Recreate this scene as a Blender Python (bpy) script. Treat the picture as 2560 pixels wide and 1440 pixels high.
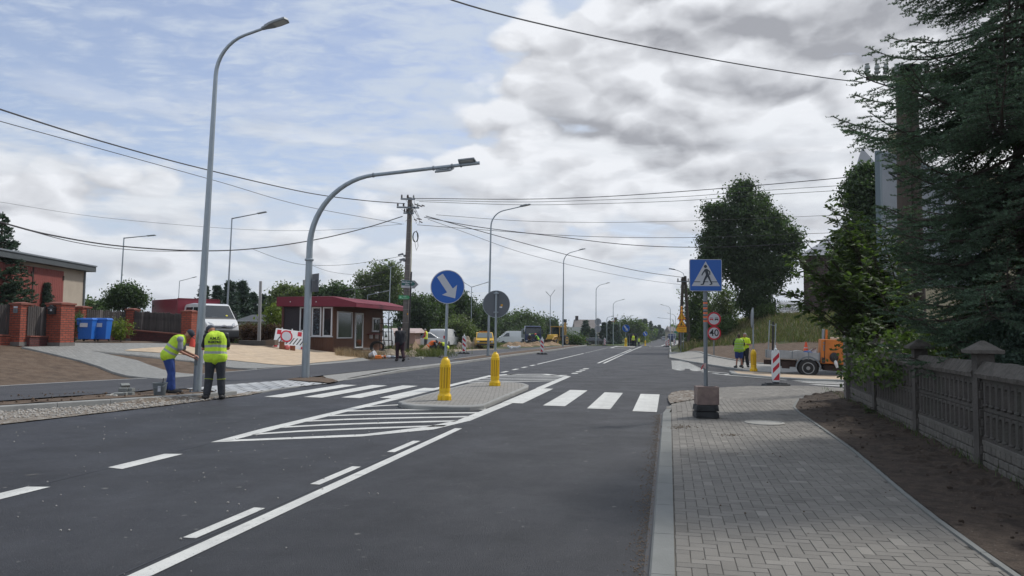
import bpy, bmesh, math, random
import numpy as np
from mathutils import Vector, Matrix, noise
R = math.radians
random.seed(7); np.random.seed(7)
scene = bpy.context.scene
for o in list(bpy.data.objects): bpy.data.objects.remove(o)

# ---------------------------------------------------------------- camera
F_PX, EYE, PITCH, ROLL = 1850.0, 1.6, R(3.4), R(0.5)
cr, sr = math.cos(ROLL), math.sin(ROLL)
X0 = Vector((1, 0, 0)); U0 = Vector((0, -math.sin(PITCH), math.cos(PITCH))); FW = Vector((0, math.cos(PITCH), math.sin(PITCH)))
RT = X0*cr + U0*sr; UP = -X0*sr + U0*cr
cam = bpy.data.cameras.new('camera'); camo = bpy.data.objects.new('camera', cam); scene.collection.objects.link(camo)
cam.sensor_width = 36; cam.lens = F_PX/2560*36; cam.clip_end = 6000; cam.clip_start = .05
camo.matrix_world = Matrix(((RT.x, UP.x, -FW.x, 0), (RT.y, UP.y, -FW.y, 0), (RT.z, UP.z, -FW.z, EYE), (0, 0, 0, 1)))
scene.camera = camo

# ---------------------------------------------------------------- world and sun
SUN_EL, SUN_AZ = R(50), R(58)          # azimuth measured from +Y towards +X
scene.view_settings.view_transform = 'Standard'; scene.view_settings.look = 'None'
scene.view_settings.exposure = 0.12; scene.view_settings.gamma = 1
world = bpy.data.worlds.new('World'); scene.world = world; world.use_nodes = True
def pixdir(px, py):
    return (FW + RT*((px-1280)/F_PX) - UP*((py-720)/F_PX)).normalized()
class NT:
    def __init__(s, nt): s.nt = nt; nt.nodes.clear()
    def n(s, t, **kw):
        x = s.nt.nodes.new('ShaderNode'+t)
        for k, v in kw.items():
            if k == 'ins':
                for a, b in v.items():
                    if hasattr(b, 'is_output') or isinstance(b, bpy.types.NodeSocket): s.nt.links.new(b, x.inputs[a])
                    else: x.inputs[a].default_value = b
            else: setattr(x, k, v)
        return x
    def m(s, op, a, b=None, c=None, clamp=False):
        x = s.nt.nodes.new('ShaderNodeMath'); x.operation = op; x.use_clamp = clamp
        for i, v in enumerate((a, b, c)):
            if v is None: continue
            if isinstance(v, bpy.types.NodeSocket): s.nt.links.new(v, x.inputs[i])
            else: x.inputs[i].default_value = v
        return x.outputs[0]
    def vm(s, op, a, b=None, out=0):
        x = s.nt.nodes.new('ShaderNodeVectorMath'); x.operation = op
        for i, v in enumerate((a, b)):
            if v is None: continue
            if isinstance(v, bpy.types.NodeSocket): s.nt.links.new(v, x.inputs[i])
            else: x.inputs[i].default_value = v
        return x.outputs[out]
    def mix(s, f, a, b, mode='MIX'):
        x = s.nt.nodes.new('ShaderNodeMix'); x.data_type = 'RGBA'; x.blend_type = mode
        for i, v in ((0, f), (6, a), (7, b)):
            if isinstance(v, bpy.types.NodeSocket): s.nt.links.new(v, x.inputs[i])
            else: x.inputs[i].default_value = (*v, 1) if isinstance(v, (tuple, list)) and len(v) == 3 else v
        return x.outputs[2]
    def ramp(s, v, lo, hi, a=0.0, b=1.0, smooth=True):
        x = s.nt.nodes.new('ShaderNodeMapRange'); x.interpolation_type = 'SMOOTHSTEP' if smooth else 'LINEAR'
        s.nt.links.new(v, x.inputs[0])
        for i, q in enumerate((lo, hi, a, b)): x.inputs[i+1].default_value = q
        return x.outputs[0]
    def noise(s, vec, scale, detail=4, rough=.55, dist=0.0):
        x = s.n('TexNoise', ins={'Vector': vec, 'Scale': scale, 'Detail': detail, 'Roughness': rough, 'Distortion': dist})
        return x.outputs[0]
    def out(s, sh, t='OutputMaterial', i='Surface'):
        o = s.nt.nodes.new('ShaderNode'+t); s.nt.links.new(sh, o.inputs[i]); return o
def build_world():
    g = NT(world.node_tree)
    d = g.n('TexCoord').outputs['Generated']
    sky = g.n('TexSky', sky_type='NISHITA', sun_disc=False, sun_elevation=SUN_EL, sun_rotation=SUN_AZ, air_density=1.0, dust_density=1.6, ozone_density=1.4).outputs[0]
    sx = g.n('SeparateXYZ', ins={0: d}).outputs
    zc = g.m('ADD', g.m('MAXIMUM', sx[2], 0.0), 0.10)
    p = g.n('CombineXYZ', ins={0: g.m('DIVIDE', sx[0], zc), 1: g.m('DIVIDE', sx[1], zc), 2: 0.0}).outputs[0]
    def blobs(lst, seed):
        acc = None
        wob = g.vm('SCALE', g.vm('SUBTRACT', g.n('TexNoise', ins={'Vector': g.vm('ADD', d, (seed, 0, 0)), 'Scale': 7.0, 'Detail': 4.0}).outputs[1], (.5, .5, .5)), None)
        g.nt.nodes[-1]
        wob.node.inputs['Scale'].default_value = .10
        dd = g.vm('ADD', d, wob)
        for px, py, rx, ry, a in lst:
            c = pixdir(px, py)
            q = g.vm('SUBTRACT', dd, tuple(c))
            q = g.vm('MULTIPLY', q, (1850/rx, 1850/rx, 1850/ry))
            e = g.m('MULTIPLY', g.m('POWER', 2.718, g.m('MULTIPLY', g.vm('DOT_PRODUCT', q, q, 1), -1.0)), a)
            acc = e if acc is None else g.m('ADD', acc, e)
        return acc
    # --- thin high cloud veil with rippled gaps of blue
    n1 = g.noise(g.vm('MULTIPLY', p, (1, 1.5, 1)), 1.0, 6, .62, .4)
    rip = g.noise(g.vm('MULTIPLY', p, (5, 10, 1)), 1.9, 6, .66, 1.0)
    blue = blobs([(60, 40, 520, 230, .30), (640, 150, 420, 150, .08), (150, 260, 330, 80, .16), (2090, 290, 110, 130, .34), (760, 390, 420, 70, .10), (1130, 130, 120, 50, .16), (1850, 560, 260, 50, .14), (1100, 500, 260, 50, .08)], 3.0)
    veil = g.m('ADD', g.m('MULTIPLY', n1, .50), g.m('MULTIPLY', rip, .74))
    vo = g.n('TexVoronoi', feature='F1', ins={'Vector': g.vm('ADD', g.vm('MULTIPLY', p, (1, 1.5, 1)), g.vm('MULTIPLY', g.n('TexNoise', ins={'Vector': p, 'Scale': 3.0, 'Detail': 5.0}).outputs[1], (.5, .5, 0))), 'Scale': 6.5}).outputs['Distance']
    veil = g.m('ADD', veil, g.m('MULTIPLY', g.m('SUBTRACT', .42, vo), .42))
    veil = g.m('SUBTRACT', veil, blue)
    veil = g.ramp(veil, .16, .66, .22, .95)
    skyb = g.vm('MULTIPLY', sky, (1.55, 1.42, 1.45))
    col = g.mix(veil, skyb, (5.5, 6.2, 7.3))
    # --- cumulus
    pm = g.vm('ADD', g.vm('MULTIPLY', d, (1, 1, 1.9)), (4.2, 1.1, 0))
    off = (.014, .004, .034)
    wv = g.vm('SCALE', g.vm('SUBTRACT', g.n('TexNoise', ins={'Vector': pm, 'Scale': 9.0, 'Detail': 4.0}).outputs[1], (.5, .5, .5)), None); wv.node.inputs['Scale'].default_value = .085
    def puff(v, sc):
        o = g.n('TexVoronoi', feature='F1', ins={'Vector': g.vm('ADD', v, wv), 'Scale': sc}).outputs['Distance']
        return g.m('SUBTRACT', .92, g.m('MULTIPLY', g.m('MULTIPLY', o, o), 1.15))
    def dn(v):
        a = g.noise(v, 2.6, 3, .5, .1); b = g.noise(v, 9.0, 5, .55, .2)
        q = g.m('ADD', g.m('MULTIPLY', puff(v, 8.0), .34), g.m('MULTIPLY', puff(v, 19.0), .16))
        return g.m('ADD', g.m('ADD', g.m('MULTIPLY', a, .55), q), g.m('SUBTRACT', g.m('MULTIPLY', b, .42), .22))
    nb = dn(pm); ns = dn(g.vm('ADD', pm, off))
    cm = blobs([(1500, 120, 330, 90, .17), (1400, 330, 260, 120, .22), (1720, 330, 300, 120, .20), (1950, 120, 600, 170, .26), (2300, 60, 420, 150, .20), (1980, 430, 320, 130, .20), (1560, 460, 460, 80, .17), (1950, 300, 200, 80, .12), (1260, 420, 160, 60, .12),
                (110, 450, 330, 95, .24), (480, 470, 140, 50, .12), (850, 600, 260, 45, .13), (1400, 625, 180, 40, .16), (1620, 640, 160, 34, .13), (1300, 760, 500, 50, .06), (300, 640, 420, 50, .08),
                (60, 120, 900, 260, -.22), (700, 230, 420, 220, -.15), (760, 440, 420, 60, -.08)], 9.0)
    horizon = g.ramp(sx[2], .0, .30, .09, .0)
    dens = g.m('ADD', g.m('ADD', nb, cm), horizon)
    mask = g.ramp(dens, .60, .74)
    dk = blobs([(1500, 372, 280, 60, .42), (1680, 330, 200, 50, .25), (1820, 50, 420, 70, .50), (2250, 90, 420, 90, .36), (1210, 130, 130, 50, .12), (90, 500, 280, 40, .34), (140, 390, 140, 30, .14),
                (1620, 655, 150, 24, .30), (1940, 450, 220, 34, .18), (1340, 170, 200, 30, .16), (400, 660, 500, 26, .14), (1850, 235, 300, 26, .20), (1250, 700, 500, 20, .10)], 15.0)
    lit = g.m('MULTIPLY', g.m('SUBTRACT', nb, ns), 3.5)
    sh = g.m('SUBTRACT', g.m('ADD', .86, lit), g.m('MULTIPLY', dk, .80))
    sh = g.m('SUBTRACT', sh, g.ramp(dens, .80, 1.10, 0, .15))
    sh = g.ramp(sh, .0, 1.0, 0, 1, False)
    ccol = g.mix(sh, (3.5, 3.6, 3.95), (8.2, 8.4, 8.8))
    col = g.mix(mask, col, ccol)
    # low rows of stratocumulus seen edge-on towards the horizon
    lv = g.vm('MULTIPLY', d, (1, 1, 4.6)); l0 = g.noise(lv, 6.0, 6, .56, .2); l1 = g.noise(g.vm('ADD', lv, (0.01, 0, .10)), 6.0, 6, .56, .2)
    lm = g.m('MULTIPLY', g.ramp(l0, .44, .60), g.ramp(sx[2], .34, .16, 0, .85))
    lsh = g.ramp(g.m('ADD', g.m('MULTIPLY', g.m('SUBTRACT', l0, l1), 2.6), .58), 0, 1, 0, 1, False)
    col = g.mix(g.m('MULTIPLY', lm, g.ramp(sx[2], .005, .05, .3, 1)), col, g.mix(lsh, (4.5, 4.8, 5.4), (7.5, 7.8, 8.2)))
    # pale band near the horizon
    hz = g.ramp(sx[2], .0, .13, .45, .0)
    col = g.mix(hz, col, (5.6, 6.1, 6.8))
    bg = g.n('Background', ins={'Color': col, 'Strength': 0.10})
    g.out(bg.outputs[0], 'OutputWorld')
build_world()
world.cycles.sampling_method = 'MANUAL'; world.cycles.sample_map_resolution = 512
sun = bpy.data.lights.new('sun', 'SUN'); suno = bpy.data.objects.new('sun', sun); scene.collection.objects.link(suno)
sun.energy = 2.6; sun.angle = R(5); sun.color = (1, .965, .91)
SD = Vector((math.sin(SUN_AZ)*math.cos(SUN_EL), math.cos(SUN_AZ)*math.cos(SUN_EL), math.sin(SUN_EL)))
suno.rotation_euler = SD.to_track_quat('Z', 'Y').to_euler()

# ---------------------------------------------------------------- placing helpers
A = R(12); SA, CA = math.sin(A), math.cos(A)
def st(x, y): return x*SA + y*CA, x*CA - y*SA
def xy(s, t): return s*SA + t*CA, s*CA - t*SA
def sstep(v): v = max(0.0, min(1.0, v)); return v*v*(3-2*v)
PS = ([-50, 90, 123, 165, 250, 340, 600, 900, 3000], [0, 0, -.6, -1.2, -1.6, -1.3, .7, 3, 8])
KS = ([3, 5, 11.7, 13.3, 14.9, 16.2, 49, 61, 90, 93, 112, 115, 3000], [-19, -17, -12.3, -11.5, -10.5, -10.2, -10.1, -9.8, -9.8, -22, -22, -7, -7])
RS = ([3, 14, 16, 22, 28, 3000], [.12, .12, .03, .03, .10, .10])
BS = ([-20, 17, 27, 36, 42, 57, 3000], [-19, -17.5, -16, -15.8, -15.2, -14.6, -14.6])
HS = ([-50, 20, 29, 38, 46, 55, 62, 3000], [1.08, 1.08, 1.0, .73, .55, .08, -.10, -.10])
def T(x, y):
    s, t = st(x, y)
    z = float(np.interp(s, *PS))
    if t < 0:
        tk = float(np.interp(s, *KS))
        z += float(np.interp(s, *RS))*sstep((tk-t)/.06)
        tb = float(np.interp(s, *BS))
        z += float(np.interp(s, *HS))*sstep((tb-t)/7.5)
    else:
        dip = sstep(t/4)*sstep((s-24)/6)*(1-sstep((s-42)/8)); z -= .13*dip
        k = s + .6*max(0, t-1)
        z += .7*sstep((t-.15)/2.2)*sstep((k-46)/9)*(1-sstep((s-150)/60))
        z += 2.5*sstep((t-1.5)/7)*sstep((k-50)/20)*(1-sstep((s-120)/60))
    return z
def at(px, py, off=0.0):
    d = pixdir(px, py); d = d/d.y
    y = 3.0; last = y
    while y < 2500:
        if EYE + d.z*y <= T(d.x*y, y)+off: break
        last = y; y *= 1.01
    lo, hi = last, y
    for _ in range(30):
        m = (lo+hi)/2
        if EYE + d.z*m <= T(d.x*m, m)+off: hi = m
        else: lo = m
    return Vector((d.x*hi, hi, EYE + d.z*hi))
def D(px, py, dist):
    d = pixdir(px, py); d = d/d.y
    return Vector((d.x*dist, dist, EYE + d.z*dist))
def ground(px, dist, py=830):
    p = D(px, py, dist); return Vector((p.x, p.y, T(p.x, p.y)))

# ---------------------------------------------------------------- object helpers
def link(o, parent=None):
    scene.collection.objects.link(o)
    if parent: o.parent = parent
    return o
def tag(o, label=None, cat=None, group=None, kind=None):
    if label: o['label'] = label
    if cat: o['category'] = cat
    if group: o['group'] = group
    if kind: o['kind'] = kind
    return o
def thing(name, label, cat, loc=(0, 0, 0), rz=0.0, group=None, sc=1.0):
    o = bpy.data.objects.new(name, None); o.empty_display_size = .2; link(o)
    o.location = loc; o.rotation_euler = (0, 0, rz); o.scale = (sc, sc, sc)
    return tag(o, label, cat, group)
class MB:
    def __init__(s): s.v = []; s.f = []; s.mi = []
    def add(s, vs, fs, mi=0, M=None):
        b = len(s.v)
        for p in vs: s.v.append(tuple(M @ Vector(p)) if M is not None else tuple(p))
        for f in fs: s.f.append([i+b for i in f]); s.mi.append(mi)
        return s
    def box(s, c, size, rot=None, mi=0, taper=1.0):
        x, y, z = size[0]/2, size[1]/2, size[2]/2
        vs = [(-x, -y, -z), (x, -y, -z), (x, y, -z), (-x, y, -z), (-x*taper, -y*taper, z), (x*taper, -y*taper, z), (x*taper, y*taper, z), (-x*taper, y*taper, z)]
        M = Matrix.Translation(c)
        if rot is not None: M = M @ (rot if isinstance(rot, Matrix) else Matrix.Rotation(rot, 4, 'Z'))
        return s.add(vs, [(0, 3, 2, 1), (4, 5, 6, 7), (0, 1, 5, 4), (1, 2, 6, 5), (2, 3, 7, 6), (3, 0, 4, 7)], mi, M)
    def tube(s, pts, r, n=8, mi=0, caps=True):
        pts = [Vector(p) for p in pts]; m = len(pts)
        if not isinstance(r, (list, tuple)): r = [r]*m
        tg = [(pts[min(i+1, m-1)]-pts[max(i-1, 0)]).normalized() for i in range(m)]
        u = tg[0].orthogonal().normalized(); vs = []; fs = []
        for i in range(m):
            u = (u - tg[i]*u.dot(tg[i])).normalized(); w = tg[i].cross(u)
            for k in range(n):
                a = 2*math.pi*k/n; vs.append(pts[i]+(u*math.cos(a)+w*math.sin(a))*r[i])
        for i in range(m-1):
            for k in range(n): fs.append((i*n+k, i*n+(k+1) % n, (i+1)*n+(k+1) % n, (i+1)*n+k))
        if caps: fs += [tuple(range(n-1, -1, -1)), tuple(range((m-1)*n, m*n))]
        return s.add(vs, fs, mi)
    def lathe(s, prof, n=20, mi=0, c=(0, 0, 0), M=None):
        vs = []; fs = []; m = len(prof)
        for r, z in prof:
            for k in range(n): a = 2*math.pi*k/n; vs.append((c[0]+r*math.cos(a), c[1]+r*math.sin(a), c[2]+z))
        for i in range(m-1):
            for k in range(n): fs.append((i*n+k, i*n+(k+1) % n, (i+1)*n+(k+1) % n, (i+1)*n+k))
        fs += [tuple(range(n-1, -1, -1)), tuple(range((m-1)*n, m*n))]
        return s.add(vs, fs, mi, M)
    def capsule(s, p0, r0, p1, r1, n=10, k=4, mi=0):
        p0 = Vector(p0); p1 = Vector(p1); ax = p1-p0; L = ax.length
        ax = ax.normalized() if L > 1e-6 else Vector((0, 0, 1))
        pts = []; rr = []
        for i in range(k): a = -math.pi/2*(1-i/k); pts.append(p0+ax*r0*math.sin(a)); rr.append(max(r0*math.cos(a), r0*.08))
        pts += [p0, p1]; rr += [r0, r1]
        for i in range(1, k+1): a = math.pi/2*i/k; pts.append(p1+ax*r1*math.sin(a)); rr.append(max(r1*math.cos(a), r1*.08))
        u = ax.orthogonal().normalized(); w = ax.cross(u); m = len(pts); vs = []; fs = []
        for i in range(m):
            for q in range(n): a = 2*math.pi*q/n; vs.append(pts[i]+(u*math.cos(a)+w*math.sin(a))*rr[i])
        for i in range(m-1):
            for q in range(n): fs.append((i*n+q, i*n+(q+1) % n, (i+1)*n+(q+1) % n, (i+1)*n+q))
        fs += [tuple(range(n-1, -1, -1)), tuple(range((m-1)*n, m*n))]
        return s.add(vs, fs, mi)
    def prism(s, poly, h, M=None, mi=0):
        """polygon in local XY extruded along +Z by h"""
        n = len(poly)
        vs = [(p[0], p[1], 0) for p in poly] + [(p[0], p[1], h) for p in poly]
        fs = [tuple(range(n-1, -1, -1)), tuple(range(n, 2*n))] + [(i, (i+1) % n, n+(i+1) % n, n+i) for i in range(n)]
        return s.add(vs, fs, mi, M)
    def ell(s, c, r, n=16, k=10, mi=0, M=None):
        prof = [(max(math.cos(a), .01), math.sin(a)) for a in [(-math.pi/2+math.pi*i/k) for i in range(k+1)]]
        MM = Matrix.Translation(c) @ (M if M is not None else Matrix.Identity(4)) @ Matrix.Diagonal((r[0], r[1], r[2], 1))
        return s.lathe(prof, n, mi, M=MM)
    def build(s, name, mats, parent=None, smooth=False, bevel=0.0, loc=None):
        me = bpy.data.meshes.new(name); me.from_pydata(s.v, [], s.f)
        if not isinstance(mats, (list, tuple)): mats = [mats]
        for m in mats: me.materials.append(m)
        if len(mats) > 1: me.polygons.foreach_set('material_index', s.mi)
        bm = bmesh.new(); bm.from_mesh(me); bmesh.ops.recalc_face_normals(bm, faces=bm.faces); bm.to_mesh(me); bm.free()
        if smooth is True: me.polygons.foreach_set('use_smooth', [True]*len(me.polygons))
        me.update()
        o = bpy.data.objects.new(name, me); link(o, parent)
        if smooth == 'auto':
            me.polygons.foreach_set('use_smooth', [True]*len(me.polygons)); me.set_sharp_from_angle(angle=R(35))
        if bevel:
            b = o.modifiers.new('bevel', 'BEVEL'); b.width = bevel; b.segments = 2; b.limit_method = 'ANGLE'; b.angle_limit = R(40)
        if loc is not None: o.location = loc
        return o
XZ = Matrix.Rotation(R(90), 4, 'X')      # polygon XY -> XZ plane, extrusion towards -Y
def face_M(y=0.0, x=0.0, z=0.0): return Matrix.Translation((x, y, z)) @ XZ
def text_mesh(name, body, size, mat, parent, M, extrude=.002, align='CENTER', bold=.0):
    cu = bpy.data.curves.new(name, 'FONT'); cu.body = body; cu.size = size; cu.extrude = extrude; cu.align_x = align; cu.align_y = 'CENTER'; cu.offset = bold
    o = bpy.data.objects.new('tmp', cu); link(o)
    dg = bpy.context.evaluated_depsgraph_get(); dg.update()
    me = bpy.data.meshes.new_from_object(o.evaluated_get(dg)); me.name = name
    bpy.data.objects.remove(o); bpy.data.curves.remove(cu)
    me.materials.clear(); me.materials.append(mat); me.transform(M)
    return link(bpy.data.objects.new(name, me), parent)
def copy_tree(o, parent=None):
    c = o.copy(); link(c); c.parent = parent
    for ch in list(o.children): copy_tree(ch, c)
    return c
def inpoly(x, y, poly):
    c = False; j = len(poly)-1
    for i in range(len(poly)):
        xi, yi = poly[i][:2]; xj, yj = poly[j][:2]
        if (yi > y) != (yj > y) and x < (xj-xi)*(y-yi)/(yj-yi)+xi: c = not c
        j = i
    return c
def sheet(name, poly, off, m, grid=1.0, kind='structure', thick=0.0, bump=None, label=None, flat=False):
    """polygon (world xy) cut into a grid and draped over the terrain at off"""
    bm = bmesh.new()
    vs = [bm.verts.new((p[0], p[1], 0)) for p in poly]
    es = [bm.edges.new((vs[i], vs[(i+1) % len(vs)])) for i in range(len(vs))]
    bmesh.ops.triangle_fill(bm, edges=es, use_beauty=True)
    xs = [p[0] for p in poly]; ys = [p[1] for p in poly]
    if not flat:
        gy = grid
        y = math.floor(min(ys)/gy)*gy
        while y < max(ys):
            bmesh.ops.bisect_plane(bm, geom=bm.verts[:]+bm.edges[:]+bm.faces[:], plane_co=(0, y, 0), plane_no=(0, 1, 0)); y += gy if y < 80 else gy*4
        x = math.floor(min(xs)/grid)*grid
        while x < max(xs):
            bmesh.ops.bisect_plane(bm, geom=bm.verts[:]+bm.edges[:]+bm.faces[:], plane_co=(x, 0, 0), plane_no=(1, 0, 0)); x += grid
    bmesh.ops.triangulate(bm, faces=[f for f in bm.faces if len(f.verts) > 4])
    for v in bm.verts:
        v.co.z = T(v.co.x, v.co.y)+off + (bump(v.co.x, v.co.y) if bump else 0)
    for f in bm.faces:
        f.normal_update()
        if f.normal.z < 0: f.normal_flip()
    if thick:
        ext = bmesh.ops.extrude_edge_only(bm, edges=[e for e in bm.edges if e.is_boundary])
        for g_ in ext['geom']:
            if isinstance(g_, bmesh.types.BMVert): g_.co.z -= thick
    me = bpy.data.meshes.new(name); bm.to_mesh(me); bm.free(); me.materials.append(m)
    o = link(bpy.data.objects.new(name, me))
    if kind: o['kind'] = kind
    return o
def pix(lst, off=0.0): return [tuple(at(a, b, off))[:2] for a, b in lst]
def stp(lst): return [xy(*q) for q in lst]

# ---------------------------------------------------------------- materials
MATS = {}
def mat(name, col=(.5, .5, .5), rough=.6, metal=0.0, var=.0, vs=3.0, bump=0.0, bs=40.0, spec=.5, tone=False, emit=None, trans=0.0, coat=0.0, col2=None, c2s=1.0, c2r=(.45, .6), dirt=0.0, stretch=(1, 1, 1)):
    if name in MATS: return MATS[name]
    m = bpy.data.materials.new(name); m.use_nodes = True; g = NT(m.node_tree)
    P = g.n('BsdfPrincipled'); P.inputs['Roughness'].default_value = rough; P.inputs['Metallic'].default_value = metal
    P.inputs['Specular IOR Level'].default_value = spec
    if coat: P.inputs['Coat Weight'].default_value = coat; P.inputs['Coat Roughness'].default_value = .08
    oc = g.n('TexCoord').outputs['Object']
    if stretch != (1, 1, 1): oc = g.vm('MULTIPLY', oc, stretch)
    c = None
    if col2 is not None:
        f = g.ramp(g.noise(oc, c2s, 6, .6), c2r[0], c2r[1]); c = g.mix(f, col, col2)
    if var:
        f = g.ramp(g.noise(oc, vs, 6, .65), .25, .75, 1-var, 1+var, False)
        c = g.mix(1.0, c if c is not None else (*col, 1), g.n('CombineColor', ins={0: f, 1: f, 2: f}).outputs[0], 'MULTIPLY')
    if tone:
        a = g.n('Attribute', attribute_name='tone').outputs['Fac']
        c = g.mix(1.0, c if c is not None else (*col, 1), g.n('CombineColor', ins={0: a, 1: a, 2: a}).outputs[0], 'MULTIPLY')
    if c is not None: g.nt.links.new(c, P.inputs['Base Color'])
    else: P.inputs['Base Color'].default_value = (*col, 1)
    if bump:
        b = g.n('Bump', ins={'Strength': bump, 'Distance': .02, 'Height': g.noise(oc, bs, 5, .6)}); g.nt.links.new(b.outputs[0], P.inputs['Normal'])
    if emit: P.inputs['Emission Color'].default_value = (*emit, 1); P.inputs['Emission Strength'].default_value = 1
    sh = P.outputs[0]
    if trans:
        tr = g.n('BsdfTranslucent')
        if c is not None: g.nt.links.new(g.mix(1.0, c, (1.6, 2.0, .7), 'MULTIPLY'), tr.inputs[0])
        else: tr.inputs[0].default_value = (*col, 1)
        mx = g.n('MixShader', ins={0: trans, 1: sh, 2: tr.outputs[0]}); sh = mx.outputs[0]
    g.out(sh); MATS[name] = m
    return m
def ground_mat(name, cols, scale, rough=.95, speck=None, bump=.6, bs=30.0, stripes=None, spec=.3, cr_=(.35, .65), lane=None, grain=0.0, blotch=0.0, rvar=0.0):
    """several colours blended by world-position noise, optional specks (scale, threshold, colour)"""
    m = bpy.data.materials.new(name); m.use_nodes = True; g = NT(m.node_tree)
    P = g.n('BsdfPrincipled'); P.inputs['Roughness'].default_value = rough; P.inputs['Specular IOR Level'].default_value = spec
    pos = g.n('NewGeometry').outputs['Position']
    c = cols[0]
    for i, q in enumerate(cols[1:]):
        c = g.mix(g.ramp(g.noise(g.vm('ADD', pos, (7.3*i, 3.1, 0)), scale*(1+i*2.3), 7, .65), *cr_), c, q)
    if stripes:
        rp = g.n('VectorRotate', rotation_type='Z_AXIS', ins={'Vector': pos, 'Angle': A}).outputs[0]
        f = g.ramp(g.noise(g.vm('MULTIPLY', rp, (1.0, .03, 1)), stripes[0], 5, .6), .3, .7, 1-stripes[1], 1+stripes[1], False)
        c = g.mix(1.0, c, g.n('CombineColor', ins={0: f, 1: f, 2: f}).outputs[0], 'MULTIPLY')
    def mul(c, f): return g.mix(1.0, c, g.n('CombineColor', ins={0: f, 1: f, 2: f}).outputs[0], 'MULTIPLY')
    if grain: c = mul(c, g.ramp(g.noise(pos, 90, 2, .7), .32, .68, 1-grain, 1+grain, False))
    if blotch:
        c = mul(c, g.ramp(g.noise(pos, .35, 6, .7), .3, .7, 1-blotch, 1+blotch, False)); c = mul(c, g.ramp(g.noise(g.vm('MULTIPLY', rp, (2.2, .10, 1)), 2.2, 5, .65), .3, .7, 1-blotch*.7, 1+blotch*.7, False))
    if lane:
        tx = g.n('SeparateXYZ', ins={0: rp}).outputs[0]
        for a_, b_, k_ in lane: c = mul(c, g.ramp(tx, a_, b_, 1.0, k_))
    if rvar: g.nt.links.new(g.ramp(g.noise(pos, .8, 6, .7), .3, .7, rough-rvar, rough+rvar, False), P.inputs['Roughness'])
    for (sc_, th, cc) in (speck or []):
        w = g.n('TexWhiteNoise') if False else None
        f = g.ramp(g.noise(pos, sc_, 2, .5), th, th+.05)
        c = g.mix(f, c, cc)
    if not isinstance(c, bpy.types.NodeSocket): P.inputs['Base Color'].default_value = (*c, 1)
    else: g.nt.links.new(c, P.inputs['Base Color'])
    h = g.noise(pos, bs, 6, .7)
    b = g.n('Bump', ins={'Strength': bump, 'Distance': .03, 'Height': h}); g.nt.links.new(b.outputs[0], P.inputs['Normal'])
    g.out(P.outputs[0]); MATS[name] = m
    return m
def brick_mat(name, c1, c2, mortar, bw=.25, bh=.075, ms=.012, bump=.6, floor=False, off=.5, rough=.85):
    m = bpy.data.materials.new(name); m.use_nodes = True; g = NT(m.node_tree)
    P = g.n('BsdfPrincipled'); P.inputs['Roughness'].default_value = rough
    oc = g.n('TexCoord').outputs['Object']; s = g.n('SeparateXYZ', ins={0: oc}).outputs
    v = oc if floor else g.n('CombineXYZ', ins={0: g.m('ADD', s[0], s[1]), 1: s[2], 2: 0.0}).outputs[0]
    t = g.n('TexBrick', offset=off, ins={'Vector': v, 'Color1': (*c1, 1), 'Color2': (*c2, 1), 'Mortar': (*mortar, 1), 'Scale': 1.0, 'Mortar Size': ms, 'Brick Width': bw, 'Row Height': bh, 'Bias': 0.0, 'Mortar Smooth': .1})
    f = g.ramp(g.noise(oc, 9.0, 5, .6), .25, .75, .75, 1.2, False)
    c = g.mix(1.0, t.outputs[0], g.n('CombineColor', ins={0: f, 1: f, 2: f}).outputs[0], 'MULTIPLY')
    g.nt.links.new(c, P.inputs['Base Color'])
    b = g.n('Bump', invert=True, ins={'Strength': bump, 'Distance': .01, 'Height': t.outputs[1]}); g.nt.links.new(b.outputs[0], P.inputs['Normal'])
    g.out(P.outputs[0]); MATS[name] = m
    return m
def glass_mat(name, col=(.02, .03, .035), rough=.08):
    return mat(name, col, rough, 0, spec=.9)
galv = mat('galvanised_steel', (.30, .34, .37), .42, .55, var=.14, vs=9, stretch=(1, 1, .25))
dgalv = mat('dull_grey_metal', (.20, .225, .245), .5, .4, var=.1, vs=6)
black = mat('black_plastic', (.018, .018, .02), .5)
rubber = mat('recycled_rubber', (.03, .032, .034), .75, var=.25, vs=14, bump=.4)
white = mat('white_paint', (.72, .73, .73), .4, var=.05, vs=8)
signblue = mat('sign_blue', (.004, .095, .40), .35)
signwhite = mat('sign_reflective_white', (.50, .51, .54), .45)
signred = mat('sign_red', (.50, .012, .03), .4)
signback = mat('sign_back_grey', (.105, .115, .13), .5, .1)
yellowp = mat('yellow_plastic', (.80, .50, .012), .38, var=.08, vs=6)
yellowd = mat('yellow_plastic_deep', (.50, .29, .008), .5)
signyel = mat('sign_yellow', (.75, .36, .02), .45)
inkblack = mat('sign_black', (.012, .012, .015), .6)
skin = mat('skin', (.36, .17, .115), .55, var=.12, vs=20)
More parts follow.
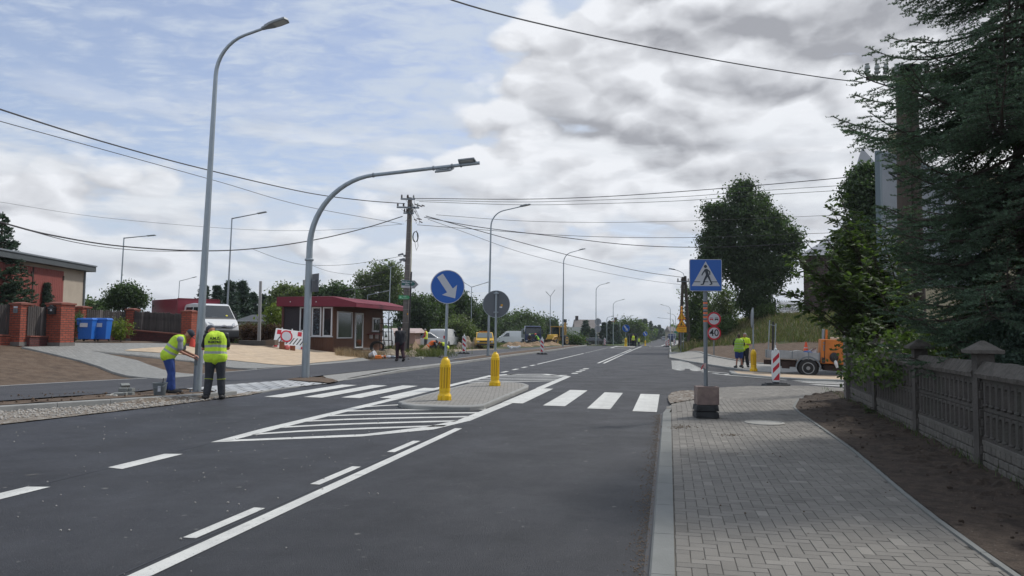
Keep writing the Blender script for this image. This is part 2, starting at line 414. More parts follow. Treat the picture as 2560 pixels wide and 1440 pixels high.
# ================================================================ GROUND, ROADS, MARKINGS
m_soil = ground_mat('bare_soil', [(.105, .072, .050), (.075, .053, .038), (.135, .098, .070)], .9, bump=1.0, bs=18, speck=[(26, .70, (.20, .17, .14))])
m_dsoil = ground_mat('dark_topsoil', [(.056, .041, .032), (.034, .025, .019), (.082, .061, .046)], 2.2, bump=1.0, bs=26, speck=[(30, .70, (.20, .17, .14)), (45, .66, (.025, .018, .014))], grain=.35)
m_grassg = ground_mat('meadow_ground', [(.055, .066, .026), (.085, .080, .035), (.035, .052, .018)], .35, bump=.8, bs=9)
m_asph = ground_mat('asphalt', [(.0225, .0236, .0285), (.0170, .0176, .0215), (.030, .031, .036)], .22, rough=.58, bump=.6, bs=90, stripes=(1.6, .16), speck=[(75, .64, (.085, .085, .088)), (110, .66, (.012, .012, .013)), (7, .705, (.12, .118, .11)), (19, .70, (.10, .10, .095)), (2.4, .745, (.085, .08, .072))], spec=.34, lane=[(-3.46, -3.40, .86), (-6.32, -6.28, .95), (-9.2, -10.2, 1.35)], grain=.38, blotch=.17, rvar=.09)
m_path = ground_mat('cycle_path_asphalt', [(.050, .050, .055), (.041, .041, .045)], .5, rough=.7, bump=.4, bs=70, stripes=(1.3, .18), speck=[(12, .70, (.12, .115, .11)), (2.2, .70, (.11, .10, .085))], spec=.4, grain=.25, blotch=.12)
m_gravel = ground_mat('crushed_stone', [(.27, .25, .22), (.18, .155, .125), (.34, .32, .285), (.15, .115, .085)], 2.2, bump=1.0, bs=26, speck=[(34, .64, (.12, .11, .10)), (20, .66, (.5, .48, .45))], cr_=(.42, .58))
m_sand = ground_mat('sand_over_paving', [(.44, .34, .235), (.38, .30, .22), (.48, .38, .27)], .8, bump=.35, bs=14, stripes=(4, .10))
m_sandg = ground_mat('rubble_ground', [(.26, .205, .145), (.17, .135, .10), (.32, .27, .20)], .7, bump=1.0, bs=12, speck=[(9, .66, (.30, .28, .25))])
m_joint = ground_mat('paving_joint_sand', [(.085, .08, .07), (.13, .12, .10)], 3, bump=.3, bs=50)
m_tgrass = ground_mat('mown_grass', [(.075, .115, .028), (.10, .13, .04)], .3, bump=.6, bs=8)

def wide_terrain():
    ss = list(np.arange(-14, 24, 1.0)) + list(np.arange(24, 110, 1.5)) + list(np.arange(110, 260, 6)) + list(np.arange(260, 900, 25)) + [1000, 1300, 1700, 2200, 2900]
    tt = [-1600, -1000, -700, -500, -350, -250, -180, -130, -100, -80, -66] + list(np.arange(-56, -22, 3.0)) + list(np.arange(-22, -9.0, .5)) + [-8, -6, -3, 0, .3] + list(np.arange(1, 22, 1.0)) + list(np.arange(24, 60, 4)) + [70, 90, 120, 170, 250, 350, 500, 700, 1000, 1600]
    vs = []; fs = []; mi = []; n = len(tt)
    for s in ss:
        for t in tt:
            x, y = xy(s, t); z = T(x, y)-.035
            if -10.6 < t < .4 and s < 95: z -= .05
            vs.append((x, y, z))
    for i in range(len(ss)-1):
        for j in range(n-1):
            fs.append((i*n+j, i*n+j+1, (i+1)*n+j+1, (i+1)*n+j))
            s = (ss[i]+ss[i+1])/2; t = (tt[j]+tt[j+1])/2; k = s+.6*max(0, t-1)
            if t < 0: mi.append(0 if s < 44 and t > -26 else (2 if s < 66 and t > -30 else 1))
            else: mi.append(3 if s < 28 else (0 if (k < 55.5 and t < 30) else 1))
    me = bpy.data.meshes.new('ground'); me.from_pydata(vs, [], fs)
    for m in (m_soil, m_grassg, m_sandg, m_dsoil): me.materials.append(m)
    me.polygons.foreach_set('material_index', mi); me.polygons.foreach_set('use_smooth', [True]*len(fs))
    bm = bmesh.new(); bm.from_mesh(me); bmesh.ops.recalc_face_normals(bm, faces=bm.faces); bm.to_mesh(me); bm.free()
    o = link(bpy.data.objects.new('ground', me)); o['kind'] = 'structure'
wide_terrain()

# main road: carriageway edge follows the left kerb, right kerb at t = -0.13
edgeL = [at(0, 1063), at(200, 1040), at(400, 1017), at(620, 989)]
eL = [st(p.x, p.y) for p in edgeL]
road = [(-12, eL[0][1]-(eL[1][1]-eL[0][1])/(eL[1][0]-eL[0][0])*(eL[0][0]+12)*.35), *eL, (18, -10.2), (49, -10.1), (61, -9.8), (90, -9.8)]
poly = stp(road + [(94, -12), (97, -22), (110, -22), (113, -9), (118, -7), (250, -6.8), (600, -6.6), (900, -6.5), (900, -.0), (90, -.0), (50, -.05), (48.4, -.05), (15.1, -.135), (-12, -.135)])
sheet('main_road', poly, 0.0, m_asph, 2.0)
side = stp([(15.1, -.135), (17.9, .18), (18.6, .1), (20, .15), (21.3, .68), (22.5, 1.36), (23.5, 2.37), (24.2, 4.05), (23.44, 5.13), (21.4, 8.2), (16.5, 15), (9, 26), (20, 38), (29, 25), (36, 12), (37.6, 6.5), (36.2, 3.6), (42.9, 1.03), (48.4, .05), (48.4, -.05)])
sheet('side_road', side, 0.0, m_asph, 1.0)
# seam line along the end of the new side-road surface
# cycle path and pavements on the left
path_near = [(-160, 1012), (0, 1003), (200, 989), (380, 975), (465, 972), (565, 962), (715, 951), (807, 939), (1017, 917), (1178, 901), (1212, 895), (1349, 879), (1440, 869)]
path_far = [(1438, 864), (1349, 868), (1251, 873), (1173, 877), (1086, 884), (1020, 893.5), (900, 903), (640, 924), (484, 936), (380, 945), (180, 955), (0, 965), (-160, 972)]
sheet('cycle_path', pix(path_near+path_far), .010, m_path, 1.0)
m_lpave = brick_mat('pale_concrete_pavers', (.30, .295, .275), (.25, .245, .23), (.13, .12, .105), .2, .1, .008, .3, True)
sheet('left_pavement', pix([(807, 940.5), (1017, 918), (1178, 902), (1212, 896), (1190, 903), (1090, 914), (960, 929), (870, 947), (846, 955), (822, 949)]), .018, m_lpave, .5)
m_tact = brick_mat('pale_tactile_slabs', (.47, .48, .48), (.36, .37, .38), (.10, .10, .10), .40, .40, .03, .8, True)
tz = pix([(465, 973), (565, 963.5), (715, 952), (760, 951), (822, 960), (735, 968), (615, 986), (560, 988), (527, 978)])
sheet('tactile_paving', tz, .022, m_tact, .5)
sheet('soil_patch', pix([(715, 951.5), (760, 944.5), (818, 948), (846, 956), (822, 960.5), (770, 957)]), .045, m_soil, .25)
m_foot = brick_mat('grey_footpath_pavers', (.255, .255, .24), (.22, .22, .21), (.12, .115, .10), .2, .1, .007, .3, True)
sheet('garden_footpath', pix([(54, 868), (170, 866), (224, 877), (345, 902), (484, 936), (500, 940), (397, 948.5), (230, 909)]), .016, m_foot, .7)
sheet('driveway', pix([(170, 867), (175, 857.5), (300, 858.5), (470, 861), (600, 866), (700, 870), (800, 878), (905, 893), (925, 901), (900, 903.5), (770, 914), (640, 922), (488, 903), (361, 890), (224, 877)]), .012, m_foot, .7)
sheet('sand_spread', pix([(330, 874), (450, 868), (560, 863), (690, 868), (770, 874), (850, 884), (905, 893.5), (860, 902), (790, 908), (735, 915), (690, 913), (640, 908), (560, 900), (470, 889), (380, 882), (310, 878)]), .030, m_sand, .7)
sheet('verge', [tuple(at(a, b+1.5, .02))[:2] for a, b in [(-160, 1012), (0, 1003), (200, 989), (380, 975), (465, 972)]]+[tuple(at(530, 979, .02))[:2], tuple(at(560, 988.5, .02))[:2]]+[xy(s, t-.14) for s, t in [(16.2, -10.2), (14.9, -10.55), (13.3, -11.52), (11.7, -12.32), (5, -17.05), (3, -19)]], .012, m_soil, .25, bump=lambda x, y: .03*abs(noise.noise(Vector((x*5, y*5, 2)))))
# crushed stone strip in front of the left kerb
gs = [tuple(q[:2]) for q in edgeL]
kb = [(-14, -29), (3, -19), (5, -17), (11.7, -12.30), (13.3, -11.5), (14.9, -10.6), (16.2, -10.3)]
def stones_bump(x, y): return .012*noise.noise(Vector((x*9, y*9, 0)))+.012
sheet('gravel_strip', [xy(-14, -23.5)]+gs+[xy(17.5, -10.22)]+[xy(*q) for q in reversed(kb)], .004, m_gravel, .25, bump=stones_bump)

# kerbs: one mesh of one-metre stones per run
m_kerb = ground_mat('kerb_concrete', [(.30, .30, .285), (.25, .25, .24)], 1.4, rough=.85, bump=.35, bs=40)
def kerb_run(name, pts, w=.15, top=.12, down=.16, gap=.008, L=1.0, m=None, base=0.0, side=1):
    pts = [Vector((*p, 0)) for p in pts]; seg = [(pts[i+1]-pts[i]).length for i in range(len(pts)-1)]; tot = sum(seg)
    def P(d):
        for i, l in enumerate(seg):
            if d <= l or i == len(seg)-1: return pts[i].lerp(pts[i+1], d/l)
            d -= l
    mb = MB(); d = 0.0
    while d < tot-.05:
        e = min(d+L, tot); a = P(d+gap/2); b = P(e-gap/2); u = (b-a).normalized(); nrm = Vector((-u.y, u.x, 0))*side
        tp = top(d) if callable(top) else top
        za = (0 if base is None else base) + (T(a.x-nrm.x*.1, a.y-nrm.y*.1)); zb = (0 if base is None else base) + (T(b.x-nrm.x*.1, b.y-nrm.y*.1))
        vs = []
        for p, z in ((a, za), (b, zb)):
            q = p+nrm*w
            vs += [(p.x, p.y, z-down), (q.x, q.y, z-down), (q.x, q.y, z+tp), (p.x+nrm.x*.015, p.y+nrm.y*.015, z+tp), (p.x, p.y, z+tp-.015)]
        mb.add(vs, [(0, 1, 2, 3, 4), (9, 8, 7, 6, 5), (0, 4, 9, 5), (4, 3, 8, 9), (3, 2, 7, 8), (2, 1, 6, 7)])
        d = e
    o = mb.build(name, m or m_kerb); o['kind'] = 'structure'; return o
kl = [xy(*q) for q in [(3, -19), (5, -17.05), (11.7, -12.32), (13.3, -11.52), (14.9, -10.55), (16.2, -10.2)]]
kerb_run('kerb_left', kl, top=.125, side=1)
kl2 = [xy(*q) for q in [(16.2, -10.2), (49, -10.1), (61, -9.8), (90, -9.8)]]
kerb_run('kerb_left_far', kl2, top=lambda d: .035 if d < 6.5 else min(.115, .035+.08*(d-6.5)/5), side=1)
kerb_run('path_edging', [tuple(at(*q, .01))[:2] for q in [(-160, 972), (0, 965), (180, 955), (380, 945), (640, 924), (900, 903)]], w=.07, top=.018, down=.06, side=1)
kerb_run('footpath_edging', [tuple(at(*q, .01))[:2] for q in [(397, 948), (230, 908.5), (54, 868)]], w=.06, top=.035, down=.05, side=-1)
kerb_run('driveway_edging', [tuple(at(*q, .01))[:2] for q in [(640, 922.5), (488, 903.5), (361, 890.5), (224, 877.5)]], w=.06, top=.035, down=.05, side=-1)
kerb_run('verge_edging', stp([(37.9, -11.4), (46, -11.6), (61, -11.5), (88, -11.6)]), w=.07, top=.02, down=.06, side=1)
# right side
CURV = [(15.1, -.135), (16.2, -.06), (17.2, .08), (17.9, .25), (18.6, .62), (19.6, .75), (20.6, .72), (21.3, .70), (22.5, 1.37), (23.5, 2.38), (24.2, 4.05), (23.44, 5.13), (21.4, 8.2)]
SOILN = [(-2, 2.25), (5.4, 2.24), (6.5, 2.24), (7.6, 2.27), (10.87, 2.47), (12.8, 2.52), (14.3, 2.55), (15.9, 2.58), (17, 2.66), (18.0, 2.86), (18.9, 3.05), (19.6, 3.3), (20.2, 3.62), (20.8, 4.05), (21.2, 4.5), (21.45, 5.3), (21.3, 6.2), (20.4, 8.2)]
m_ks = ground_mat('kerb_slab_concrete', [(.20, .205, .195), (.17, .175, .165)], 1.1, rough=.85, bump=.3, bs=45)
kerb_run('kerb_right', stp([(-3, -.135), (15.1, -.135)]), w=.165, top=.040, side=-1, m=m_ks)
kerb_run('soil_edging', stp(SOILN), w=.06, top=.052, down=.06, side=1, m=m_ks)
pav = stp([(-3, .03)] + [(15.1, .03)] + [(s, t+.12) for s, t in CURV[1:]] + [(20.3, 8.6)] + SOILN[::-1])
sheet('pavement_bed', pav, .029, m_joint, 1.0)
def block_mat(name, c):
    return mat(name, c, .85, var=.16, vs=1.2, bump=.5, bs=120, tone=True)
m_blk = block_mat('paving_block_concrete', (.182, .170, .150))
def pavers():
    poly = [(-3, .035)] + [(15.1, .035)] + [(s, t+.02) for s, t in CURV[1:]] + [(20.2, 8.8)] + [(s-.0, t) for s, t in SOILN[::-1]]
    vs = []; fs = []; tone = []
    def blk(quad, z0):
        """quad: four (s,t) corners"""
        cx = sum(q[0] for q in quad)/4; cy = sum(q[1] for q in quad)/4
        b = len(vs); dz = random.uniform(-.0012, .0012); tl = random.uniform(-.001, .001)
        for f_, z in ((1, -.03), (1, -.003), (.0, 0)):
            for (s, t) in quad:
                if f_ == 0.0:
                    L = math.hypot(s-cx, t-cy); k = 1-.0045/L; s2 = cx+(s-cx)*k; t2 = cy+(t-cy)*k
                else: s2, t2 = s, t
                x, y = xy(s2, t2); vs.append((x, y, z0+z+dz+tl*(s-cx)*10))
        for i in range(4):
            j = (i+1) % 4
            fs.append((b+i, b+j, b+4+j, b+4+i)); fs.append((b+4+i, b+4+j, b+8+j, b+8+i))
        fs.append((b+8, b+9, b+10, b+11))
        t_ = random.gauss(1, .06)
        if random.random() < .03: t_ = random.uniform(1.15, 1.35)
        if random.random() < .02: t_ = .82
        tone.extend([t_]*9)
    g = .0024; u = .1
    for i in range(0, 160):
        for j in range(-1, 60):
            s0 = 2.5+i*u; t0 = .04+j*u; k = (i-j) % 4
            if k == 0: q = (s0, t0, s0+2*u, t0+u)
            elif k == 2: q = (s0, t0-u, s0+u, t0+u)
            else: continue
            cs, ct = (q[0]+q[2])/2, (q[1]+q[3])/2
            if cs > 15.3: continue
            t1 = max(q[1], .036)
            if q[3]-t1 < .03 or not inpoly(cs, (t1+q[3])/2, poly): continue
            blk([(q[0]+g, t1+g), (q[2]-g, t1+g), (q[2]-g, q[3]-g), (q[0]+g, q[3]-g)], .036+.0)
    C = (18.2, 5.0)
    for r_ in range(0, 62):
        r = 1.6+r_*.105
        # straight run along s on the near side
        off = random.random()*.2; s = 15.42-off
        while s < C[0]:
            e = min(s+.2, C[0]); t = C[1]-r-.105
            if e-s > .04 and s > 15.2 and inpoly((s+e)/2, t+.05, poly): blk([(s+g, t+g), (e-g, t+g), (e-g, t+.105-g), (s+g, t+.105-g)], .036)
            s += .2
        n = int(math.pi/2*(r+.05)/.2)
        if n < 1: continue
        for k in range(n):
            a0 = math.pi/2*k/n; a1 = math.pi/2*(k+1)/n; ga = g/(r+.05)
            P = lambda a, rr: (C[0]+rr*math.sin(a), C[1]-rr*math.cos(a))
            c = P((a0+a1)/2, r+.05)
            if inpoly(c[0], c[1], poly): blk([P(a0+ga, r+g), P(a0+ga, r+.105-g), P(a1-ga, r+.105-g), P(a1-ga, r+g)][::-1], .036)
        t = C[1]+random.random()*.2
        while t < 9:
            s0 = C[0]+r
            if inpoly(s0+.05, t+.1, poly): blk([(s0+g, t+g), (s0+.105-g, t+g), (s0+.105-g, t+.2-g), (s0+g, t+.2-g)], .036)
            t += .2
    me = bpy.data.meshes.new('block_pavement'); me.from_pydata(vs, [], fs); me.materials.append(m_blk)
    a = me.attributes.new('tone', 'FLOAT', 'FACE'); a.data.foreach_set('value', tone)
    bm = bmesh.new(); bm.from_mesh(me); bmesh.ops.recalc_face_normals(bm, faces=bm.faces); bm.to_mesh(me); bm.free()
    o = link(bpy.data.objects.new('block_pavement', me)); o['kind'] = 'structure'
    return len(vs)
pavers()
# raised kerb round the corner
kerb_run('kerb_right_corner', stp(CURV[:]), w=.12, top=.030, side=-1, m=m_ks, L=.5)
def lumpy(x, y): return .03*abs(noise.noise(Vector((x*6, y*6, 1))))
sheet('rough_concrete_patch', stp([(16.9, .02), (17.6, -.02), (18.7, -.04), (20.1, .06), (20.9, .35), (20.8, .9), (19.6, 1.0), (18.6, .8), (17.9, .45)]), .044, m_gravel, .08, bump=lumpy)
# soil bed by the concrete fence
def soilb(x, y):
    s, t = st(x, y)
    v = noise.fractal(Vector((x*2.2, y*2.2, 0)), .9, 2.2, 5)*.060 + noise.noise(Vector((x*14, y*14, 3)))*.026 + noise.noise(Vector((x*31, y*31, 3)))*.012
    tn = 2.35 if s < 8 else 2.6
    return max(v, -.006)*min(1, max(.15, (t-tn)*2))+.06*sstep((t-2.5)/2)
sb = SOILN[1:]+[(16.5, 9), (12, 6.5), (6, 5.5)]
sheet('soil_bed', stp([(s-.0, t+.0) for s, t in SOILN]+[(18, 11.0), (12, 10), (5, 8), (-2, 6)]), .048, m_dsoil, .07, bump=soilb)
# far pavement round the side-road corner, and the soil bank behind it
m_fpave = brick_mat('far_pavement', (.33, .32, .295), (.28, .27, .25), (.15, .14, .12), .2, .1, .008, .3, True)
farp = [(48.4, -.02), (42.9, 1.0), (37.3, 2.85), (34.5, 3.75), (33.6, 4.7), (36.3, 6.6), (37.2, 8.5), (40.5, 8.0), (43.5, 5.0), (48, 2.4), (54, .9), (62, .28), (62, -.02)]
sheet('far_pavement', stp(farp), .06, m_fpave, .7, thick=.1)
kerb_run('kerb_far_corner', stp([(90, .02), (60, .02), (48.4, -.0), (42.9, .98), (37.3, 2.83), (34.5, 3.7), (33.6, 4.65), (36.2, 6.6), (36.9, 8.6)]), w=.15, top=.09, side=1)
kerb_run('kerb_bank_foot', stp([(62, .3), (54, .95), (48, 2.45), (43.5, 5.05), (40.5, 8.1), (39.5, 10)]), w=.15, top=.12, side=1)

# islands
def island(name, poly, h, m, mk, inset=.16):
    h = h*.75
    c = (sum(p[0] for p in poly)/len(poly), sum(p[1] for p in poly)/len(poly))
    n = len(poly); vs = []; base = [T(*xy(*p)) for p in poly]
    rings = [(0.0, -.05), (0.0, h-.02), (.02, h), (inset, h+.004)]
    for ins, z in rings:
        for i, (s, t) in enumerate(poly):
            L = math.hypot(s-c[0], t-c[1]); k = max(0, 1-ins/L*1.25); x, y = xy(c[0]+(s-c[0])*k, c[1]+(t-c[1])*k); vs.append((x, y, base[i]+z))
    fs = []; mi = []
    for r in range(3):
        for i in range(n): fs.append((r*n+i, r*n+(i+1) % n, (r+1)*n+(i+1) % n, (r+1)*n+i)); mi.append(0)
    fs.append(tuple(range(3*n, 4*n))); mi.append(1)
    mb = MB(); mb.add(vs, fs); mb.mi = mi
    o = mb.build(name, [mk, m]); o['kind'] = 'structure'
m_isl = brick_mat('island_pavers', (.27, .26, .235), (.225, .215, .195), (.10, .09, .08), .2, .1, .009, .4, True)
island('traffic_island', [(15.1, -5.68), (14.72, -5.45), (14.5, -5.1), (14.5, -4.3), (14.6, -3.95), (14.95, -3.75), (20.3, -3.84), (21.0, -3.95), (21.7, -4.25), (22.0, -4.6), (22.1, -5.1), (21.9, -5.45), (21.3, -5.68), (19.2, -5.76)], .12, m_isl, m_kerb)
island('traffic_island_side', [(31.6, 2.5), (33.7, 2.55), (34.0, 3.4), (32.9, 5.0), (31.5, 8.5), (28.4, 13), (26.9, 12), (28.3, 7.2), (29.3, 5.0), (30.2, 3.8)], .12, m_sand, m_kerb, .18)
island('traffic_island_far', [(79.5, -5.7), (79.5, -4.0), (81, -3.75), (86, -3.8), (87, -4.2), (87, -5.4), (86, -5.7)], .12, m_isl, m_kerb)
island('traffic_island_farthest', [(126, -4.6), (126, -3.3), (134, -3.0), (136, -3.4), (135, -4.8)], .12, m_isl, m_kerb)
# soil strip between far kerb and cycle path, mown grass by the far road
sheet('verge_soil', stp([(38, -10.4), (38, -11.3), (46, -11.5), (88, -11.5), (88, -10.1), (61, -10.0), (49, -10.3)]), .02, m_soil, 1.5)
sheet('far_grass', stp([(118, -13), (118, -7.6), (250, -7.4), (600, -7.2), (600, -20), (250, -16)]), .05, m_tgrass, 6)
sheet('far_gravel_track', stp([(130, -20), (130, -15), (250, -17.5), (600, -26), (600, -40), (250, -24)]), .06, m_gravel, 6)
sheet('far_side_lane', stp([(118, .6), (118, 9), (400, 9), (400, .8)]), .04, m_fpave, 6)

# markings
m_mark = ground_mat('road_paint', [(.58, .58, .545), (.49, .49, .465)], 2.2, rough=.7, bump=.25, bs=60, speck=[(16, .655, (.36, .36, .35)), (60, .66, (.30, .30, .30)), (5, .68, (.42, .42, .40)), (130, .68, (.12, .12, .12))], stripes=(3, .10))
MZ = .004
def quadm(mb, q, zoff=MZ, seg=1):
    """q: 4 (s,t): a,b along one side, c,d back along the other; subdivided along s"""
    n = max(1, int(abs(q[1][0]-q[0][0])/2.0)); vs = []; fs = []
    for i in range(n+1):
        k = i/n
        for a, b in ((q[0], q[1]), (q[3], q[2])):
            x, y = xy(a[0]+(b[0]-a[0])*k, a[1]+(b[1]-a[1])*k); vs.append((x, y, T(x, y)+zoff))
    for i in range(n): fs.append((2*i, 2*i+2, 2*i+3, 2*i+1))
    mb.add(vs, fs)
def line(mb, s0, s1, t, w, skew=0.0): quadm(mb, [(s0, t), (s1, t), (s1, t+w), (s0-0, t+w)])
def stroke(mb, a, b, w0, w1=None):
    """slanted band from a to b of s-width w"""
    w1 = w0 if w1 is None else w1
    quadm(mb, [(a[0], a[1]), (b[0], b[1]), (b[0]+w1, b[1]), (a[0]+w0, a[1])])
zeb = MB()
for t, s0, s1 in [(-9.45, 16.15, 20.45), (-8.55, 16.38, 20.58), (-7.66, 16.54, 20.72), (-6.76, 16.72, 20.0), (-3.70, 16.4, 20.9), (-2.70, 16.05, 20.6), (-1.70, 15.7, 20.05), (-.74, 15.42, 19.85)]:
    quadm(zeb, [(s0, t), (s1, t), (s1-.05, t+.49), (s0-.03, t+.49)], MZ+.0035)
zeb.build('zebra_crossing', m_mark)['kind'] = 'structure'
sz = MB()    # side-road zebra, stripes across the side road: follow its direction
def dirp(s, t, k, w): return (s-.60*k+w*.80, t+.80*k+w*.60)
for i, (s0, t0, k0, k1) in enumerate([(29.5, 4.3, .2, 5.6), (28.75, 4.05, .5, 5.6), (28.0, 3.8, .8, 5.6), (27.2, 3.6, 2.4, 5.6), (26.4, 3.35, 1.3, 5.6)]):
    a = dirp(s0, t0, k0, 0); b = dirp(s0, t0, k1, 0); c = dirp(s0, t0, k1, .42); d = dirp(s0, t0, k0+.15, .42)
    quadm(sz, [a, b, c, d], MZ+.003)
sz.build('zebra_crossing_side', m_mark)['kind'] = 'structure'
hz = MB()
LT = -6.48
quadm(hz, [(9.48, LT+.12), (11, LT+.03), (11, LT+.27), (9.75, LT+.30)]); quadm(hz, [(11, LT+.03), (26.6, LT), (26.4, LT+.24), (11, LT+.27)])
quadm(hz, [(9.48, -6.36), (10.6, -4.55), (10.83, -4.62), (9.78, -6.2)])
quadm(hz, [(10.6, -4.55), (11.66, -3.76), (11.95, -3.98), (10.83, -4.62)])
quadm(hz, [(11.66, -3.76), (12.9, -3.52), (12.9, -3.76), (11.95, -3.98)])
quadm(hz, [(12.9, -3.50), (16.4, -3.45), (16.4, -3.69), (12.9, -3.74)])
quadm(hz, [(20.95, -3.50), (26.9, -3.50), (26.8, -3.74), (20.95, -3.74)])
for i in range(6):
    s0 = 10.28+i*.865; s1 = 12.05+i*.70
    t0 = LT+.26; t1 = -3.72
    if i == 5: t1 = -5.55; s1 = 15.35; s0 = 14.62
    n = 5
    for k in range(n):
        f0, f1 = k/n, (k+1)/n; e = lambda f: s0+(s1-s0)*(f**.8)
        quadm(hz, [(e(f0), t0+(t1-t0)*f0), (e(f1), t0+(t1-t0)*f1), (e(f1)+.22, t0+(t1-t0)*f1), (e(f0)+.22, t0+(t1-t0)*f0)])
# far end of the hatched area
quadm(hz, [(26.5, LT+.02), (27.6, LT+.5), (27.75, LT+.9), (26.4, LT+.24)]); quadm(hz, [(27.5, LT+.45), (28.2, -4.6), (27.9, -4.7), (27.2, LT+.55)]); quadm(hz, [(28.2, -4.6), (27.0, -3.5), (26.75, -3.72), (27.85, -4.75)])
for i in range(5):
    s0 = 22.6+i*.95; quadm(hz, [(s0, LT+.26), (s0+1.55-i*.1, -3.75), (s0+1.8-i*.1, -3.75), (s0+.25, LT+.26)])
hz.build('hatched_marking', m_mark)['kind'] = 'structure'
ln = MB()
quadm(ln, [(1, -3.42), (11.9, -3.47), (11.9, -3.35), (1, -3.26)])
for a, b in [(1.0, 2.0), (3.1, 4.1), (5.14, 6.14), (7.2, 8.25), (9.34, 10.38)]: line(ln, a, b, -3.66, .11)
for a, b in [(1.6, 2.6), (3.7, 4.7), (5.4, 6.38), (7.43, 8.46)]: quadm(ln, [(a+.05, -6.33), (b, -6.33), (b+.05, -6.10), (a, -6.10)])
for k in range(4): line(ln, 28.55+k*2.06, 29.6+k*2.06, -6.53, .17)
line(ln, 36.5, 57, -6.50, .12)
for k in range(11): line(ln, 58.5+k*2, 59.5+k*2, -6.50, .12)
for k in range(4): line(ln, 28.7+k*1.3, 29.35+k*1.3, -3.74, .24)
line(ln, 39, 74, -3.72, .12); line(ln, 39, 74, -3.42, .12)
quadm(ln, [(74, -3.72), (79, -6.1), (79, -5.85), (74, -3.55)]); quadm(ln, [(74, -3.42), (92, -3.3), (92, -3.15), (74, -3.28)])
quadm(ln, [(92, -3.3), (118, -3.9), (118, -3.7), (92, -3.15)]); line(ln, 79, 90, -6.2, .25)
quadm(ln, [(99, -1.2), (125, -2.5), (125, -2.3), (99, -1.0)]); quadm(ln, [(125, -2.5), (250, -.5), (250, -.2), (125, -2.3)])
quadm(ln, [(101, -6.0), (112, -4.6), (112, -4.2), (101, -5.6)])
ln.build('lane_marking', m_mark)['kind'] = 'structure'
sm = MB()
for i in range(11):
    s0 = 34.2+i*.98; quadm(sm, [(s0, .12), (s0+.1, 1.55-i*.06), (s0+.62, 1.55-i*.06), (s0+.52, .12)], MZ+.003)
quadm(sm, [(33.55, .15), (31.25, 2.4), (31.5, 2.5), (33.8, .35)], MZ+.002); quadm(sm, [(31.25, 2.4), (29.6, 4.3), (29.85, 4.4), (31.5, 2.5)], MZ+.002)
quadm(sm, [(33.8, .9), (32.9, 2.5), (33.15, 2.5), (34.05, .9)], MZ+.002)
for i in range(4): quadm(sm, [(33.0-i*.5, 1.0+i*.4), (33.5-i*.45, 1.3+i*.4), (33.65-i*.45, 1.2+i*.4), (33.15-i*.5, .9+i*.4)], MZ+.002)
quadm(sm, [(33.6, 6.6), (30.4, 13), (30.6, 13.1), (33.8, 6.7)], MZ+.002)
sm.build('side_road_marking', m_mark)['kind'] = 'structure'
# dark pre-marking joint lines in the asphalt
jt = MB(); m_tar = mat('tar_joint', (.022, .022, .024), .5)
quadm(jt, [(1, -3.50), (12, -3.53), (12, -3.515), (1, -3.485)], .003); quadm(jt, [(1, -6.24), (9.5, -6.33), (9.5, -6.315), (1, -6.225)], .003)
quadm(jt, [(-5, -.175), (15.2, -.175), (15.2, -.13), (-5, -.13)], .003)
jt.build('asphalt_joint', m_tar)['kind'] = 'structure'
# manhole
mh = at(1911, 1057, .04); mhM = MB()
mhM.lathe([(.34, 0), (.34, .012), (.33, .016), (.30, .016), (.295, .008), (.01, .008)], 32)
t = thing('manhole_cover', 'pale round concrete manhole cover set in the grey block pavement', 'manhole cover', (mh.x, mh.y, .037))
mhM.build('cover', mat('pale_cast_concrete', (.33, .32, .29), .8, var=.2, vs=9, bump=.5), t)
# loose stones, clods
def scatter(name, label, cat, n, place, size, m, kind='stuff'):
    mb = MB()
    for i in range(n):
        x, y = place(); z = T(x, y); r = size()
        q = [Vector((math.cos(a)*math.cos(b), math.sin(a)*math.cos(b), math.sin(b)*.8)) for b in (-.6, .5) for a in [k*2*math.pi/5+b for k in range(5)]]
        vs = [(x+p.x*r*random.uniform(.7, 1.2), y+p.y*r*random.uniform(.7, 1.2), z+r*.4+p.z*r*random.uniform(.8, 1.1)+PZ) for p in q]+[(x, y, z+r*1.25+PZ)]
        mb.add(vs, [(k, (k+1) % 5, 5+(k+1) % 5, 5+k) for k in range(5)]+[(5+k, 5+(k+1) % 5, 10) for k in range(5)])
    o = mb.build(name, m); o['kind'] = kind; o['label'] = label; o['category'] = cat; return o
PZ = .012
def pl():
    while True:
        k = random.random(); x = -9.9+k*3.4; y = 13.2+k*4.2
        dx = random.uniform(-1.2, 1.2); p = (x+dx, y-dx*.3)
        if inpoly(*p, [xy(-14, -23.5)]+gs+[xy(17.5, -10.22)]+[xy(*q) for q in reversed(kb)]): return p
scatter('loose_stones', 'pale crushed stones lying in front of the left kerb', 'stones', 900, pl, lambda: random.uniform(.008, .032), mat('crushed_stone_pale', (.33, .31, .28), .9, var=.3, vs=3))
PZ = .07
def ps():
    while True:
        s = random.uniform(3, 21); t = random.uniform(2.3, 7)
        if not inpoly(s, t, [(-3, 0)]+[(q[0], q[1]+.05) for q in SOILN]+[(21, 0)]): return xy(s, t)
scatter('soil_clods', 'dark soil clods scattered over the bed by the concrete fence', 'soil clods', 1100, ps, lambda: abs(random.gauss(0, .010))+.005, m_dsoil)
PZ = .034
def pc():
    if random.random() < .6: x, y = at(random.gauss(1700, 22), random.gauss(1067, 2.5), .04)[:2]
    elif random.random() < .6: x, y = at(random.gauss(1830, 14), random.gauss(1087, 1.3), .04)[:2]
    else: x, y = xy(random.uniform(4, 16), random.uniform(.1, 2.3))
    return x, y
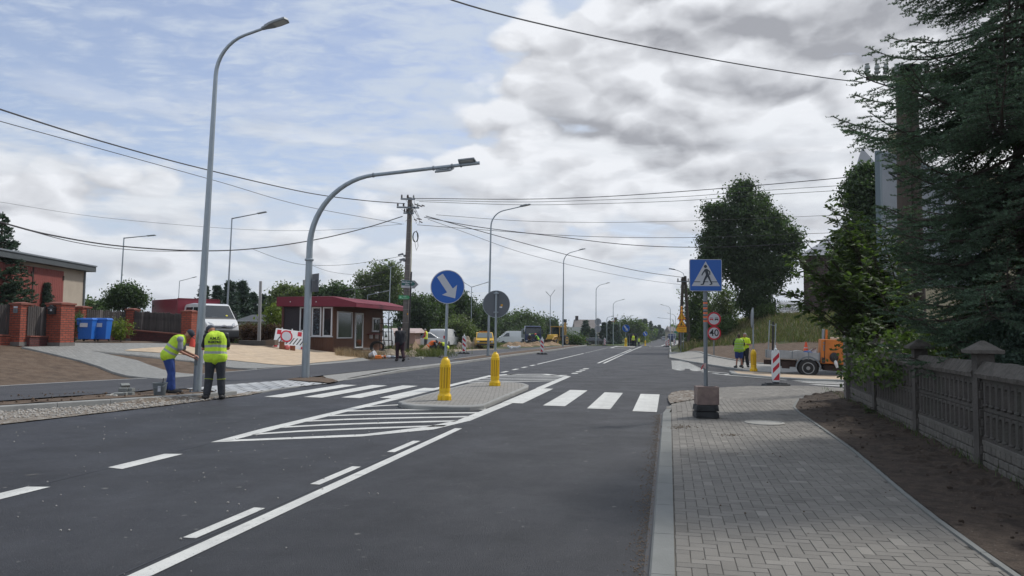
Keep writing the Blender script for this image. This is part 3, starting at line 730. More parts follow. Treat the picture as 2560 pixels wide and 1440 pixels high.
scatter('soil_crumbs', 'brown crumbs of soil lying on the grey block pavement', 'soil crumbs', 260, pc, lambda: random.uniform(.004, .012), mat('crumb_brown', (.10, .07, .045), .95))
PZ = 0.0
def pe(): s = random.uniform(3.5, 15); return xy(s, -.15-abs(random.gauss(0, .07)))
scatter('kerb_grit', 'sandy grit swept against the right kerb', 'grit', 2200, pe, lambda: random.uniform(.002, .008), mat('grit_sand', (.17, .13, .095), .95))
PZ = .13
def pv():
    s = random.uniform(5, 17); tk = float(np.interp(s, *KS)); tb = float(np.interp(s, *BS)); tn = float(np.interp(s, [5, 13.5, 17, 20.6], [-17.5, -14.25, -13.3, -12.65])); return xy(s, random.uniform(tb-6, tb-.4) if random.random() < .5 or tn > tk-.35 else random.uniform(tn+.12, tk-.2))
PZ = .02
scatter('verge_clods', 'small clods and pebbles on the bare soil verge', 'soil clods', 700, pv, lambda: abs(random.gauss(0, .014))+.006, m_soil)

PZ = 0.0
def pch():
    while True:
        k = random.random()
        if k < .5: s = random.uniform(5, 18); t = -3.6-abs(random.gauss(0, 3.2))
        elif k < .8: s = random.uniform(8, 40); t = -10.0+abs(random.gauss(0, .9))
        else: s = random.uniform(4, 30); t = random.uniform(-10, -.3)
        tk = float(np.interp(s, *KS))
        if t > tk+1.2 or (s > 17 and t > tk+.15): return xy(s, t)
scatter('road_chips', 'pale stone chips and dust crumbs scattered over the asphalt', 'stone chips', 380, pch, lambda: random.uniform(.004, .013), mat('chip_grey', (.30, .29, .27), .9))
# ================================================================ STREET FURNITURE
m_concpole = mat('weathered_concrete', (.15, .135, .125), .85, var=.22, vs=5, bump=.4, stretch=(1, 1, .5))
m_oldwood = mat('creosoted_timber', (.075, .058, .046), .9, var=.35, vs=7, bump=.8, stretch=(1, 1, .08))
m_porc = mat('porcelain', (.26, .28, .26), .3); m_porcb = mat('brown_porcelain', (.06, .04, .035), .3)
m_cable = mat('cable_black', (.03, .03, .033), .6)
m_lampgrey = mat('lamp_head_grey', (.23, .25, .265), .45, .2)
m_lens = mat('lamp_lens', (.45, .46, .45), .2)
TD = Vector((CA, -SA, 0))      # direction across the road, towards the right
SDR = Vector((SA, CA, 0))      # direction along the road
def arc_pts(h0, Rr, phi, straight, n=8):
    pts = [(Rr-Rr*math.cos(R(phi)*i/n), h0+Rr*math.sin(R(phi)*i/n)) for i in range(n+1)]
    a = R(90-phi); e = pts[-1]; pts.append((e[0]+straight*math.cos(a), e[1]+straight*math.sin(a))); return pts, a
def street_lamp(loc, label, h0, Rr, phi, straight, r0, r1, lean=0.0, rz=-A, group='street lamps along the road', head=(.62, .30), big=False, flip=1):
    """curved-arm lamp; local +X points over the road"""
    t = thing('street_lamp', label, 'street lamp', loc, rz, group)
    pts, a = arc_pts(h0, Rr, phi, straight); pts = [(flip*x, 0, z) for x, z in pts]
    mb = MB(); zs = [0, h0*.3, h0*.6, h0]; mb.tube([(0, 0, z) for z in zs], [r0+(r1-r0)*z/h0 for z in zs], 14, caps=False)
    mb.tube([(0, 0, -.3), (0, 0, .012)], r0*1.02, 14)
    mb.build('pole', galv, t, smooth='auto')
    mb = MB(); n = len(pts); mb.tube(pts, [r1*(1-.35*i/(n-1)) for i in range(n)], 12); mb.build('arm', galv, t, smooth='auto')
    if big:
        mb = MB(); mb.lathe([(r0*1.0, .0), (r0*1.9, .0), (r0*1.9, .02), (r0*1.0, .02)], 4)
        for k in range(4): b = math.pi/4+k*math.pi/2; mb.lathe([(.02, .02), (.02, .06), (.012, .09)], 6, c=(r0*1.5*math.cos(b), r0*1.5*math.sin(b), 0))
        mb.build('base_plate', dgalv, t)
        mb = MB(); mb.box((flip*.0, -r0*.92, .95), (.10, .03, .55)); mb.build('access_door', dgalv, t, bevel=.01)
    e = Vector(pts[-1]); ax = Vector((flip*math.cos(a), 0, math.sin(a))); M = Matrix.Translation(e+ax*head[0]*.42) @ Matrix.Rotation(-flip*a, 4, 'Y')
    mb = MB(); L, W = head; poly = [(-L*.62, -.05), (-L*.45, -.07), (-L*.2, -W*.42), (L*.1, -W*.5), (L*.5, -W*.46), (L*.56, 0), (L*.5, W*.46), (L*.1, W*.5), (-L*.2, W*.42), (-L*.45, .07), (-L*.62, .05)]
    poly = [(flip*x, y) for x, y in poly]
    mb.prism(poly, .055, M @ Matrix.Translation((0, 0, -.02))); mb.box((-flip*L*.32, 0, .03), (L*.4, .14, .09), mi=0, rot=None) if False else None
    mb.prism([(x*.6-flip*L*.12, y*.5) for x, y in poly], .05, M @ Matrix.Translation((0, 0, .035)))
    hd = mb.build('lamp_head', m_lampgrey, t, bevel=.008)
    mb = MB(); mb.prism([(flip*(-L*.05), -W*.36), (flip*L*.46, -W*.36), (flip*L*.46, W*.36), (flip*(-L*.05), W*.36)], .006, M @ Matrix.Translation((0, 0, -.028)))
    mb.build('lens', m_lens, hd)
    t.rotation_euler = (0, 0, rz)
    t.matrix_basis = Matrix.Translation(loc) @ Matrix.Rotation(lean, 4, Vector((0, 1, 0))) @ Matrix.Rotation(rz, 4, 'Z')
    return t
p = at(492, 981)
street_lamp(p, 'tall galvanised street lamp with curved arm between the two bent-over workers', 8.05, 1.05, 74, .62, .105, .052, lean=R(1.5), group='curved-arm street lamps', big=True, head=(.62, .30))
lb = 'curved-arm street lamp '
p = at(1220, 891); street_lamp(p, lb+'behind the round grey sign back on the left kerb', 7.98, 1.0, 78, 1.1, .085, .045, lean=R(.7), group='curved-arm street lamps', big=True)
p = at(1407, 867); street_lamp(p, lb+'next to the yellow excavator', 8.85, 1.1, 76, .9, .09, .05, lean=R(.3), group='curved-arm street lamps')
p = ground(1490, 123); street_lamp(p, lb+'beside the dark hatchback', 9.0, 1.1, 76, .9, .09, .055, group='curved-arm street lamps')
p = ground(1533, 163); street_lamp(p, lb+'standing left of the far blue arrow sign', 8.6, 1.1, 76, 1.2, .09, .06, group='curved-arm street lamps')
p = ground(1550, 190); street_lamp(p, 'shorter curved lamp just right of the far curved lamps', 6.2, .6, 80, 2.4, .09, .06, group='curved-arm street lamps')
p = ground(1517, 150); street_lamp(p, 'short dark lamp post in front of the far dark firs', 5.2, .5, 80, .5, .08, .06, group='curved-arm street lamps')
p = ground(1676, 170); street_lamp(p, 'far right-hand lamp arching left, nearest of its row', 8.2, .9, 76, 1.1, .09, .06, rz=-A, flip=-1, group='far lamps arching from the right')
p = ground(1684, 200); street_lamp(p, 'far right-hand lamp with the long level arm', 6.3, .5, 84, 3.3, .09, .07, flip=-1, group='far lamps arching from the right')
p = ground(1689, 215); street_lamp(p, 'far right-hand lamp farthest along its row', 7.6, 1.0, 76, 1.2, .1, .07, flip=-1, group='far lamps arching from the right')
def straight_lamp(loc, label, h, arms, r0=.07, group='straight-arm lamps on the left lot', lean=0):
    t = thing('street_lamp', label, 'street lamp', loc, 0, group)
    MB().tube([(0, 0, -.3), (0, 0, h*.5), (0, 0, h)], [r0, r0*.8, r0*.6], 10).build('pole', galv, t, smooth='auto')
    for dx, dz in arms:
        d = Vector((dx, 0, dz)); sg = 1 if dx > 0 else -1
        MB().tube([(0, 0, h-.04), Vector((0, 0, h-.04))+d], [.04, .03], 8).build('arm', dgalv, t, smooth='auto')
        e = Vector((0, 0, h-.04))+d; M = Matrix.Translation(e+d.normalized()*.28) @ Matrix.Rotation(-math.atan2(d.z, d.x) if sg > 0 else math.pi-math.atan2(d.z, d.x), 4, 'Y')
        mb = MB(); mb.box((0, 0, 0), (.62, .24, .07)); mb.v = [tuple(M @ Vector(v)) for v in mb.v]
        mb.build('lamp_head', m_lampgrey, t, bevel=.01)
    t.matrix_basis = Matrix.Translation(loc) @ Matrix.Rotation(lean, 4, Vector((0, 1, 0)))
    return t
def lamp_px(px, py, dist, label, arms, r0=.07, lean=R(1.2), group='straight-arm lamps on the left lot'):
    top = D(px, py, dist); g_ = ground(px-3, dist); h = top.z-g_.z
    return straight_lamp((top.x-h*math.tan(lean), top.y, g_.z), label, h/math.cos(lean), arms, r0, group, lean)
lamp_px(310, 594, 55, 'lamp with straight arm above the round bushy tree on the left', [(1.75, .22)])
lamp_px(580, 545, 50, 'lamp with straight arm rising behind the white crew-cab truck', [(1.75, .40)])
lamp_px(449, 702, 100, 'small distant lamp over the burgundy box body', [(1.7, .5)])
lamp_px(977, 668, 72, 'double-arm lamp left of the concrete power pole', [(.75, .5), (-.6, .3)], group='double-arm lamps')
lamp_px(1179, 717, 92, 'double-arm lamp seen between the blue arrow sign and the sign back', [(1.6, .5), (-.75, .45)], group='double-arm lamps', lean=0)
lamp_px(1376, 740, 112, 'double-arm lamp between the blue lorry and the excavator', [(.35, .5), (-.3, .3)], group='double-arm lamps', lean=0)
lamp_px(919, 737, 62, 'thin distant lamp showing just above the kiosk roof', [(1.3, .3)], .035, lean=0)
# big lamp over the crossing
def crossing_lamp():
    p = at(763, 947)
    t = thing('crossing_lamp', 'thick curved crossing lamp reaching over the road with two lamp heads', 'street lamp', p, 0)
    MB().tube([(0, 0, -.2), (0, 0, 3.0), (0, 0, 3.86)], [.128, .112, .107], 18).build('pole', galv, t, smooth='auto')
    pts, a = arc_pts(4.28, 2.35, 84, 0, 14)[0][:-1], R(5.5)
    e = pts[-1]; pts += [(e[0]+1.7, e[1]+1.7*math.tan(a)), (e[0]+3.5, e[1]+3.5*math.tan(a))]
    rr = [.10-.045*i/(len(pts)-1) for i in range(len(pts))]
    mb = MB(); mb.tube([(0, 0, 3.86)]+[(x, 0, z) for x, z in pts], [.103]+rr, 16); mb.build('arm', galv, t, smooth='auto')
    MB().lathe([(.12, 3.82), (.145, 3.84), (.145, 3.88), (.12, 3.9)], 18).build('flange', galv, t, smooth='auto'); MB().lathe([(.115, 2.95), (.12, 2.95), (.12, 2.99), (.113, 2.99)], 18).build('collar', galv, t, smooth='auto')
    mb = MB(); mb.lathe([(.12, .0), (.24, .0), (.24, .02), (.12, .02)], 4)
    for k in range(4): b = math.pi/4+k*math.pi/2; mb.lathe([(.022, .02), (.022, .06), (.012, .09)], 6, c=(.19*math.cos(b), .19*math.sin(b), 0))
    mb.build('base_plate', dgalv, t)
    X = e[0]; Z = e[1]
    for k, (dx, tilt, drop) in enumerate([(2.35, 22, -.13), (3.1, -14, .06)]):
        M = Matrix.Translation((X+dx, -.0, Z+dx*math.tan(a)+drop)) @ Matrix.Rotation(-a, 4, 'Y') @ Matrix.Rotation(R(tilt), 4, 'X')
        mb = MB(); mb.prism([(-.26, -.2), (.26, -.2), (.3, .2), (-.3, .2)], .05, M); mb.prism([(-.12, -.1), (.12, -.1), (.14, .12), (-.14, .12)], .04, M @ Matrix.Translation((0, 0, .05)))
        h = mb.build('lamp_head', m_lampgrey, t, bevel=.008)
        mb = MB(); mb.prism([(-.2, -.16), (.2, -.16), (.23, .16), (-.23, .16)], .006, M @ Matrix.Translation((0, 0, -.008))); mb.build('lens', m_lens, h)
    for dx in (.0, 2.0, 2.6, 2.9):
        mb = MB(); c = Vector((X+dx, 0, Z+dx*math.tan(a))); mb.tube([c-Vector((.025, 0, 0)), c+Vector((.025, 0, 0))], .075, 12); mb.build('clamp', dgalv, t)
    # sign seen from behind
    mb = MB(); Ms = Matrix.Translation((.17, .15, 3.12)) @ Matrix.Rotation(R(-46), 4, 'Z')
    mb.box((0, 0, 0), (.60, .02, .60)); mb.v = [tuple(Ms @ Vector(v)) for v in mb.v]
    s = mb.build('sign_panel', signback, t, bevel=.012)
    mb = MB(); mb.box((.02, -.005, -.0), (.66, .012, .62))
    MB().box((.10, .06, 3.2), (.16, .05, .04), rot=R(30)).build('bracket', dgalv, t)
    m = Matrix.Translation((0, -.128, 1.07))
    MB().box((0, -.114, 1.12), (.09, .006, .07)).build('sticker', mat('yellowed_sticker', (.42, .42, .22), .6), t); MB().box((.0, -.117, .62), (.05, .006, .05)).build('sticker', MATS['yellowed_sticker'], t)
    t.matrix_basis = Matrix.Translation(p) @ Matrix.Rotation(R(.5), 4, Vector((0, 1, 0))) @ Matrix.Rotation(-R(9), 4, 'Z')
crossing_lamp()

# ---- signs
def disc(mb, r, y, th=.004, n=40, c=(0, 0), mi=0):
    mb.prism([(c[0]+r*math.cos(2*math.pi*k/n), c[1]+r*math.sin(2*math.pi*k/n)) for k in range(n)], th, face_M(y), mi)
def bollard_mesh(t, H=.92, scale=1.0):
    mb = MB(); r = .125
    prof = [(.115, .13), (.118, .20), (.105, .22), (.105, H-.17), (.108, H-.16), (.107, H-.12), (.100, H-.07), (.078, H-.02), (.045, H+.005), (.045, H+.03), (.01, H+.03)]
    mb.lathe(prof, 28); mb.build('bollard_core', yellowp, t, smooth='auto')
    mb = MB()
    for k in range(12):
        a = 2*math.pi*k/12+.13
        c, s = math.cos(a), math.sin(a)
        M = Matrix.Translation((c*.108, s*.108, (.24+H-.19)/2)) @ Matrix.Rotation(a, 4, 'Z')
        b = MB(); b.box((0, 0, 0), (.022, .026, H-.43)); mb.add(b.v, b.f, 0, M)
    mb.lathe([(.10, .2), (.122, .2), (.122, .26), (.10, .27)], 28); mb.lathe([(.10, H-.20), (.121, H-.20), (.119, H-.13), (.10, H-.12)], 28)
    mb.build('rib_ring', yellowp, t, smooth='auto')
    mb = MB(); mb.lathe([(.1065, .25), (.1065, H-.2)], 24); mb.build('slot', yellowd, t)
    mb = MB(); mb.lathe([(.15, .0), (.155, .02), (.15, .10), (.125, .15), (.10, .15)], 8)
    for k in range(4): a = k*math.pi/2+math.pi/4; mb.box((.125*math.cos(a), .125*math.sin(a), .05), (.09, .09, .10), rot=a)
    mb.build('foot', yellowp, t, bevel=.006)
def arrow_poly(L=.60):
    # arrow pointing along -Y of local, then rotated
    w, hw, hl = .075, .20, .21
    return [(-w, L/2), (w, L/2), (w, -L/2+hl), (hw, -L/2+hl+.015), (0, -L/2), (-hw, -L/2+hl+.015), (-w, -L/2+hl)]
def keep_right(loc, label, hpole, r, back=False, rz=0.0, lean=0.0, bol=True, H=.92):
    t = thing('keep_right_sign', label, 'traffic sign', loc, rz, 'round blue arrow signs on yellow bollards')
    if bol: bollard_mesh(t, H)
    zc = hpole
    y = .05 if back else -.05
    MB().tube([(0, 0, .2), (0, 0, zc+r-.03)], .032, 12).build('pole', galv, t, smooth='auto')
    mb = MB(); n = 44; sg = 1 if not back else -1
    yb = -.038 if not back else .058
    disc(mb, r, yb, .018, n); pn = mb.build('panel', signback, t)
    mb = MB(); ring = [(r*math.cos(2*math.pi*k/n), r*math.sin(2*math.pi*k/n)) for k in range(n)]
    if not back:
        mb = MB(); disc(mb, r-.004, yb-.0185, .0015, n); mb.build('rim', signwhite, pn)
        mb = MB(); disc(mb, r-.016, yb-.0205, .0015, n); mb.build('face', signblue, pn)
        mb = MB(); mb.prism(arrow_poly(r*1.62), .002, face_M(yb-.0225) @ Matrix.Rotation(R(35), 4, 'Z')); mb.build('arrow', signwhite, pn)
    else:
        mb = MB(); disc(mb, r-.01, .060, .0015, n); mb.build('face', signblue, pn)
        for z in (r*.80, -r*.62): MB().box((0, -.02, z), (.14 if z > 0 else .13, .10, .035)).build('bracket', galv, pn, bevel=.004)
        mb = MB()
        vs = []
        for k in range(n): a = 2*math.pi*k/n; vs += [(r*math.cos(a), .036, r*math.sin(a)), ((r+.012)*math.cos(a), .036, (r+.012)*math.sin(a)), ((r+.012)*math.cos(a), .062, (r+.012)*math.sin(a))]
        mb.add(vs, [(3*k+i, 3*((k+1) % n)+i, 3*((k+1) % n)+i+1, 3*k+i+1) for k in range(n) for i in (0, 1)]); mb.build('rim', galv, pn)
        mb = MB(); mb.box((.155, .038, -.03), (.055, .003, .055), rot=None); s = mb.build('sticker', mat('orange_sticker', (.62, .33, .03), .6), pn)
        mb = MB(); mb.box((.13, .0375, -.085), (.075, .003, .04)); mb.build('sticker', mat('white_sticker', (.6, .6, .62), .6), pn)
    for ch in pn.children: pass
    pn.location = (0, 0, zc)
    t.matrix_basis = Matrix.Translation(loc) @ Matrix.Rotation(lean, 4, Vector((0, 1, 0))) @ Matrix.Rotation(rz, 4, 'Z')
    return t
p = at(1111, 997, .12); p.z = T(p.x, p.y)+.092
keep_right(p, 'round blue keep-right arrow sign on the nearest yellow bollard', 2.49, .375, rz=R(6), lean=R(.8))
p = at(1237, 962, .12); p.z = T(p.x, p.y)+.092
keep_right(p, 'round sign seen from its grey back on the second yellow bollard of the near island', 2.29, .375, True, rz=R(-4), lean=R(.4))
p = ground(1564, 82); p.z += .12; keep_right(p, 'round blue arrow sign on the bollard of the middle-distance island', 2.0, .42, lean=R(1), rz=R(0))
p = ground(1613, 130); p.z += .12; keep_right(p, 'farthest round blue arrow sign on its yellow bollard', 2.1, .42)
# bollard with the edge-on sign on the side-road island
p = at(1884, 928, .12)
t = thing('side_road_sign', 'yellow bollard with a thin pole and an edge-on sign panel beside the two standing men', 'traffic sign', (p.x, p.y, p.z), R(-101))
bollard_mesh(t, .92)
MB().tube([(0, 0, .2), (0, 0, 2.75)], .032, 12).build('pole', galv, t, smooth='auto')
mb = MB(); disc(mb, .40, -.035, .02, 36); pn = mb.build('panel', dgalv, t); pn.location = (0, 0, 2.28)

# pedestrian crossing sign
def person_icon():
    S = []
    def seg(a, b, w0, w1): 
        a = Vector(a); b = Vector(b); d = (b-a).normalized(); n = Vector((-d.y, d.x)); S.append([tuple(a+n*w0), tuple(b+n*w1), tuple(b-n*w1), tuple(a-n*w0)])
    return S, seg
def crossing_sign():
    p = at(1765, 1044, .036); p.z = .037
    t = thing('pedestrian_crossing_sign', 'square blue pedestrian crossing sign on a grey pole set in a pinkish concrete block', 'traffic sign', p, R(-3))
    mb = MB()
    for z, w in ((.0, .43), (.125, .42)):
        mb.box((-.005, 0, z+.06), (w, .36, .10), taper=.95); mb.box((-w*.36, -.17, z+.075), (.06, .06, .06)); mb.box((w*.36, -.17, z+.075), (.06, .06, .06)); mb.box((0, 0, z+.112), (w*.9, .34, .012))
    mb.build('rubber_foot', rubber, t, bevel=.01)
    mb = MB(); mb.box((.012, 0, .415), (.40, .32, .33)); mb.box((.012, 0, .248), (.37, .3, .012)); b = mb.build('concrete_block', mat('pinkish_concrete', (.21, .155, .14), .9, var=.25, vs=7, bump=.5, col2=(.26, .20, .17), c2s=4), t, bevel=.012)
    MB().lathe([(.045, .578), (.11, .578), (.11, .588), (.045, .588)], 18, c=(.07, .0, 0)).build('hole', black, b)
    MB().tube([(0, 0, .24), (0, 0, 2.96)], .0375, 14).build('pole', dgalv, t, smooth='auto')
    mb = MB(); w = .30
    def rr(w, h, rad=.03, n=5):
        q = []
        for cx, cy, a0 in ((w-rad, h-rad, 0), (-w+rad, h-rad, 90), (-w+rad, -h+rad, 180), (w-rad, -h+rad, 270)):
            for k in range(n+1): a = R(a0+90*k/n); q.append((cx+rad*math.cos(a), cy+rad*math.sin(a)))
        return q
    mb.prism(rr(.302, .302), .016, face_M(-.04)); pn = mb.build('panel', signback, t); pn.location = (0, 0, 2.66)
    MB().prism(rr(.300, .300), .0015, face_M(-.0565)).build('rim', signwhite, pn)
    MB().prism(rr(.291, .291, .025), .0015, face_M(-.0585)).build('face', signblue, pn)
    MB().prism([(-.262, -.205), (.262, -.205), (0, .262)], .0015, face_M(-.0605)).build('triangle', signwhite, pn)
    S, seg = person_icon(); z = 1
    seg((-.215, -.125), (-.10, -.125), .007, .007); seg((-.055, -.125), (.045, -.125), .007, .007); seg((.09, -.125), (.215, -.125), .007, .007)
    seg((.0, .115), (.035, .0), .026, .028)          # torso
    seg((.0, .112), (-.045, .05), .013, .012); seg((-.045, .052), (-.075, -.005), .012, .009)
    seg((.012, .115), (.075, .065), .013, .012); seg((.075, .068), (.075, .005), .012, .009)
    seg((.03, .01), (-.02, -.085), .024, .016); seg((-.02, -.08), (-.045, -.165), .016, .013); seg((-.04, -.168), (-.095, -.178), .012, .008)
    seg((.035, .01), (.075, -.08), .022, .016); seg((.072, -.078), (.115, -.165), .015, .012); seg((.118, -.165), (.07, -.178), .012, .008)
    mb = MB()
    for k, q in enumerate(S): mb.prism(q, .0015+.0001*k, face_M(-.0622))
    disc(mb, .030, -.0622, .002, 20, c=(-.004, .165)); mb.build('walking_figure', mat('sign_ink_slate', (.03, .04, .055), .6), pn)
    MB().box((0, -.03, -.2), (.2, .04, .03)).build('bracket', galv, pn); MB().box((0, -.03, .2), (.2, .04, .03)).build('bracket', galv, pn)
    # orange tape wraps and a torn ribbon
    for z in (2.13, 2.03, 1.94, 1.865, 1.79): MB().lathe([(.0385, z-.008), (.0405, z-.006), (.0405, z+.022), (.0385, z+.024)], 14).build('orange_tape', mat('orange_tape', (.75, .16, .05), .5), t, smooth='auto')
    for z in (2.165, 2.07, 1.975, 1.895, 1.82): MB().lathe([(.0385, z-.002), (.041, z), (.041, z+.006), (.0385, z+.008)], 14).build('black_tape', black, t, smooth='auto')
    mb = MB(); mb.add([(-.03, -.04, 1.02), (-.085, -.05, .97), (-.10, -.045, .90), (-.05, -.04, .93)], [(0, 1, 2, 3)]); mb.add([(-.0, -.045, 1.02), (-.04, -.05, 1.0), (-.05, -.05, .93), (-.005, -.045, .9)], [(0, 1, 2, 3)])
    mb.build('ribbon', mat('torn_ribbon', (.55, .42, .40), .6), t)
    MB().tube([(-.05, -.045, .98), (-.10, -.06, .89)], .008, 6).build('ribbon_stripe', signred, t)
crossing_sign()
def roadsigns40():
    p = ground(1785, 47.3); 
    p = at(1785, 889)
    k = p.y/1850
    t = thing('speed_limit_sign', 'two round red-rimmed signs on one post, no overtaking above a 40 limit', 'traffic sign', p, 0)
    z2 = (889-833)*k; z1 = (889-798)*k; r = 17.6*k
    MB().tube([(0, 0, -.2), (0, 0, z1+r)], .035, 10).build('pole', dgalv, t)
    for z, kind in ((z1, 0), (z2, 1)):
        mb = MB(); disc(mb, r, -.04, .02, 40); pn = mb.build('panel', signback, t); pn.location = (0, 0, z)
        MB().prism([(r*.99*math.cos(a), r*.99*math.sin(a)) for a in [2*math.pi*q/40 for q in range(40)]], .002, face_M(-.061)).build('red_ring', signred, pn)
        mb = MB(); disc(mb, r*.77, -.0635, .002, 40); mb.build('face', signwhite, pn)
        if kind:
            text_mesh('number', '40', r*1.35, inkblack, pn, face_M(-.067), .003, bold=.006)
        else:
            for sx, m in ((-1, signred), (1, inkblack)):
                x = sx*r*.36; mb = MB(); w = r*.25
                mb.prism([(x-w, -r*.22), (x-w*.6, -r*.22), (x-w*.6, -r*.12), (x+w*.6, -r*.12), (x+w*.6, -r*.22), (x+w, -r*.22), (x+w, r*.06), (x-w, r*.06)], .003, face_M(-.067))
                mb.prism([(x-w*.85, r*.12), (x-w*.7, r*.22), (x+w*.7, r*.22), (x+w*.85, r*.12), (x+w*.7, r*.12), (x+w*.6, r*.17), (x-w*.6, r*.17), (x-w*.7, r*.12)], .003, face_M(-.067)); mb.build('car_symbol', m, pn)
    return t
roadsigns40()
def worksigns():
    dist = 55; g_ = ground(1708, dist); k = dist/1850
    t = thing('roadworks_sign', 'stack of yellow triangular and arrow-shaped temporary signs in front of the twin timber pole', 'traffic sign', g_, 0)
    b = D(1704, 870, dist); Z = lambda py: D(1704, py, dist).z-g_.z; Xc = D(1704, 800, dist).x-g_.x
    MB().tube([(Xc+.12, .03, -.2), (Xc+.12, .03, Z(776))], .03, 8).build('pole', dgalv, t)
    MB().tube([(Xc-.05, .03, -.2), (Xc-.05, .03, Z(822))], .03, 8).build('pole', dgalv, t)
    for j, (yt, yb) in enumerate(((782, 799), (800, 817))):
        w = 11.5*k; ht = Z(yt); hb = Z(yb)
        mb = MB(); mb.prism([(Xc-w, hb), (Xc+w, hb), (Xc, ht+.15)], .02, face_M(-.0)); pn = mb.build('panel', signred, t)
        mb = MB(); q = .86; cy = hb+(ht+.15-hb)/3; mb.prism([(Xc-w*q, cy+(hb-cy)*q), (Xc+w*q, cy+(hb-cy)*q), (Xc, cy+(ht+.15-cy)*q)], .003, face_M(-.022)); mb.build('face', signyel, pn)
        mb = MB(); h = ht-hb
        if j == 0:
            for sx in (-1, 1): mb.prism([(Xc+sx*.10, hb+.05), (Xc+sx*.13, hb+.05), (Xc+sx*.13, hb+.18), (Xc+sx*.07, hb+.30), (Xc+sx*.07, hb+.38), (Xc+sx*.04, hb+.38), (Xc+sx*.04, hb+.29), (Xc+sx*.10, hb+.17)], .003, face_M(-.026))
        else:
            mb.prism([(Xc-.12, hb+.05), (Xc-.09, hb+.05), (Xc-.05, hb+.17), (Xc-.02, hb+.05), (Xc+.01, hb+.05), (Xc-.0, hb+.20), (Xc+.02, hb+.30), (Xc-.06, hb+.28)], .003, face_M(-.026)); mb.prism([(Xc+.08, hb+.05), (Xc+.20, hb+.05), (Xc+.15, hb+.11)], .003, face_M(-.026)); disc(mb, .04, -.026, .003, 10, c=(Xc+.02, hb+.34)); mb.prism([(Xc-.02, hb+.2), (Xc+.1, hb+.09), (Xc+.11, hb+.11), (Xc-.01, hb+.23)], .004, face_M(-.026))
        mb.build('symbol', inkblack, pn)
    zt, zb = Z(818), Z(830); mb = MB(); zc = (zt+zb)/2
    mb.prism([(Xc-.45, zc), (Xc-.30, zb-.02), (Xc+.36, zb-.02), (Xc+.36, zt+.02), (Xc-.30, zt+.02)], .02, face_M(0)); pn = mb.build('arrow_panel', signyel, t)
    text_mesh('lettering', 'Czerwonka', .105, inkblack, pn, face_M(-.022, Xc+.03, zc+.07), .002); text_mesh('lettering', 'osiedle', .095, inkblack, pn, face_M(-.022, Xc+.03, zc-.09), .002)
    mb = MB(); mb.lathe([(.02, 0), (.09, .02), (.10, .10), (.06, .16), (.05, .26), (.07, .30), (.07, .42), (.03, .46), (.02, .46)], 12, c=(Xc, 0, Z(781))); mb.build('warning_lamp', mat('amber_lamp', (.75, .30, .03), .3), t, smooth='auto')
worksigns()
def barrier(px, pyb, pyt, label, dist=None, rz=0.0, lean=0.0, mirror=1, flat=False):
    """red and white guide board in a rubber foot; pyb: foot bottom, pyt: top of board"""
    p = at(px, pyb) if dist is None else ground(px, dist); k = p.y/1850; H = (pyb-pyt)*k
    t = thing('guide_board', label, 'road barrier', p, rz, 'red and white guide boards')
    mb = MB(); mb.box((0, 0, .045), (.80, .38, .07), taper=.93); mb.box((-.24, 0, .09), (.18, .26, .05), taper=.8); mb.box((.24, 0, .09), (.18, .26, .05), taper=.8); mb.box((0, 0, .10), (.16, .2, .08), taper=.9)
    mb.build('rubber_foot', rubber, t, bevel=.012)
    w = .125; z0 = .14; z1 = H-.06
    poly = [(-w*.75, z0), (w*.75, z0), (w, z0+.12), (w*1.08, (z0+z1)/2), (w, z1-.06), (w*.8, z1), (-w*.8, z1), (-w, z1-.06), (-w*1.08, (z0+z1)/2), (-w, z0+.12)]
    mb = MB(); mb.prism(poly, .05, face_M(.025)); mb.box((0, 0, z0-.03), (.06, .05, .1)); mb.lathe([(.05, z1), (.045, z1+.05), (.02, z1+.07), (.018, z1+.14), (.01, z1+.15)], 10)
    b = mb.build('board', white, t, bevel=.008)
    mb = MB(); iw = w*.82; n = 3; pitch = (z1-z0-.08)/n
    for i in range(n):
        za = z0+.05+i*pitch; a, c = (za, za+pitch*.5) if mirror > 0 else (za, za+pitch*.5)
        if i == 0: q = [(-iw, za), (iw, za), (iw, za+.26*pitch+.16)] if mirror > 0 else [(-iw, za), (iw, za), (-iw, za+.26*pitch+.16)]
        else:
            sk = .20; lo = za-.08
            q = [(-iw*mirror, lo), (iw*mirror, lo+sk), (iw*mirror, lo+sk+pitch*.48), (-iw*mirror, lo+pitch*.48)]
            q = [(x, min(z, z1-.035)) for x, z in q]
            if mirror < 0: q = q
        mb.prism(q, .003+.0002*i, face_M(-.0255))
        mb.prism(q, .003+.0002*i, face_M(.0285))
    mb.build('red_stripe', signred, b)
    return t
barrier(1940, 966, 872, 'red and white guide board standing on the pavement edge before the orange truck', rz=R(4), lean=0)
barrier(1160, 885, 838, 'red and white guide board by the crouching workers', mirror=-1)
barrier(1355, 886, 845, 'red and white guide board on the left kerb in front of the blue lorry', mirror=-1)
barrier(1512, 866, 846, 'red and white guide board at the nose of the dark hatchback', dist=100, mirror=-1)
barrier(1598, 864, 853, 'tiny red and white guide board left of the farthest bollard', dist=160)
barrier(1671, 870, 849, 'front red and white guide board of the pair at the far right kerb', dist=88)
barrier(1665, 868, 851, 'rear red and white guide board of the pair at the far right kerb', dist=102)
barrier(1686, 865, 848, 'red and white guide board beside the dark blue lorry', dist=130)
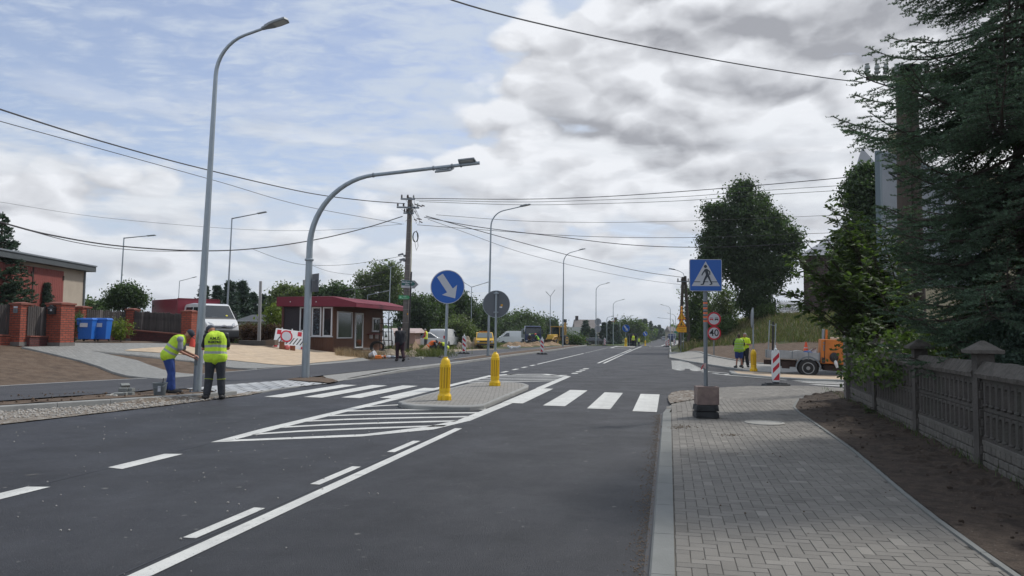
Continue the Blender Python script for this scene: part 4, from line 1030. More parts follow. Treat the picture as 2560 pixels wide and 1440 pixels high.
# green direction sign far right, far back-to-front signs on left
p = ground(1694, 128); t = thing('direction_sign', 'distant green direction sign on two posts by the dark blue lorry', 'traffic sign', p)
MB().tube([(-.5, 0, -.2), (-.5, 0, 2.3)], .04, 8).build('pole', dgalv, t); MB().tube([(.5, 0, -.2), (.5, 0, 2.3)], .04, 8).build('pole', dgalv, t)
MB().box((0, -.06, 2.1), (1.25, .03, .34)).build('panel', mat('sign_green', (.01, .16, .10), .4), t)
p = ground(1495, 95); t = thing('sign_backs', 'two round grey sign backs on one post behind the far kerb lamp', 'traffic sign', p)
MB().tube([(0, 0, -.2), (0, 0, 3.6)], .035, 8).build('pole', dgalv, t)
for z in (3.1, 2.2):
    mb = MB(); disc(mb, .43, .06, .02, 30); q = mb.build('panel', mat('light_sign_back', (.34, .35, .37), .5, .2), t); q.location = (0, 0, z)

# ---- power poles
def insulator(mb, c, s=1.0, mi=0): mb.lathe([(.012*s, -.10*s), (.012*s, 0), (.045*s, .0), (.05*s, .03*s), (.03*s, .05*s), (.045*s, .07*s), (.04*s, .11*s), (.025*s, .13*s), (.035*s, .15*s), (.01*s, .16*s)], 10, c=c, mi=mi)
def concrete_pole():
    dist = 46; base = ground(1012, dist, 892); Zp = lambda py: D(1015, py, dist).z-base.z
    H = Zp(494)
    t = thing('power_pole', 'tall concrete power pole with crossarms and tangled wires behind the kiosk', 'power pole', base)
    mb = MB(); n = 26; pts = [(0, 0, H*i/n) for i in range(n+1)]
    mb.tube([(0, 0, -.4)]+pts, [.24]+[.235-.10*i/n for i in range(n+1)], 8); mb.build('pole', m_concpole, t)
    for i in range(2, 24):
        if random.random() < .8:
            z = H*i/24.5; r = .24-.10*z/H; MB().lathe([(r, z-.008), (r+.008, z-.006), (r+.008, z+.006), (r, z+.008)], 8).build('band', mat('pale_band', (.32, .31, .30), .6, .3), t)
    def arm(z, x0, x1, nm='crossarm'):
        mb = MB(); mb.box(((x0+x1)/2, -.18, z), (x1-x0, .09, .10)); a = mb.build(nm, dgalv, t)
        for x in (x0+.06, x0+.42, x1-.1, x1-.45):
            m2 = MB(); insulator(m2, (x, -.18, z+.08), 1.25); m2.build('insulator', m_porcb if x < 0 else m_porc, a, smooth='auto')
    arm(Zp(499), -.55, .35); arm(Zp(520), -.78, .62); arm(Zp(534), -.35, .30)
    mb = MB()
    for k in range(9):       # strain insulators and loose jumpers on the right
        x = .3+random.random()*.5; z = Zp(505+random.random()*50)
        mb.capsule((x, -.2, z), .035, (x+.14, -.2, z-.05), .03, 8, 3)
    mb.build('insulator', m_porcb, t, smooth='auto')
    rr = random.Random(3)
    for k in range(12):
        a = Vector((rr.uniform(-.5, .4), -.22, Zp(rr.uniform(500, 530)))); b = Vector((rr.uniform(-.3, .8), -.24, Zp(rr.uniform(525, 562)))); m_ = (a+b)/2+Vector((rr.uniform(-.3, .5), -.05, -rr.uniform(.1, .5)))
        pts = [a*(1-u)**2+m_*2*u*(1-u)+b*u*u for u in [i/8 for i in range(9)]]
        MB().tube(pts, .011, 5).build('jumper_wire', m_cable, t)
    mb = MB(); ring = [(.42+.16*math.sin(u), -.1, Zp(592)+.33*math.cos(u)) for u in [2*math.pi*i/16 for i in range(17)]]
    for k in range(3): mb.tube([(x+.02*k, y-.02*k, z*1.0) for x, y, z in ring], .02, 6)
    mb.tube([(.5, -.1, Zp(575)), (.62, -.1, Zp(615)), (.52, -.1, Zp(626)), (.38, -.1, Zp(600))], .012, 6); mb.build('cable_coil', mat('green_black_cable', (.03, .05, .035), .5), t)
    mb = MB(); mb.tube([(.16, -.2, Zp(540)), (.24, -.22, Zp(640)), (.24, -.24, Zp(700))], .022, 6); mb.build('conduit', mat('yellowish_conduit', (.35, .32, .12), .6), t)
    mb = MB(); mb.tube([(.22, -.24, -.1), (.26, -.26, Zp(770)), (.27, -.24, Zp(680))], [.06, .055, .05], 8); mb.build('cable_guard', black, t)
    for z, x in ((Zp(637), -.45), (Zp(649), -.35)):
        mb = MB(); mb.box((x, -.1, z), (.34, .12, .10), rot=Matrix.Rotation(R(-18), 4, 'Y')); mb.box((-.25, -.05, z-.02), (.2, .04, .04)); mb.lathe([(.05, -.07), (.07, 0), (.05, .07)], 10, c=(-.22, -.1, z-.08)); mb.build('camera', dgalv, t, bevel=.01)
    # bankomat sign
    z = Zp(711); x0, x1 = -.44, .32; tip = .56; h = .25
    mb = MB(); mb.prism([(x0, z-h), (x1+.06, z-h), (tip+.06, z+.02), (x1+.06, z+h), (x0, z+h)], .04, face_M(-.24)); s1 = mb.build('green_sign', mat('sign_frame_grey', (.25, .26, .27), .5), t, 0)
    s1['label'] = 'dark green arrow-shaped cash machine sign'
    mb = MB(); mb.prism([(x0+.02, z-.09), (x1-.03, z-.09), (tip-.12, z+.05), (x1-.12, z+h-.03), (x0+.02, z+h-.03)], .004, face_M(-.282)); mb.build('face', mat('sign_dark_green', (.008, .10, .09), .4), s1)
    mb = MB(); mb.prism([(x0+.02, z-h+.02), (x1-.08, z-h+.02), (x1-.04, z-.10), (x0+.02, z-.10)], .004, face_M(-.282)); mb.build('strip', signwhite, s1)
    text_mesh('lettering', 'Bankomat', .155, signwhite, s1, face_M(-.288, -.08, z+.12), .002, bold=.004); text_mesh('lettering', '300m', .12, signwhite, s1, face_M(-.288, -.08, z-.02), .002, bold=.003)
    for k in range(3): MB().box((-.02, -.288, z-.14-.03*k), (.4, .003, .010)).build('small_print', dgalv, s1)
    s1.rotation_euler = (0, R(1.5), 0)
    z = Zp(744); x0, x1, tip, h = -.46, .08, .28, .12
    mb = MB(); mb.prism([(x0, z-h), (x1+.0, z-h), (tip, z), (x1, z+h), (x0, z+h)], .03, face_M(-.24)); s2 = mb.build('green_sign', mat('sign_bright_green', (.05, .30, .12), .45), t)
    s2['label'] = 'bright green arrow-shaped sign'
    mb = MB(); mb.prism([(x1+.02, z-h), (x1+.1, z-h), (tip+.12, z), (x1+.1, z+h), (x1+.02, z+h), (tip-.02, z)], .02, face_M(-.235)); mb.build('arrow_edge', mat('sign_deep_green', (.02, .16, .03), .5), s2)
    text_mesh('lettering', 'sklep', .09, signwhite, s2, face_M(-.273, -.08, z+.055), .002); text_mesh('lettering', 'ogrodniczy', .085, signwhite, s2, face_M(-.273, -.09, z-.055), .002)
    mb = MB(); disc(mb, .065, -.271, .003, 12, c=(-.35, z)); mb.build('emblem', mat('pale_green_emblem', (.3, .6, .4), .5), s2)
    mb = MB(); mb.box((.12, -.25, Zp(785)), (.06, .03, .10)); mb.build('yellow_tag', signyel, t)
    t.matrix_basis = Matrix.Translation(base) @ Matrix.Rotation(R(.9), 4, Vector((0, 1, 0)))
    return base, dist
concrete_pole()
def wood_A(px, pyt, dist, label, splay, r=.13, top=None, arms=True, big=False, lean=0.0):
    base = ground(px, dist); H = D(px, pyt, dist).z-base.z
    t = thing('power_pole', label, 'power pole', base)
    for sx in (-1, 1):
        mb = MB(); n = 10
        mb.tube([(sx*splay*(1-i/n)+sx*r*.72, 0 if sx < 0 else .05, H*i/n*(1 if sx > 0 else .985)-.2*(i == 0)) for i in range(n+1)], [r*1.15-.25*r*i/n for i in range(n+1)], 12); mb.build('timber_post', m_oldwood, t, smooth='auto')
    return t, base, H
t, base, H = wood_A(1711, 690, 72, 'distant twin timber power pole leaning together behind the yellow signs', .34, .15)
mb = MB(); mb.box((.0, -.2, H-.55), (1.5, .09, .09)); mb.build('crossarm', dgalv, t)
for x in (-.65, -.3, .35, .68):
    mb = MB(); insulator(mb, (x, -.2, H-.48), 1.5); mb.build('insulator', m_porcb, t, smooth='auto')
mb = MB(); mb.tube([(0, -.1, H-.1), (-.1, -.1, H+.25), (-.55, -.1, H+.5), (-1.0, -.1, H+.62)], .03, 8); mb.build('lamp_arm', galv, t, smooth='auto')
mb = MB(); mb.box((-1.2, -.1, H+.66), (.6, .22, .09), rot=Matrix.Rotation(R(9), 4, 'Y')); mb.build('lamp_head', m_lampgrey, t, bevel=.01)
t, base, H = wood_A(2283, 160, 17, 'thick old twin timber power pole rising behind the near spruce branches', .06, .155)
t['note'] = ''; del t['note']
z = H-.42
mb = MB(); mb.box((.0, -.2, z), (2.1, .08, .09)); mb.build('crossarm', mat('rusty_iron', (.06, .045, .04), .8), t)
for x in (-1.03, -.80, -.60, -.34, .36, .58, .80, 1.0):
    mb = MB(); insulator(mb, (x, -.2, z+.12), 1.45); mb.build('insulator', m_porc if x < 0 else m_porcb, t, smooth='auto')
mb = MB()
for k in range(4): mb.lathe([(.30, H-.22+.035*k), (.325, H-.21+.035*k), (.30, H-.19+.035*k)], 14)
mb.build('wire_binding', black, t)
mb = MB(); zb = D(2240, 440, 17).z-base.z; mb.tube([(-.2, -.15, zb), (-.56, -.15, zb+.04)], .02, 6); mb.tube([(-.2, -.15, zb-.2), (-.54, -.15, zb+.03)], .018, 6); mb.build('bracket', black, t)

# ---- overhead wires: each a thing
def wire(label, pts, r=.012, n=24, name='overhead_wire', m=None, extend=True):
    """pts: (px, py, distance) control points of a hanging cable"""
    P = [D(*q) for q in pts]; out = []
    P = [P[0]*2-P[1]]+P+[P[-1]*2-P[-2]]
    for i in range(1, len(P)-2):
        for k in range(8):
            u = k/8; a, b, c, d = P[i-1:i+3]
            out.append(.5*((2*b)+(c-a)*u+(2*a-5*b+4*c-d)*u*u+(3*b-a-3*c+d)*u**3))
    out.append(P[-2]); base = out[0].copy()
    t = thing(name, label, 'wire', base, 0, 'overhead wires'); mb = MB(); mb.tube([q-base for q in out], r, 5); mb.build('cable', m or m_cable, t)
wire('thick overhead wire crossing the top of the sky down to the right-hand timber pole', [(900, -110, 8.2), (1130, 0, 9.5), (1450, 82, 11.6), (1800, 152, 14), (2060, 194, 16), (2166, 206, 16.8)], .011)
wire('upper thick wire sagging from the left edge to the concrete pole top', [(-60, 250, 20), (0, 273, 21), (250, 352, 26), (500, 420, 32), (760, 480, 40), (900, 500, 43), (1012, 509, 45.8)], .026)
wire('thin second wire below the thick one at the left edge', [(-60, 285, 20), (0, 303, 21), (280, 380, 26), (550, 455, 33), (760, 515, 40), (1005, 560, 45.8)], .013)
wire('low sagging twisted cable from the left edge past both near lamps', [(-60, 538, 22), (0, 555, 23), (130, 588, 26), (300, 615, 30), (500, 627, 34), (650, 620, 38), (800, 597, 41), (920, 568, 44), (1006, 541, 45.8)], .028)
wire('thin cable just beneath the low sagging cable', [(60, 573, 24), (200, 608, 27), (350, 626, 31), (500, 628, 34)], .014)
wire('very thin faint wire across the left sky', [(-60, 498, 60), (0, 505, 60), (250, 543, 60), (600, 573, 60), (820, 575, 60), (1010, 560, 60)], .012)
wire('thin wire dipping behind the crossing lamp to the pole camera', [(630, 622, 48), (700, 648, 48), (765, 662, 48), (860, 662, 47), (950, 650, 46.5), (1006, 640, 46)], .012)
wire('faint wire dropping toward the kiosk antenna', [(780, 664, 48), (830, 680, 50), (900, 687, 52), (960, 680, 54)], .010)
for i, (lab, pts, r) in enumerate([
    ('topmost of the wires from the concrete pole to the right-hand trees', [(1035, 496, 46), (1300, 498, 46), (1500, 492, 45), (1700, 479, 44), (1900, 463, 42), (2100, 445, 40), (2200, 436, 39)], .022),
    ('second wire from the concrete pole to the right-hand trees', [(1040, 500, 46), (1300, 505, 46), (1500, 500, 45), (1700, 492, 44), (1900, 477, 42), (2100, 464, 40), (2200, 457, 39)], .014),
    ('third wire from the concrete pole to the right-hand trees', [(1048, 504, 46), (1300, 512, 46), (1500, 509, 45), (1700, 502, 44), (1900, 488, 42), (2100, 476, 40), (2200, 470, 39)], .014),
    ('level thin wire behind the round tree on the right', [(1090, 537, 46), (1300, 552, 47), (1500, 556, 48), (1700, 553, 49), (1900, 546, 50), (2080, 538, 50)], .013),
    ('lower level wire from the green joint toward the house', [(1043, 562, 46), (1200, 574, 46), (1400, 588, 46), (1600, 594, 46), (1800, 592, 46), (2080, 582, 46)], .015),
    ('dark cable sagging under the level wires to the right', [(1060, 543, 46), (1200, 568, 46), (1380, 590, 46), (1560, 611, 46), (1720, 618, 46), (1900, 614, 46), (2080, 600, 46)], .022),
    ('cable sloping down to the distant twin timber pole', [(1065, 540, 46), (1180, 572, 50), (1310, 608, 55), (1450, 645, 61), (1600, 678, 68), (1704, 693, 72)], .026),
    ('thin wire sloping down to the distant twin timber pole', [(1070, 548, 46), (1160, 580, 50), (1300, 630, 55), (1450, 668, 61), (1600, 698, 68), (1704, 712, 72)], .014)]):
    wire(lab, pts, r)
wire('short thin wire from the near timber pole through the spruce', [(2288, 165, 17), (2350, 150, 16), (2430, 124, 15), (2560, 80, 13)], .008)
# bare grey post left of the kiosk
p = at(650, 846); 
p = ground(648, 47); t = thing('concrete_post', 'plain pale concrete post standing left of the kiosk', 'post', p)
MB().tube([(0, 0, -.3), (0, 0, D(651, 703, 47).z-p.z)], [.12, .09], 8).build('shaft', mat('pale_post_concrete', (.33, .33, .32), .85, var=.12, vs=4), t)
p = ground(757, 58); t = thing('concrete_post', 'pale concrete post rising behind the kiosk roof', 'post', p)
MB().tube([(0, 0, -.3), (0, 0, D(757, 700, 58).z-p.z)], [.12, .10], 8).build('shaft', MATS['pale_post_concrete'], t)
# ================================================================ VEHICLES (forward = local +Y)
m_carglass = glass_mat('vehicle_glass', (.02, .027, .032), .06)
m_tyre = mat('tyre_rubber', (.02, .02, .021), .8, bump=.3); m_rim = mat('steel_rim', (.32, .33, .34), .4, .6)
m_wpaint = mat('white_vehicle_paint', (.62, .63, .63), .3, coat=.5, var=.04, vs=2); m_bumper = mat('dark_bumper_plastic', (.03, .032, .036), .55)
m_taill = mat('tail_light_red', (.5, .01, .015), .25); m_headl = mat('headlight_glass', (.42, .44, .46), .12, spec=.8)
m_chrome = mat('chrome_trim', (.6, .6, .62), .2, .9)
def hull(name, outline, wf, m, parent, cuts=(), bevel=.04):
    bm = bmesh.new(); vs = [bm.verts.new((0, y, z)) for y, z in outline]
    es = [bm.edges.new((vs[i], vs[(i+1) % len(vs)])) for i in range(len(vs))]
    bmesh.ops.triangle_fill(bm, edges=es, use_beauty=True)
    bmesh.ops.dissolve_limit(bm, angle_limit=.01, verts=bm.verts[:], edges=bm.edges[:])
    for c in cuts: bmesh.ops.bisect_plane(bm, geom=bm.verts[:]+bm.edges[:]+bm.faces[:], plane_co=(0, 0, c), plane_no=(0, 0, 1))
    r = bmesh.ops.extrude_face_region(bm, geom=bm.faces[:]); top = {g for g in r['geom'] if isinstance(g, bmesh.types.BMVert)}
    for v in bm.verts:
        w = wf(v.co.y, v.co.z); v.co.x = w if v in top else -w
    bmesh.ops.recalc_face_normals(bm, faces=bm.faces)
    me = bpy.data.meshes.new(name); bm.to_mesh(me); bm.free(); me.materials.append(m)
    me.polygons.foreach_set('use_smooth', [True]*len(me.polygons)); me.set_sharp_from_angle(angle=R(32))
    o = link(bpy.data.objects.new(name, me), parent)
    if bevel: b = o.modifiers.new('bevel', 'BEVEL'); b.width = bevel; b.segments = 3; b.limit_method = 'ANGLE'; b.angle_limit = R(28)
    return o
def sidewin(name, pts, wf, m, parent, off=.008, sides=(1, -1), th=.01):
    for s in sides:
        vs = [(s*(wf(y, z)+off), y, z) for y, z in pts]+[(s*(wf(y, z)-th), y, z) for y, z in pts]; n = len(pts)
        MB().add(vs, [tuple(range(n)), tuple(range(2*n-1, n-1, -1))]+[(i, n+i, n+(i+1) % n, (i+1) % n) for i in range(n)]).build(name, m, parent)
def crosswin(name, a, b, wa, wb, m, parent, off=.012, n=1):
    """glass between outline points a (low) and b (high)"""
    a = Vector((0, *a)); b = Vector((0, *b)); d = (b-a); nn = Vector((0, -d.z, d.y)).normalized()
    if nn.z < 0: nn = -nn
    nn *= off
    vs = [Vector((-wa, a.y, a.z))+nn, Vector((wa, a.y, a.z))+nn, Vector((wb, b.y, b.z))+nn, Vector((-wb, b.y, b.z))+nn]
    vs += [v-nn*2.2 for v in vs]
    return MB().add(vs, [(0, 1, 2, 3), (7, 6, 5, 4), (0, 4, 5, 1), (1, 5, 6, 2), (2, 6, 7, 3), (3, 7, 4, 0)]).build(name, m, parent)
def wheel(parent, x, y, r, w=.2, rimc=None, twin=False):
    M = Matrix.Translation((x, y, r)) @ Matrix.Rotation(R(90), 4, 'Y'); s = 1 if x > 0 else -1
    mb = MB(); mb.lathe([(r*.6, -w/2), (r*.93, -w/2), (r, -w/2*.7), (r, w/2*.7), (r*.93, w/2), (r*.6, w/2)], 28, M=M)
    wh = mb.build('wheel', m_tyre, parent, smooth='auto')
    mb = MB(); z = s*w/2
    mb.lathe([(r*.62, z*.6), (r*.64, z*1.03), (r*.55, z*1.03), (r*.48, z*.7), (r*.25, z*.75), (r*.2, z*1.02), (r*.02, z*1.02)], 24, M=M); mb.build('rim', rimc or m_rim, wh, smooth='auto')
def plate(parent, y, z, txt=None, w=.52, x=0):
    p = MB().box((x, y, z), (w, .012, .115)).build('number_plate', signwhite, parent)
    if txt: text_mesh('lettering', txt, .10, inkblack, p, Matrix.Translation((x, y+.008, z)) @ Matrix.Rotation(R(180), 4, 'Z') @ XZ, .001)
    return p
# ---- crew-cab truck with burgundy box
def crew_truck():
    p = ground(558, 42.0); rz = -R(134)
    t = thing('crew_cab_truck', 'white crew-cab truck with a tall burgundy box body parked behind the picket fence', 'truck', p, rz)
    wf = lambda y, z: 1.0-max(0, z-1.2)*.15-max(0, y+.55)*.14
    out = [(-3.3, .45), (-3.3, 2.08), (-3.15, 2.22), (-2.2, 2.27), (-1.35, 2.24), (-1.15, 2.17), (-.52, 1.36), (-.30, 1.25), (-.08, 1.02), (-.0, .80), (-.0, .42), (-.1, .36)]
    hull('cab', out, wf, m_wpaint, t, (1.2, 1.6, 2.0), .05)
    crosswin('windscreen', (-.56, 1.40), (-1.13, 2.12), .90, .80, m_carglass, t, .02)
    crosswin('lower_trim', (-.50, 1.335), (-.56, 1.41), .93, .92, m_bumper, t, .018)
    sidewin('window', [(-1.95, 1.38), (-.85, 1.38), (-1.28, 2.02), (-1.95, 2.04)], wf, m_carglass, t)
    sidewin('window', [(-3.0, 1.38), (-2.08, 1.38), (-2.08, 2.04), (-3.0, 2.04)], wf, m_carglass, t)
    hull('bumper', [(-.45, .28), (-.45, .62), (-.1, .74), (.05, .74), (.08, .60), (.06, .32), (-.05, .24)], lambda y, z: .99-max(0, y+.4)*.16, m_bumper, t, (), .04)
    MB().box((0, .035, .90), (1.05, .03, .15)).build('grille', m_bumper, t)
    for z in (.955, .895):
        mb = MB(); mb.tube([(-.92, -.10, z+.05), (-.55, .045, z), (-.16, .065, z), (-.08, .07, z+.03), (0, .075, z+.06), (.08, .07, z+.03), (.16, .065, z), (.55, .045, z), (.92, -.10, z+.05)], .016, 6); mb.build('chrome_bar', m_chrome, t)
    for s in (-1, 1):
        M = Matrix.Identity(4); mb = MB()
        mb.add([(s*.52, .035, .98), (s*.86, -.10, 1.00), (s*.95, -.30, 1.22), (s*.90, -.36, 1.24), (s*.60, -.10, 1.10)]+[(s*.52, -.05, .98), (s*.86, -.2, 1.00), (s*.93, -.4, 1.20), (s*.88, -.42, 1.22), (s*.60, -.2, 1.08)],
               [(0, 1, 2, 3, 4), (9, 8, 7, 6, 5)]+[(i, 5+i, 5+(i+1) % 5, (i+1) % 5) for i in range(5)]); mb.build('headlight', m_headl, t)
        mb = MB(); mb.box((s*1.13, -.95, 1.52), (.14, .10, .34)); mb.box((s*1.0, -.92, 1.42), (.16, .04, .05)); mb.build('mirror', m_bumper, t, bevel=.02)
        wheel(t, s*.88, -.85, .34, .2); wheel(t, s*.88, -4.8, .34, .2)
    plate(t, .09, .52, 'WCI 47A')
    mb = MB(); mb.box((.25, -.62, 1.46), (.3, .06, .03)); mb.build('dash_papers', signwhite, t)
    mb = MB(); mb.ell((-.48, -.72, 1.52), (.12, .1, .08), 10, 6); mb.build('yellow_helmet', mat('helmet_yellow', (.7, .6, .05), .4), t)
    m_burg = mat('burgundy_panel', (.20, .018, .035), .45, var=.10, vs=.8)
    mb = MB(); mb.box((0, -5.35, 1.72), (2.5, 4.0, 1.66)); b = mb.build('box_body', m_burg, t, bevel=.02)
    mb = MB()
    for x in (-1.25, 1.25):
        mb.box((x, -3.36, 1.72), (.06, .06, 1.68))
    mb.box((0, -3.36, 2.56), (2.5, .06, .05)); mb.build('frame_trim', mat('burgundy_trim', (.16, .02, .03), .4), b)
    MB().box((0, -4.6, .62), (.9, 5.4, .3)).build('chassis', m_bumper, t)
crew_truck()
# ---- orange road-maintenance truck
m_or = mat('orange_paint_worn', (.56, .17, .025), .5, var=.18, vs=2.5, col2=(.30, .10, .03), c2s=1.6, c2r=(.55, .75)); m_alu = mat('weathered_aluminium', (.34, .35, .36), .55, .4, var=.25, vs=3)
m_chas = mat('rusty_chassis', (.05, .03, .026), .8, var=.4, vs=3)
def orange_truck():
    p = ground(2015, 30.9); rz = -R(90+18)
    t = thing('maintenance_truck', 'orange road-maintenance truck with grey flatbed and machine box standing in the side road', 'truck', p, rz)
    for s in (1, -1):
        wheel(t, s*.72, 0, .37, .2); wheel(t, s*.72, 2.55, .37, .2)
        mb = MB(); mb.tube([(s*.78, .46*math.cos(a), .37+.46*math.sin(a)) for a in [R(-5+185*i/12) for i in range(13)]], .035, 6); mb.build('mudguard', dgalv, t)
    wheel(t, .50, .05, .37, .18)
    mb = MB(); mb.box((.35, .6, .50), (.10, 4.6, .17)); mb.box((-.35, .6, .50), (.10, 4.6, .17)); mb.box((0, -.9, .5), (1.1, .9, .25)); mb.box((0, .95, .42), (1.1, .7, .22)); mb.box((.5, -.85, .45), (.3, .3, .3)); mb.build('chassis', m_chas, t)
    mb = MB(); mb.box((0, -.60, .72), (1.56, 2.05, .06)); fl = mb.build('flatbed', m_alu, t)
    for s in (1, -1):
        mb = MB(); mb.box((s*.78, -.60, .87), (.035, 2.05, .27)); pl_ = mb.build('drop_side', m_alu, t, bevel=.006)
        for y in (-1.62, -1.15, -.62, .0, .41): MB().box((s*.80, y, .87), (.03, .045, .31)).build('stake', dgalv, pl_)
    MB().box((0, -1.62, .87), (1.5, .035, .27)).build('tail_board', m_alu, t)
    mb = MB(); mb.box((.12, .95, 1.08), (1.35, .98, .98)); b = mb.build('machine_box', m_or, t, bevel=.03)
    mb = MB(); mb.box((.80, .60, 1.08), (.012, .03, .9)); mb.box((.80, .56, .72), (.014, .14, .22)); mb.build('door_seam', m_chas, b)
    mb = MB()
    for z in (1.42, 1.30, 1.22, 1.14): mb.lathe([(.03, 0), (.03, .012), (.01, .014)], 10, M=Matrix.Translation((.797, .56, z)) @ Matrix.Rotation(R(90), 4, 'Y'))
    mb.build('gauge', dgalv, b)
    MB().ell((.84, .95, .86), (.10, .17, .20), 12, 8).build('hose_reel', black, b, smooth=True)
    mb = MB(); mb.tube([(.86, .98, .78), (.88, 1.02, .62), (.86, 1.08, .45)], [.05, .07, .045], 8); mb.build('white_spout', white, b)
    mb = MB(); mb.tube([(.2, .58, 1.5), (.2, .58, 1.98)], .055, 10); mb.build('exhaust_pipe', galv, b); MB().box((.2, .70, 1.75), (.10, .08, .42)).build('exhaust_guard', m_or, b)
    MB().box((.3, 1.0, 1.62), (.34, .30, .10)).build('cream_lid', mat('cream_lid', (.6, .55, .42), .5), b, bevel=.02)
    mb = MB(); mb.box((.0, 1.9, .63), (.7, .8, .05)); mb.box((.1, 1.75, .7), (.3, .3, .12)); mb.build('platform', dgalv, t)
    mb = MB(); mb.ell((.45, 1.93, .78), (.12, .13, .17), 10, 8); mb.build('fuel_can', mat('red_can', (.55, .03, .03), .45), t, smooth=True)
    wf = lambda y, z: .80-max(0, z-1.2)*.10
    hull('cab', [(2.0, .55), (2.0, 2.0), (2.1, 2.05), (2.85, 2.02), (3.25, 1.25), (3.32, .6)], wf, mat('orange_cab_paint', (.75, .22, .02), .35, coat=.3), t, (1.2,), .04)
    sidewin('window', [(2.2, 1.25), (3.05, 1.25), (2.80, 1.85), (2.2, 1.88)], wf, m_carglass, t); crosswin('windscreen', (3.22, 1.32), (2.90, 1.95), .7, .66, m_carglass, t)
    mb = MB(); mb.lathe([(.08, 0), (.09, .08), (.05, .16)], 10, c=(.2, 2.3, 2.05)); mb.build('beacon', mat('amber_lamp', (.75, .30, .03), .3), t)
    mb = MB()
    for y in (-1.55, -1.30): mb.tube([(.74, y, .8), (.74, y+.02, 2.25 if y < -1.5 else 2.12)], .022, 8)
    mb.tube([(.74, -1.54, 2.08), (.74, -1.29, 2.03)], .01, 5); mb.build('upright_pipe', galv, t)
    MB().tube([(.3, -1.36, .8), (.3, -1.38, 2.2)], .04, 8).build('dark_post', black, t)
    mr = MB(); mr.tube([(.78, 1.35, .6), (.80, 1.45, 1.2), (.78, 1.5, 1.5)], .02, 6); mr.build('hose', black, t)
    t.matrix_basis = Matrix.Translation(p) @ Matrix.Rotation(R(2.2), 4, Vector((.31, .95, 0))) @ Matrix.Rotation(rz, 4, 'Z')
    Mt = t.matrix_basis.copy()
    def onbed(name, label, cat, x, y, z, build):
        o = thing(name, label, cat, (0, 0, 0)); o.matrix_basis = Mt @ Matrix.Translation((x, y, z)); build(o); return o
    def sheet_(o): mb = MB(); mb.prism([(-.45, 0), (.5, 0), (.62, .10), (.55, .28), (.35, .30), (-.1, .18), (-.4, .05)], .7, Matrix.Rotation(R(90), 4, 'Z') @ XZ @ Matrix.Translation((0, 0, -.35))); mb.build('board', mat('dusty_board', (.42, .41, .38), .8, var=.15, vs=4), o, bevel=.02)
    onbed('board_pile', 'pile of dusty pale boards lying on the truck flatbed', 'boards', 0, -.75, .76, sheet_)
    def bag(o): MB().ell((0, 0, .14), (.24, .22, .16), 12, 8).build('bag', mat('blue_sack', (.02, .07, .22), .7), o, smooth=True)
    onbed('sack', 'blue sack lying on the flatbed next to the orange machine box', 'sack', .35, -.0, .78, bag)
    def bag2(o): mb = MB(); mb.add([(-.3, -.2, 0), (.3, -.3, 0), (.3, .3, .0), (-.3, .25, 0), (-.2, -.1, .18), (.25, .2, .42), (.1, .3, .40)], [(0, 1, 5, 4), (1, 2, 6, 5), (2, 3, 6), (3, 0, 4, 6), (4, 5, 6), (0, 3, 2, 1)]); mb.build('sheet', white, o)
    onbed('plastic_sheet', 'crumpled white plastic sheet on the flatbed behind the blue sack', 'sheet', -.1, .05, .78, bag2)
    def blk_(o): MB().box((0, 0, .08), (.3, .2, .1)).box((.03, .02, .17), (.26, .18, .06), rot=.3).build('block', mat('dusty_board', (.42, .41, .38)), o)
    onbed('stone_blocks', 'small stack of pale blocks at the tail of the flatbed', 'blocks', .3, -1.30, .75, blk_)
    def cone(o):
        mb = MB(); mb.lathe([(.10, 0), (.03, .36), (.02, .36)], 14, c=(0, 0, 0)); mb.build('cone_body', mat('cone_orange', (.80, .10, .03), .5), o, smooth='auto')
        mb = MB(); mb.lathe([(.082, .1), (.058, .2), (.056, .2), (.06, .2)], 14); mb.build('white_band', signwhite, o)
    onbed('traffic_cone', 'small orange cone standing on the load of the orange truck', 'cone', -.15, -.05, 1.06, cone)
orange_truck()
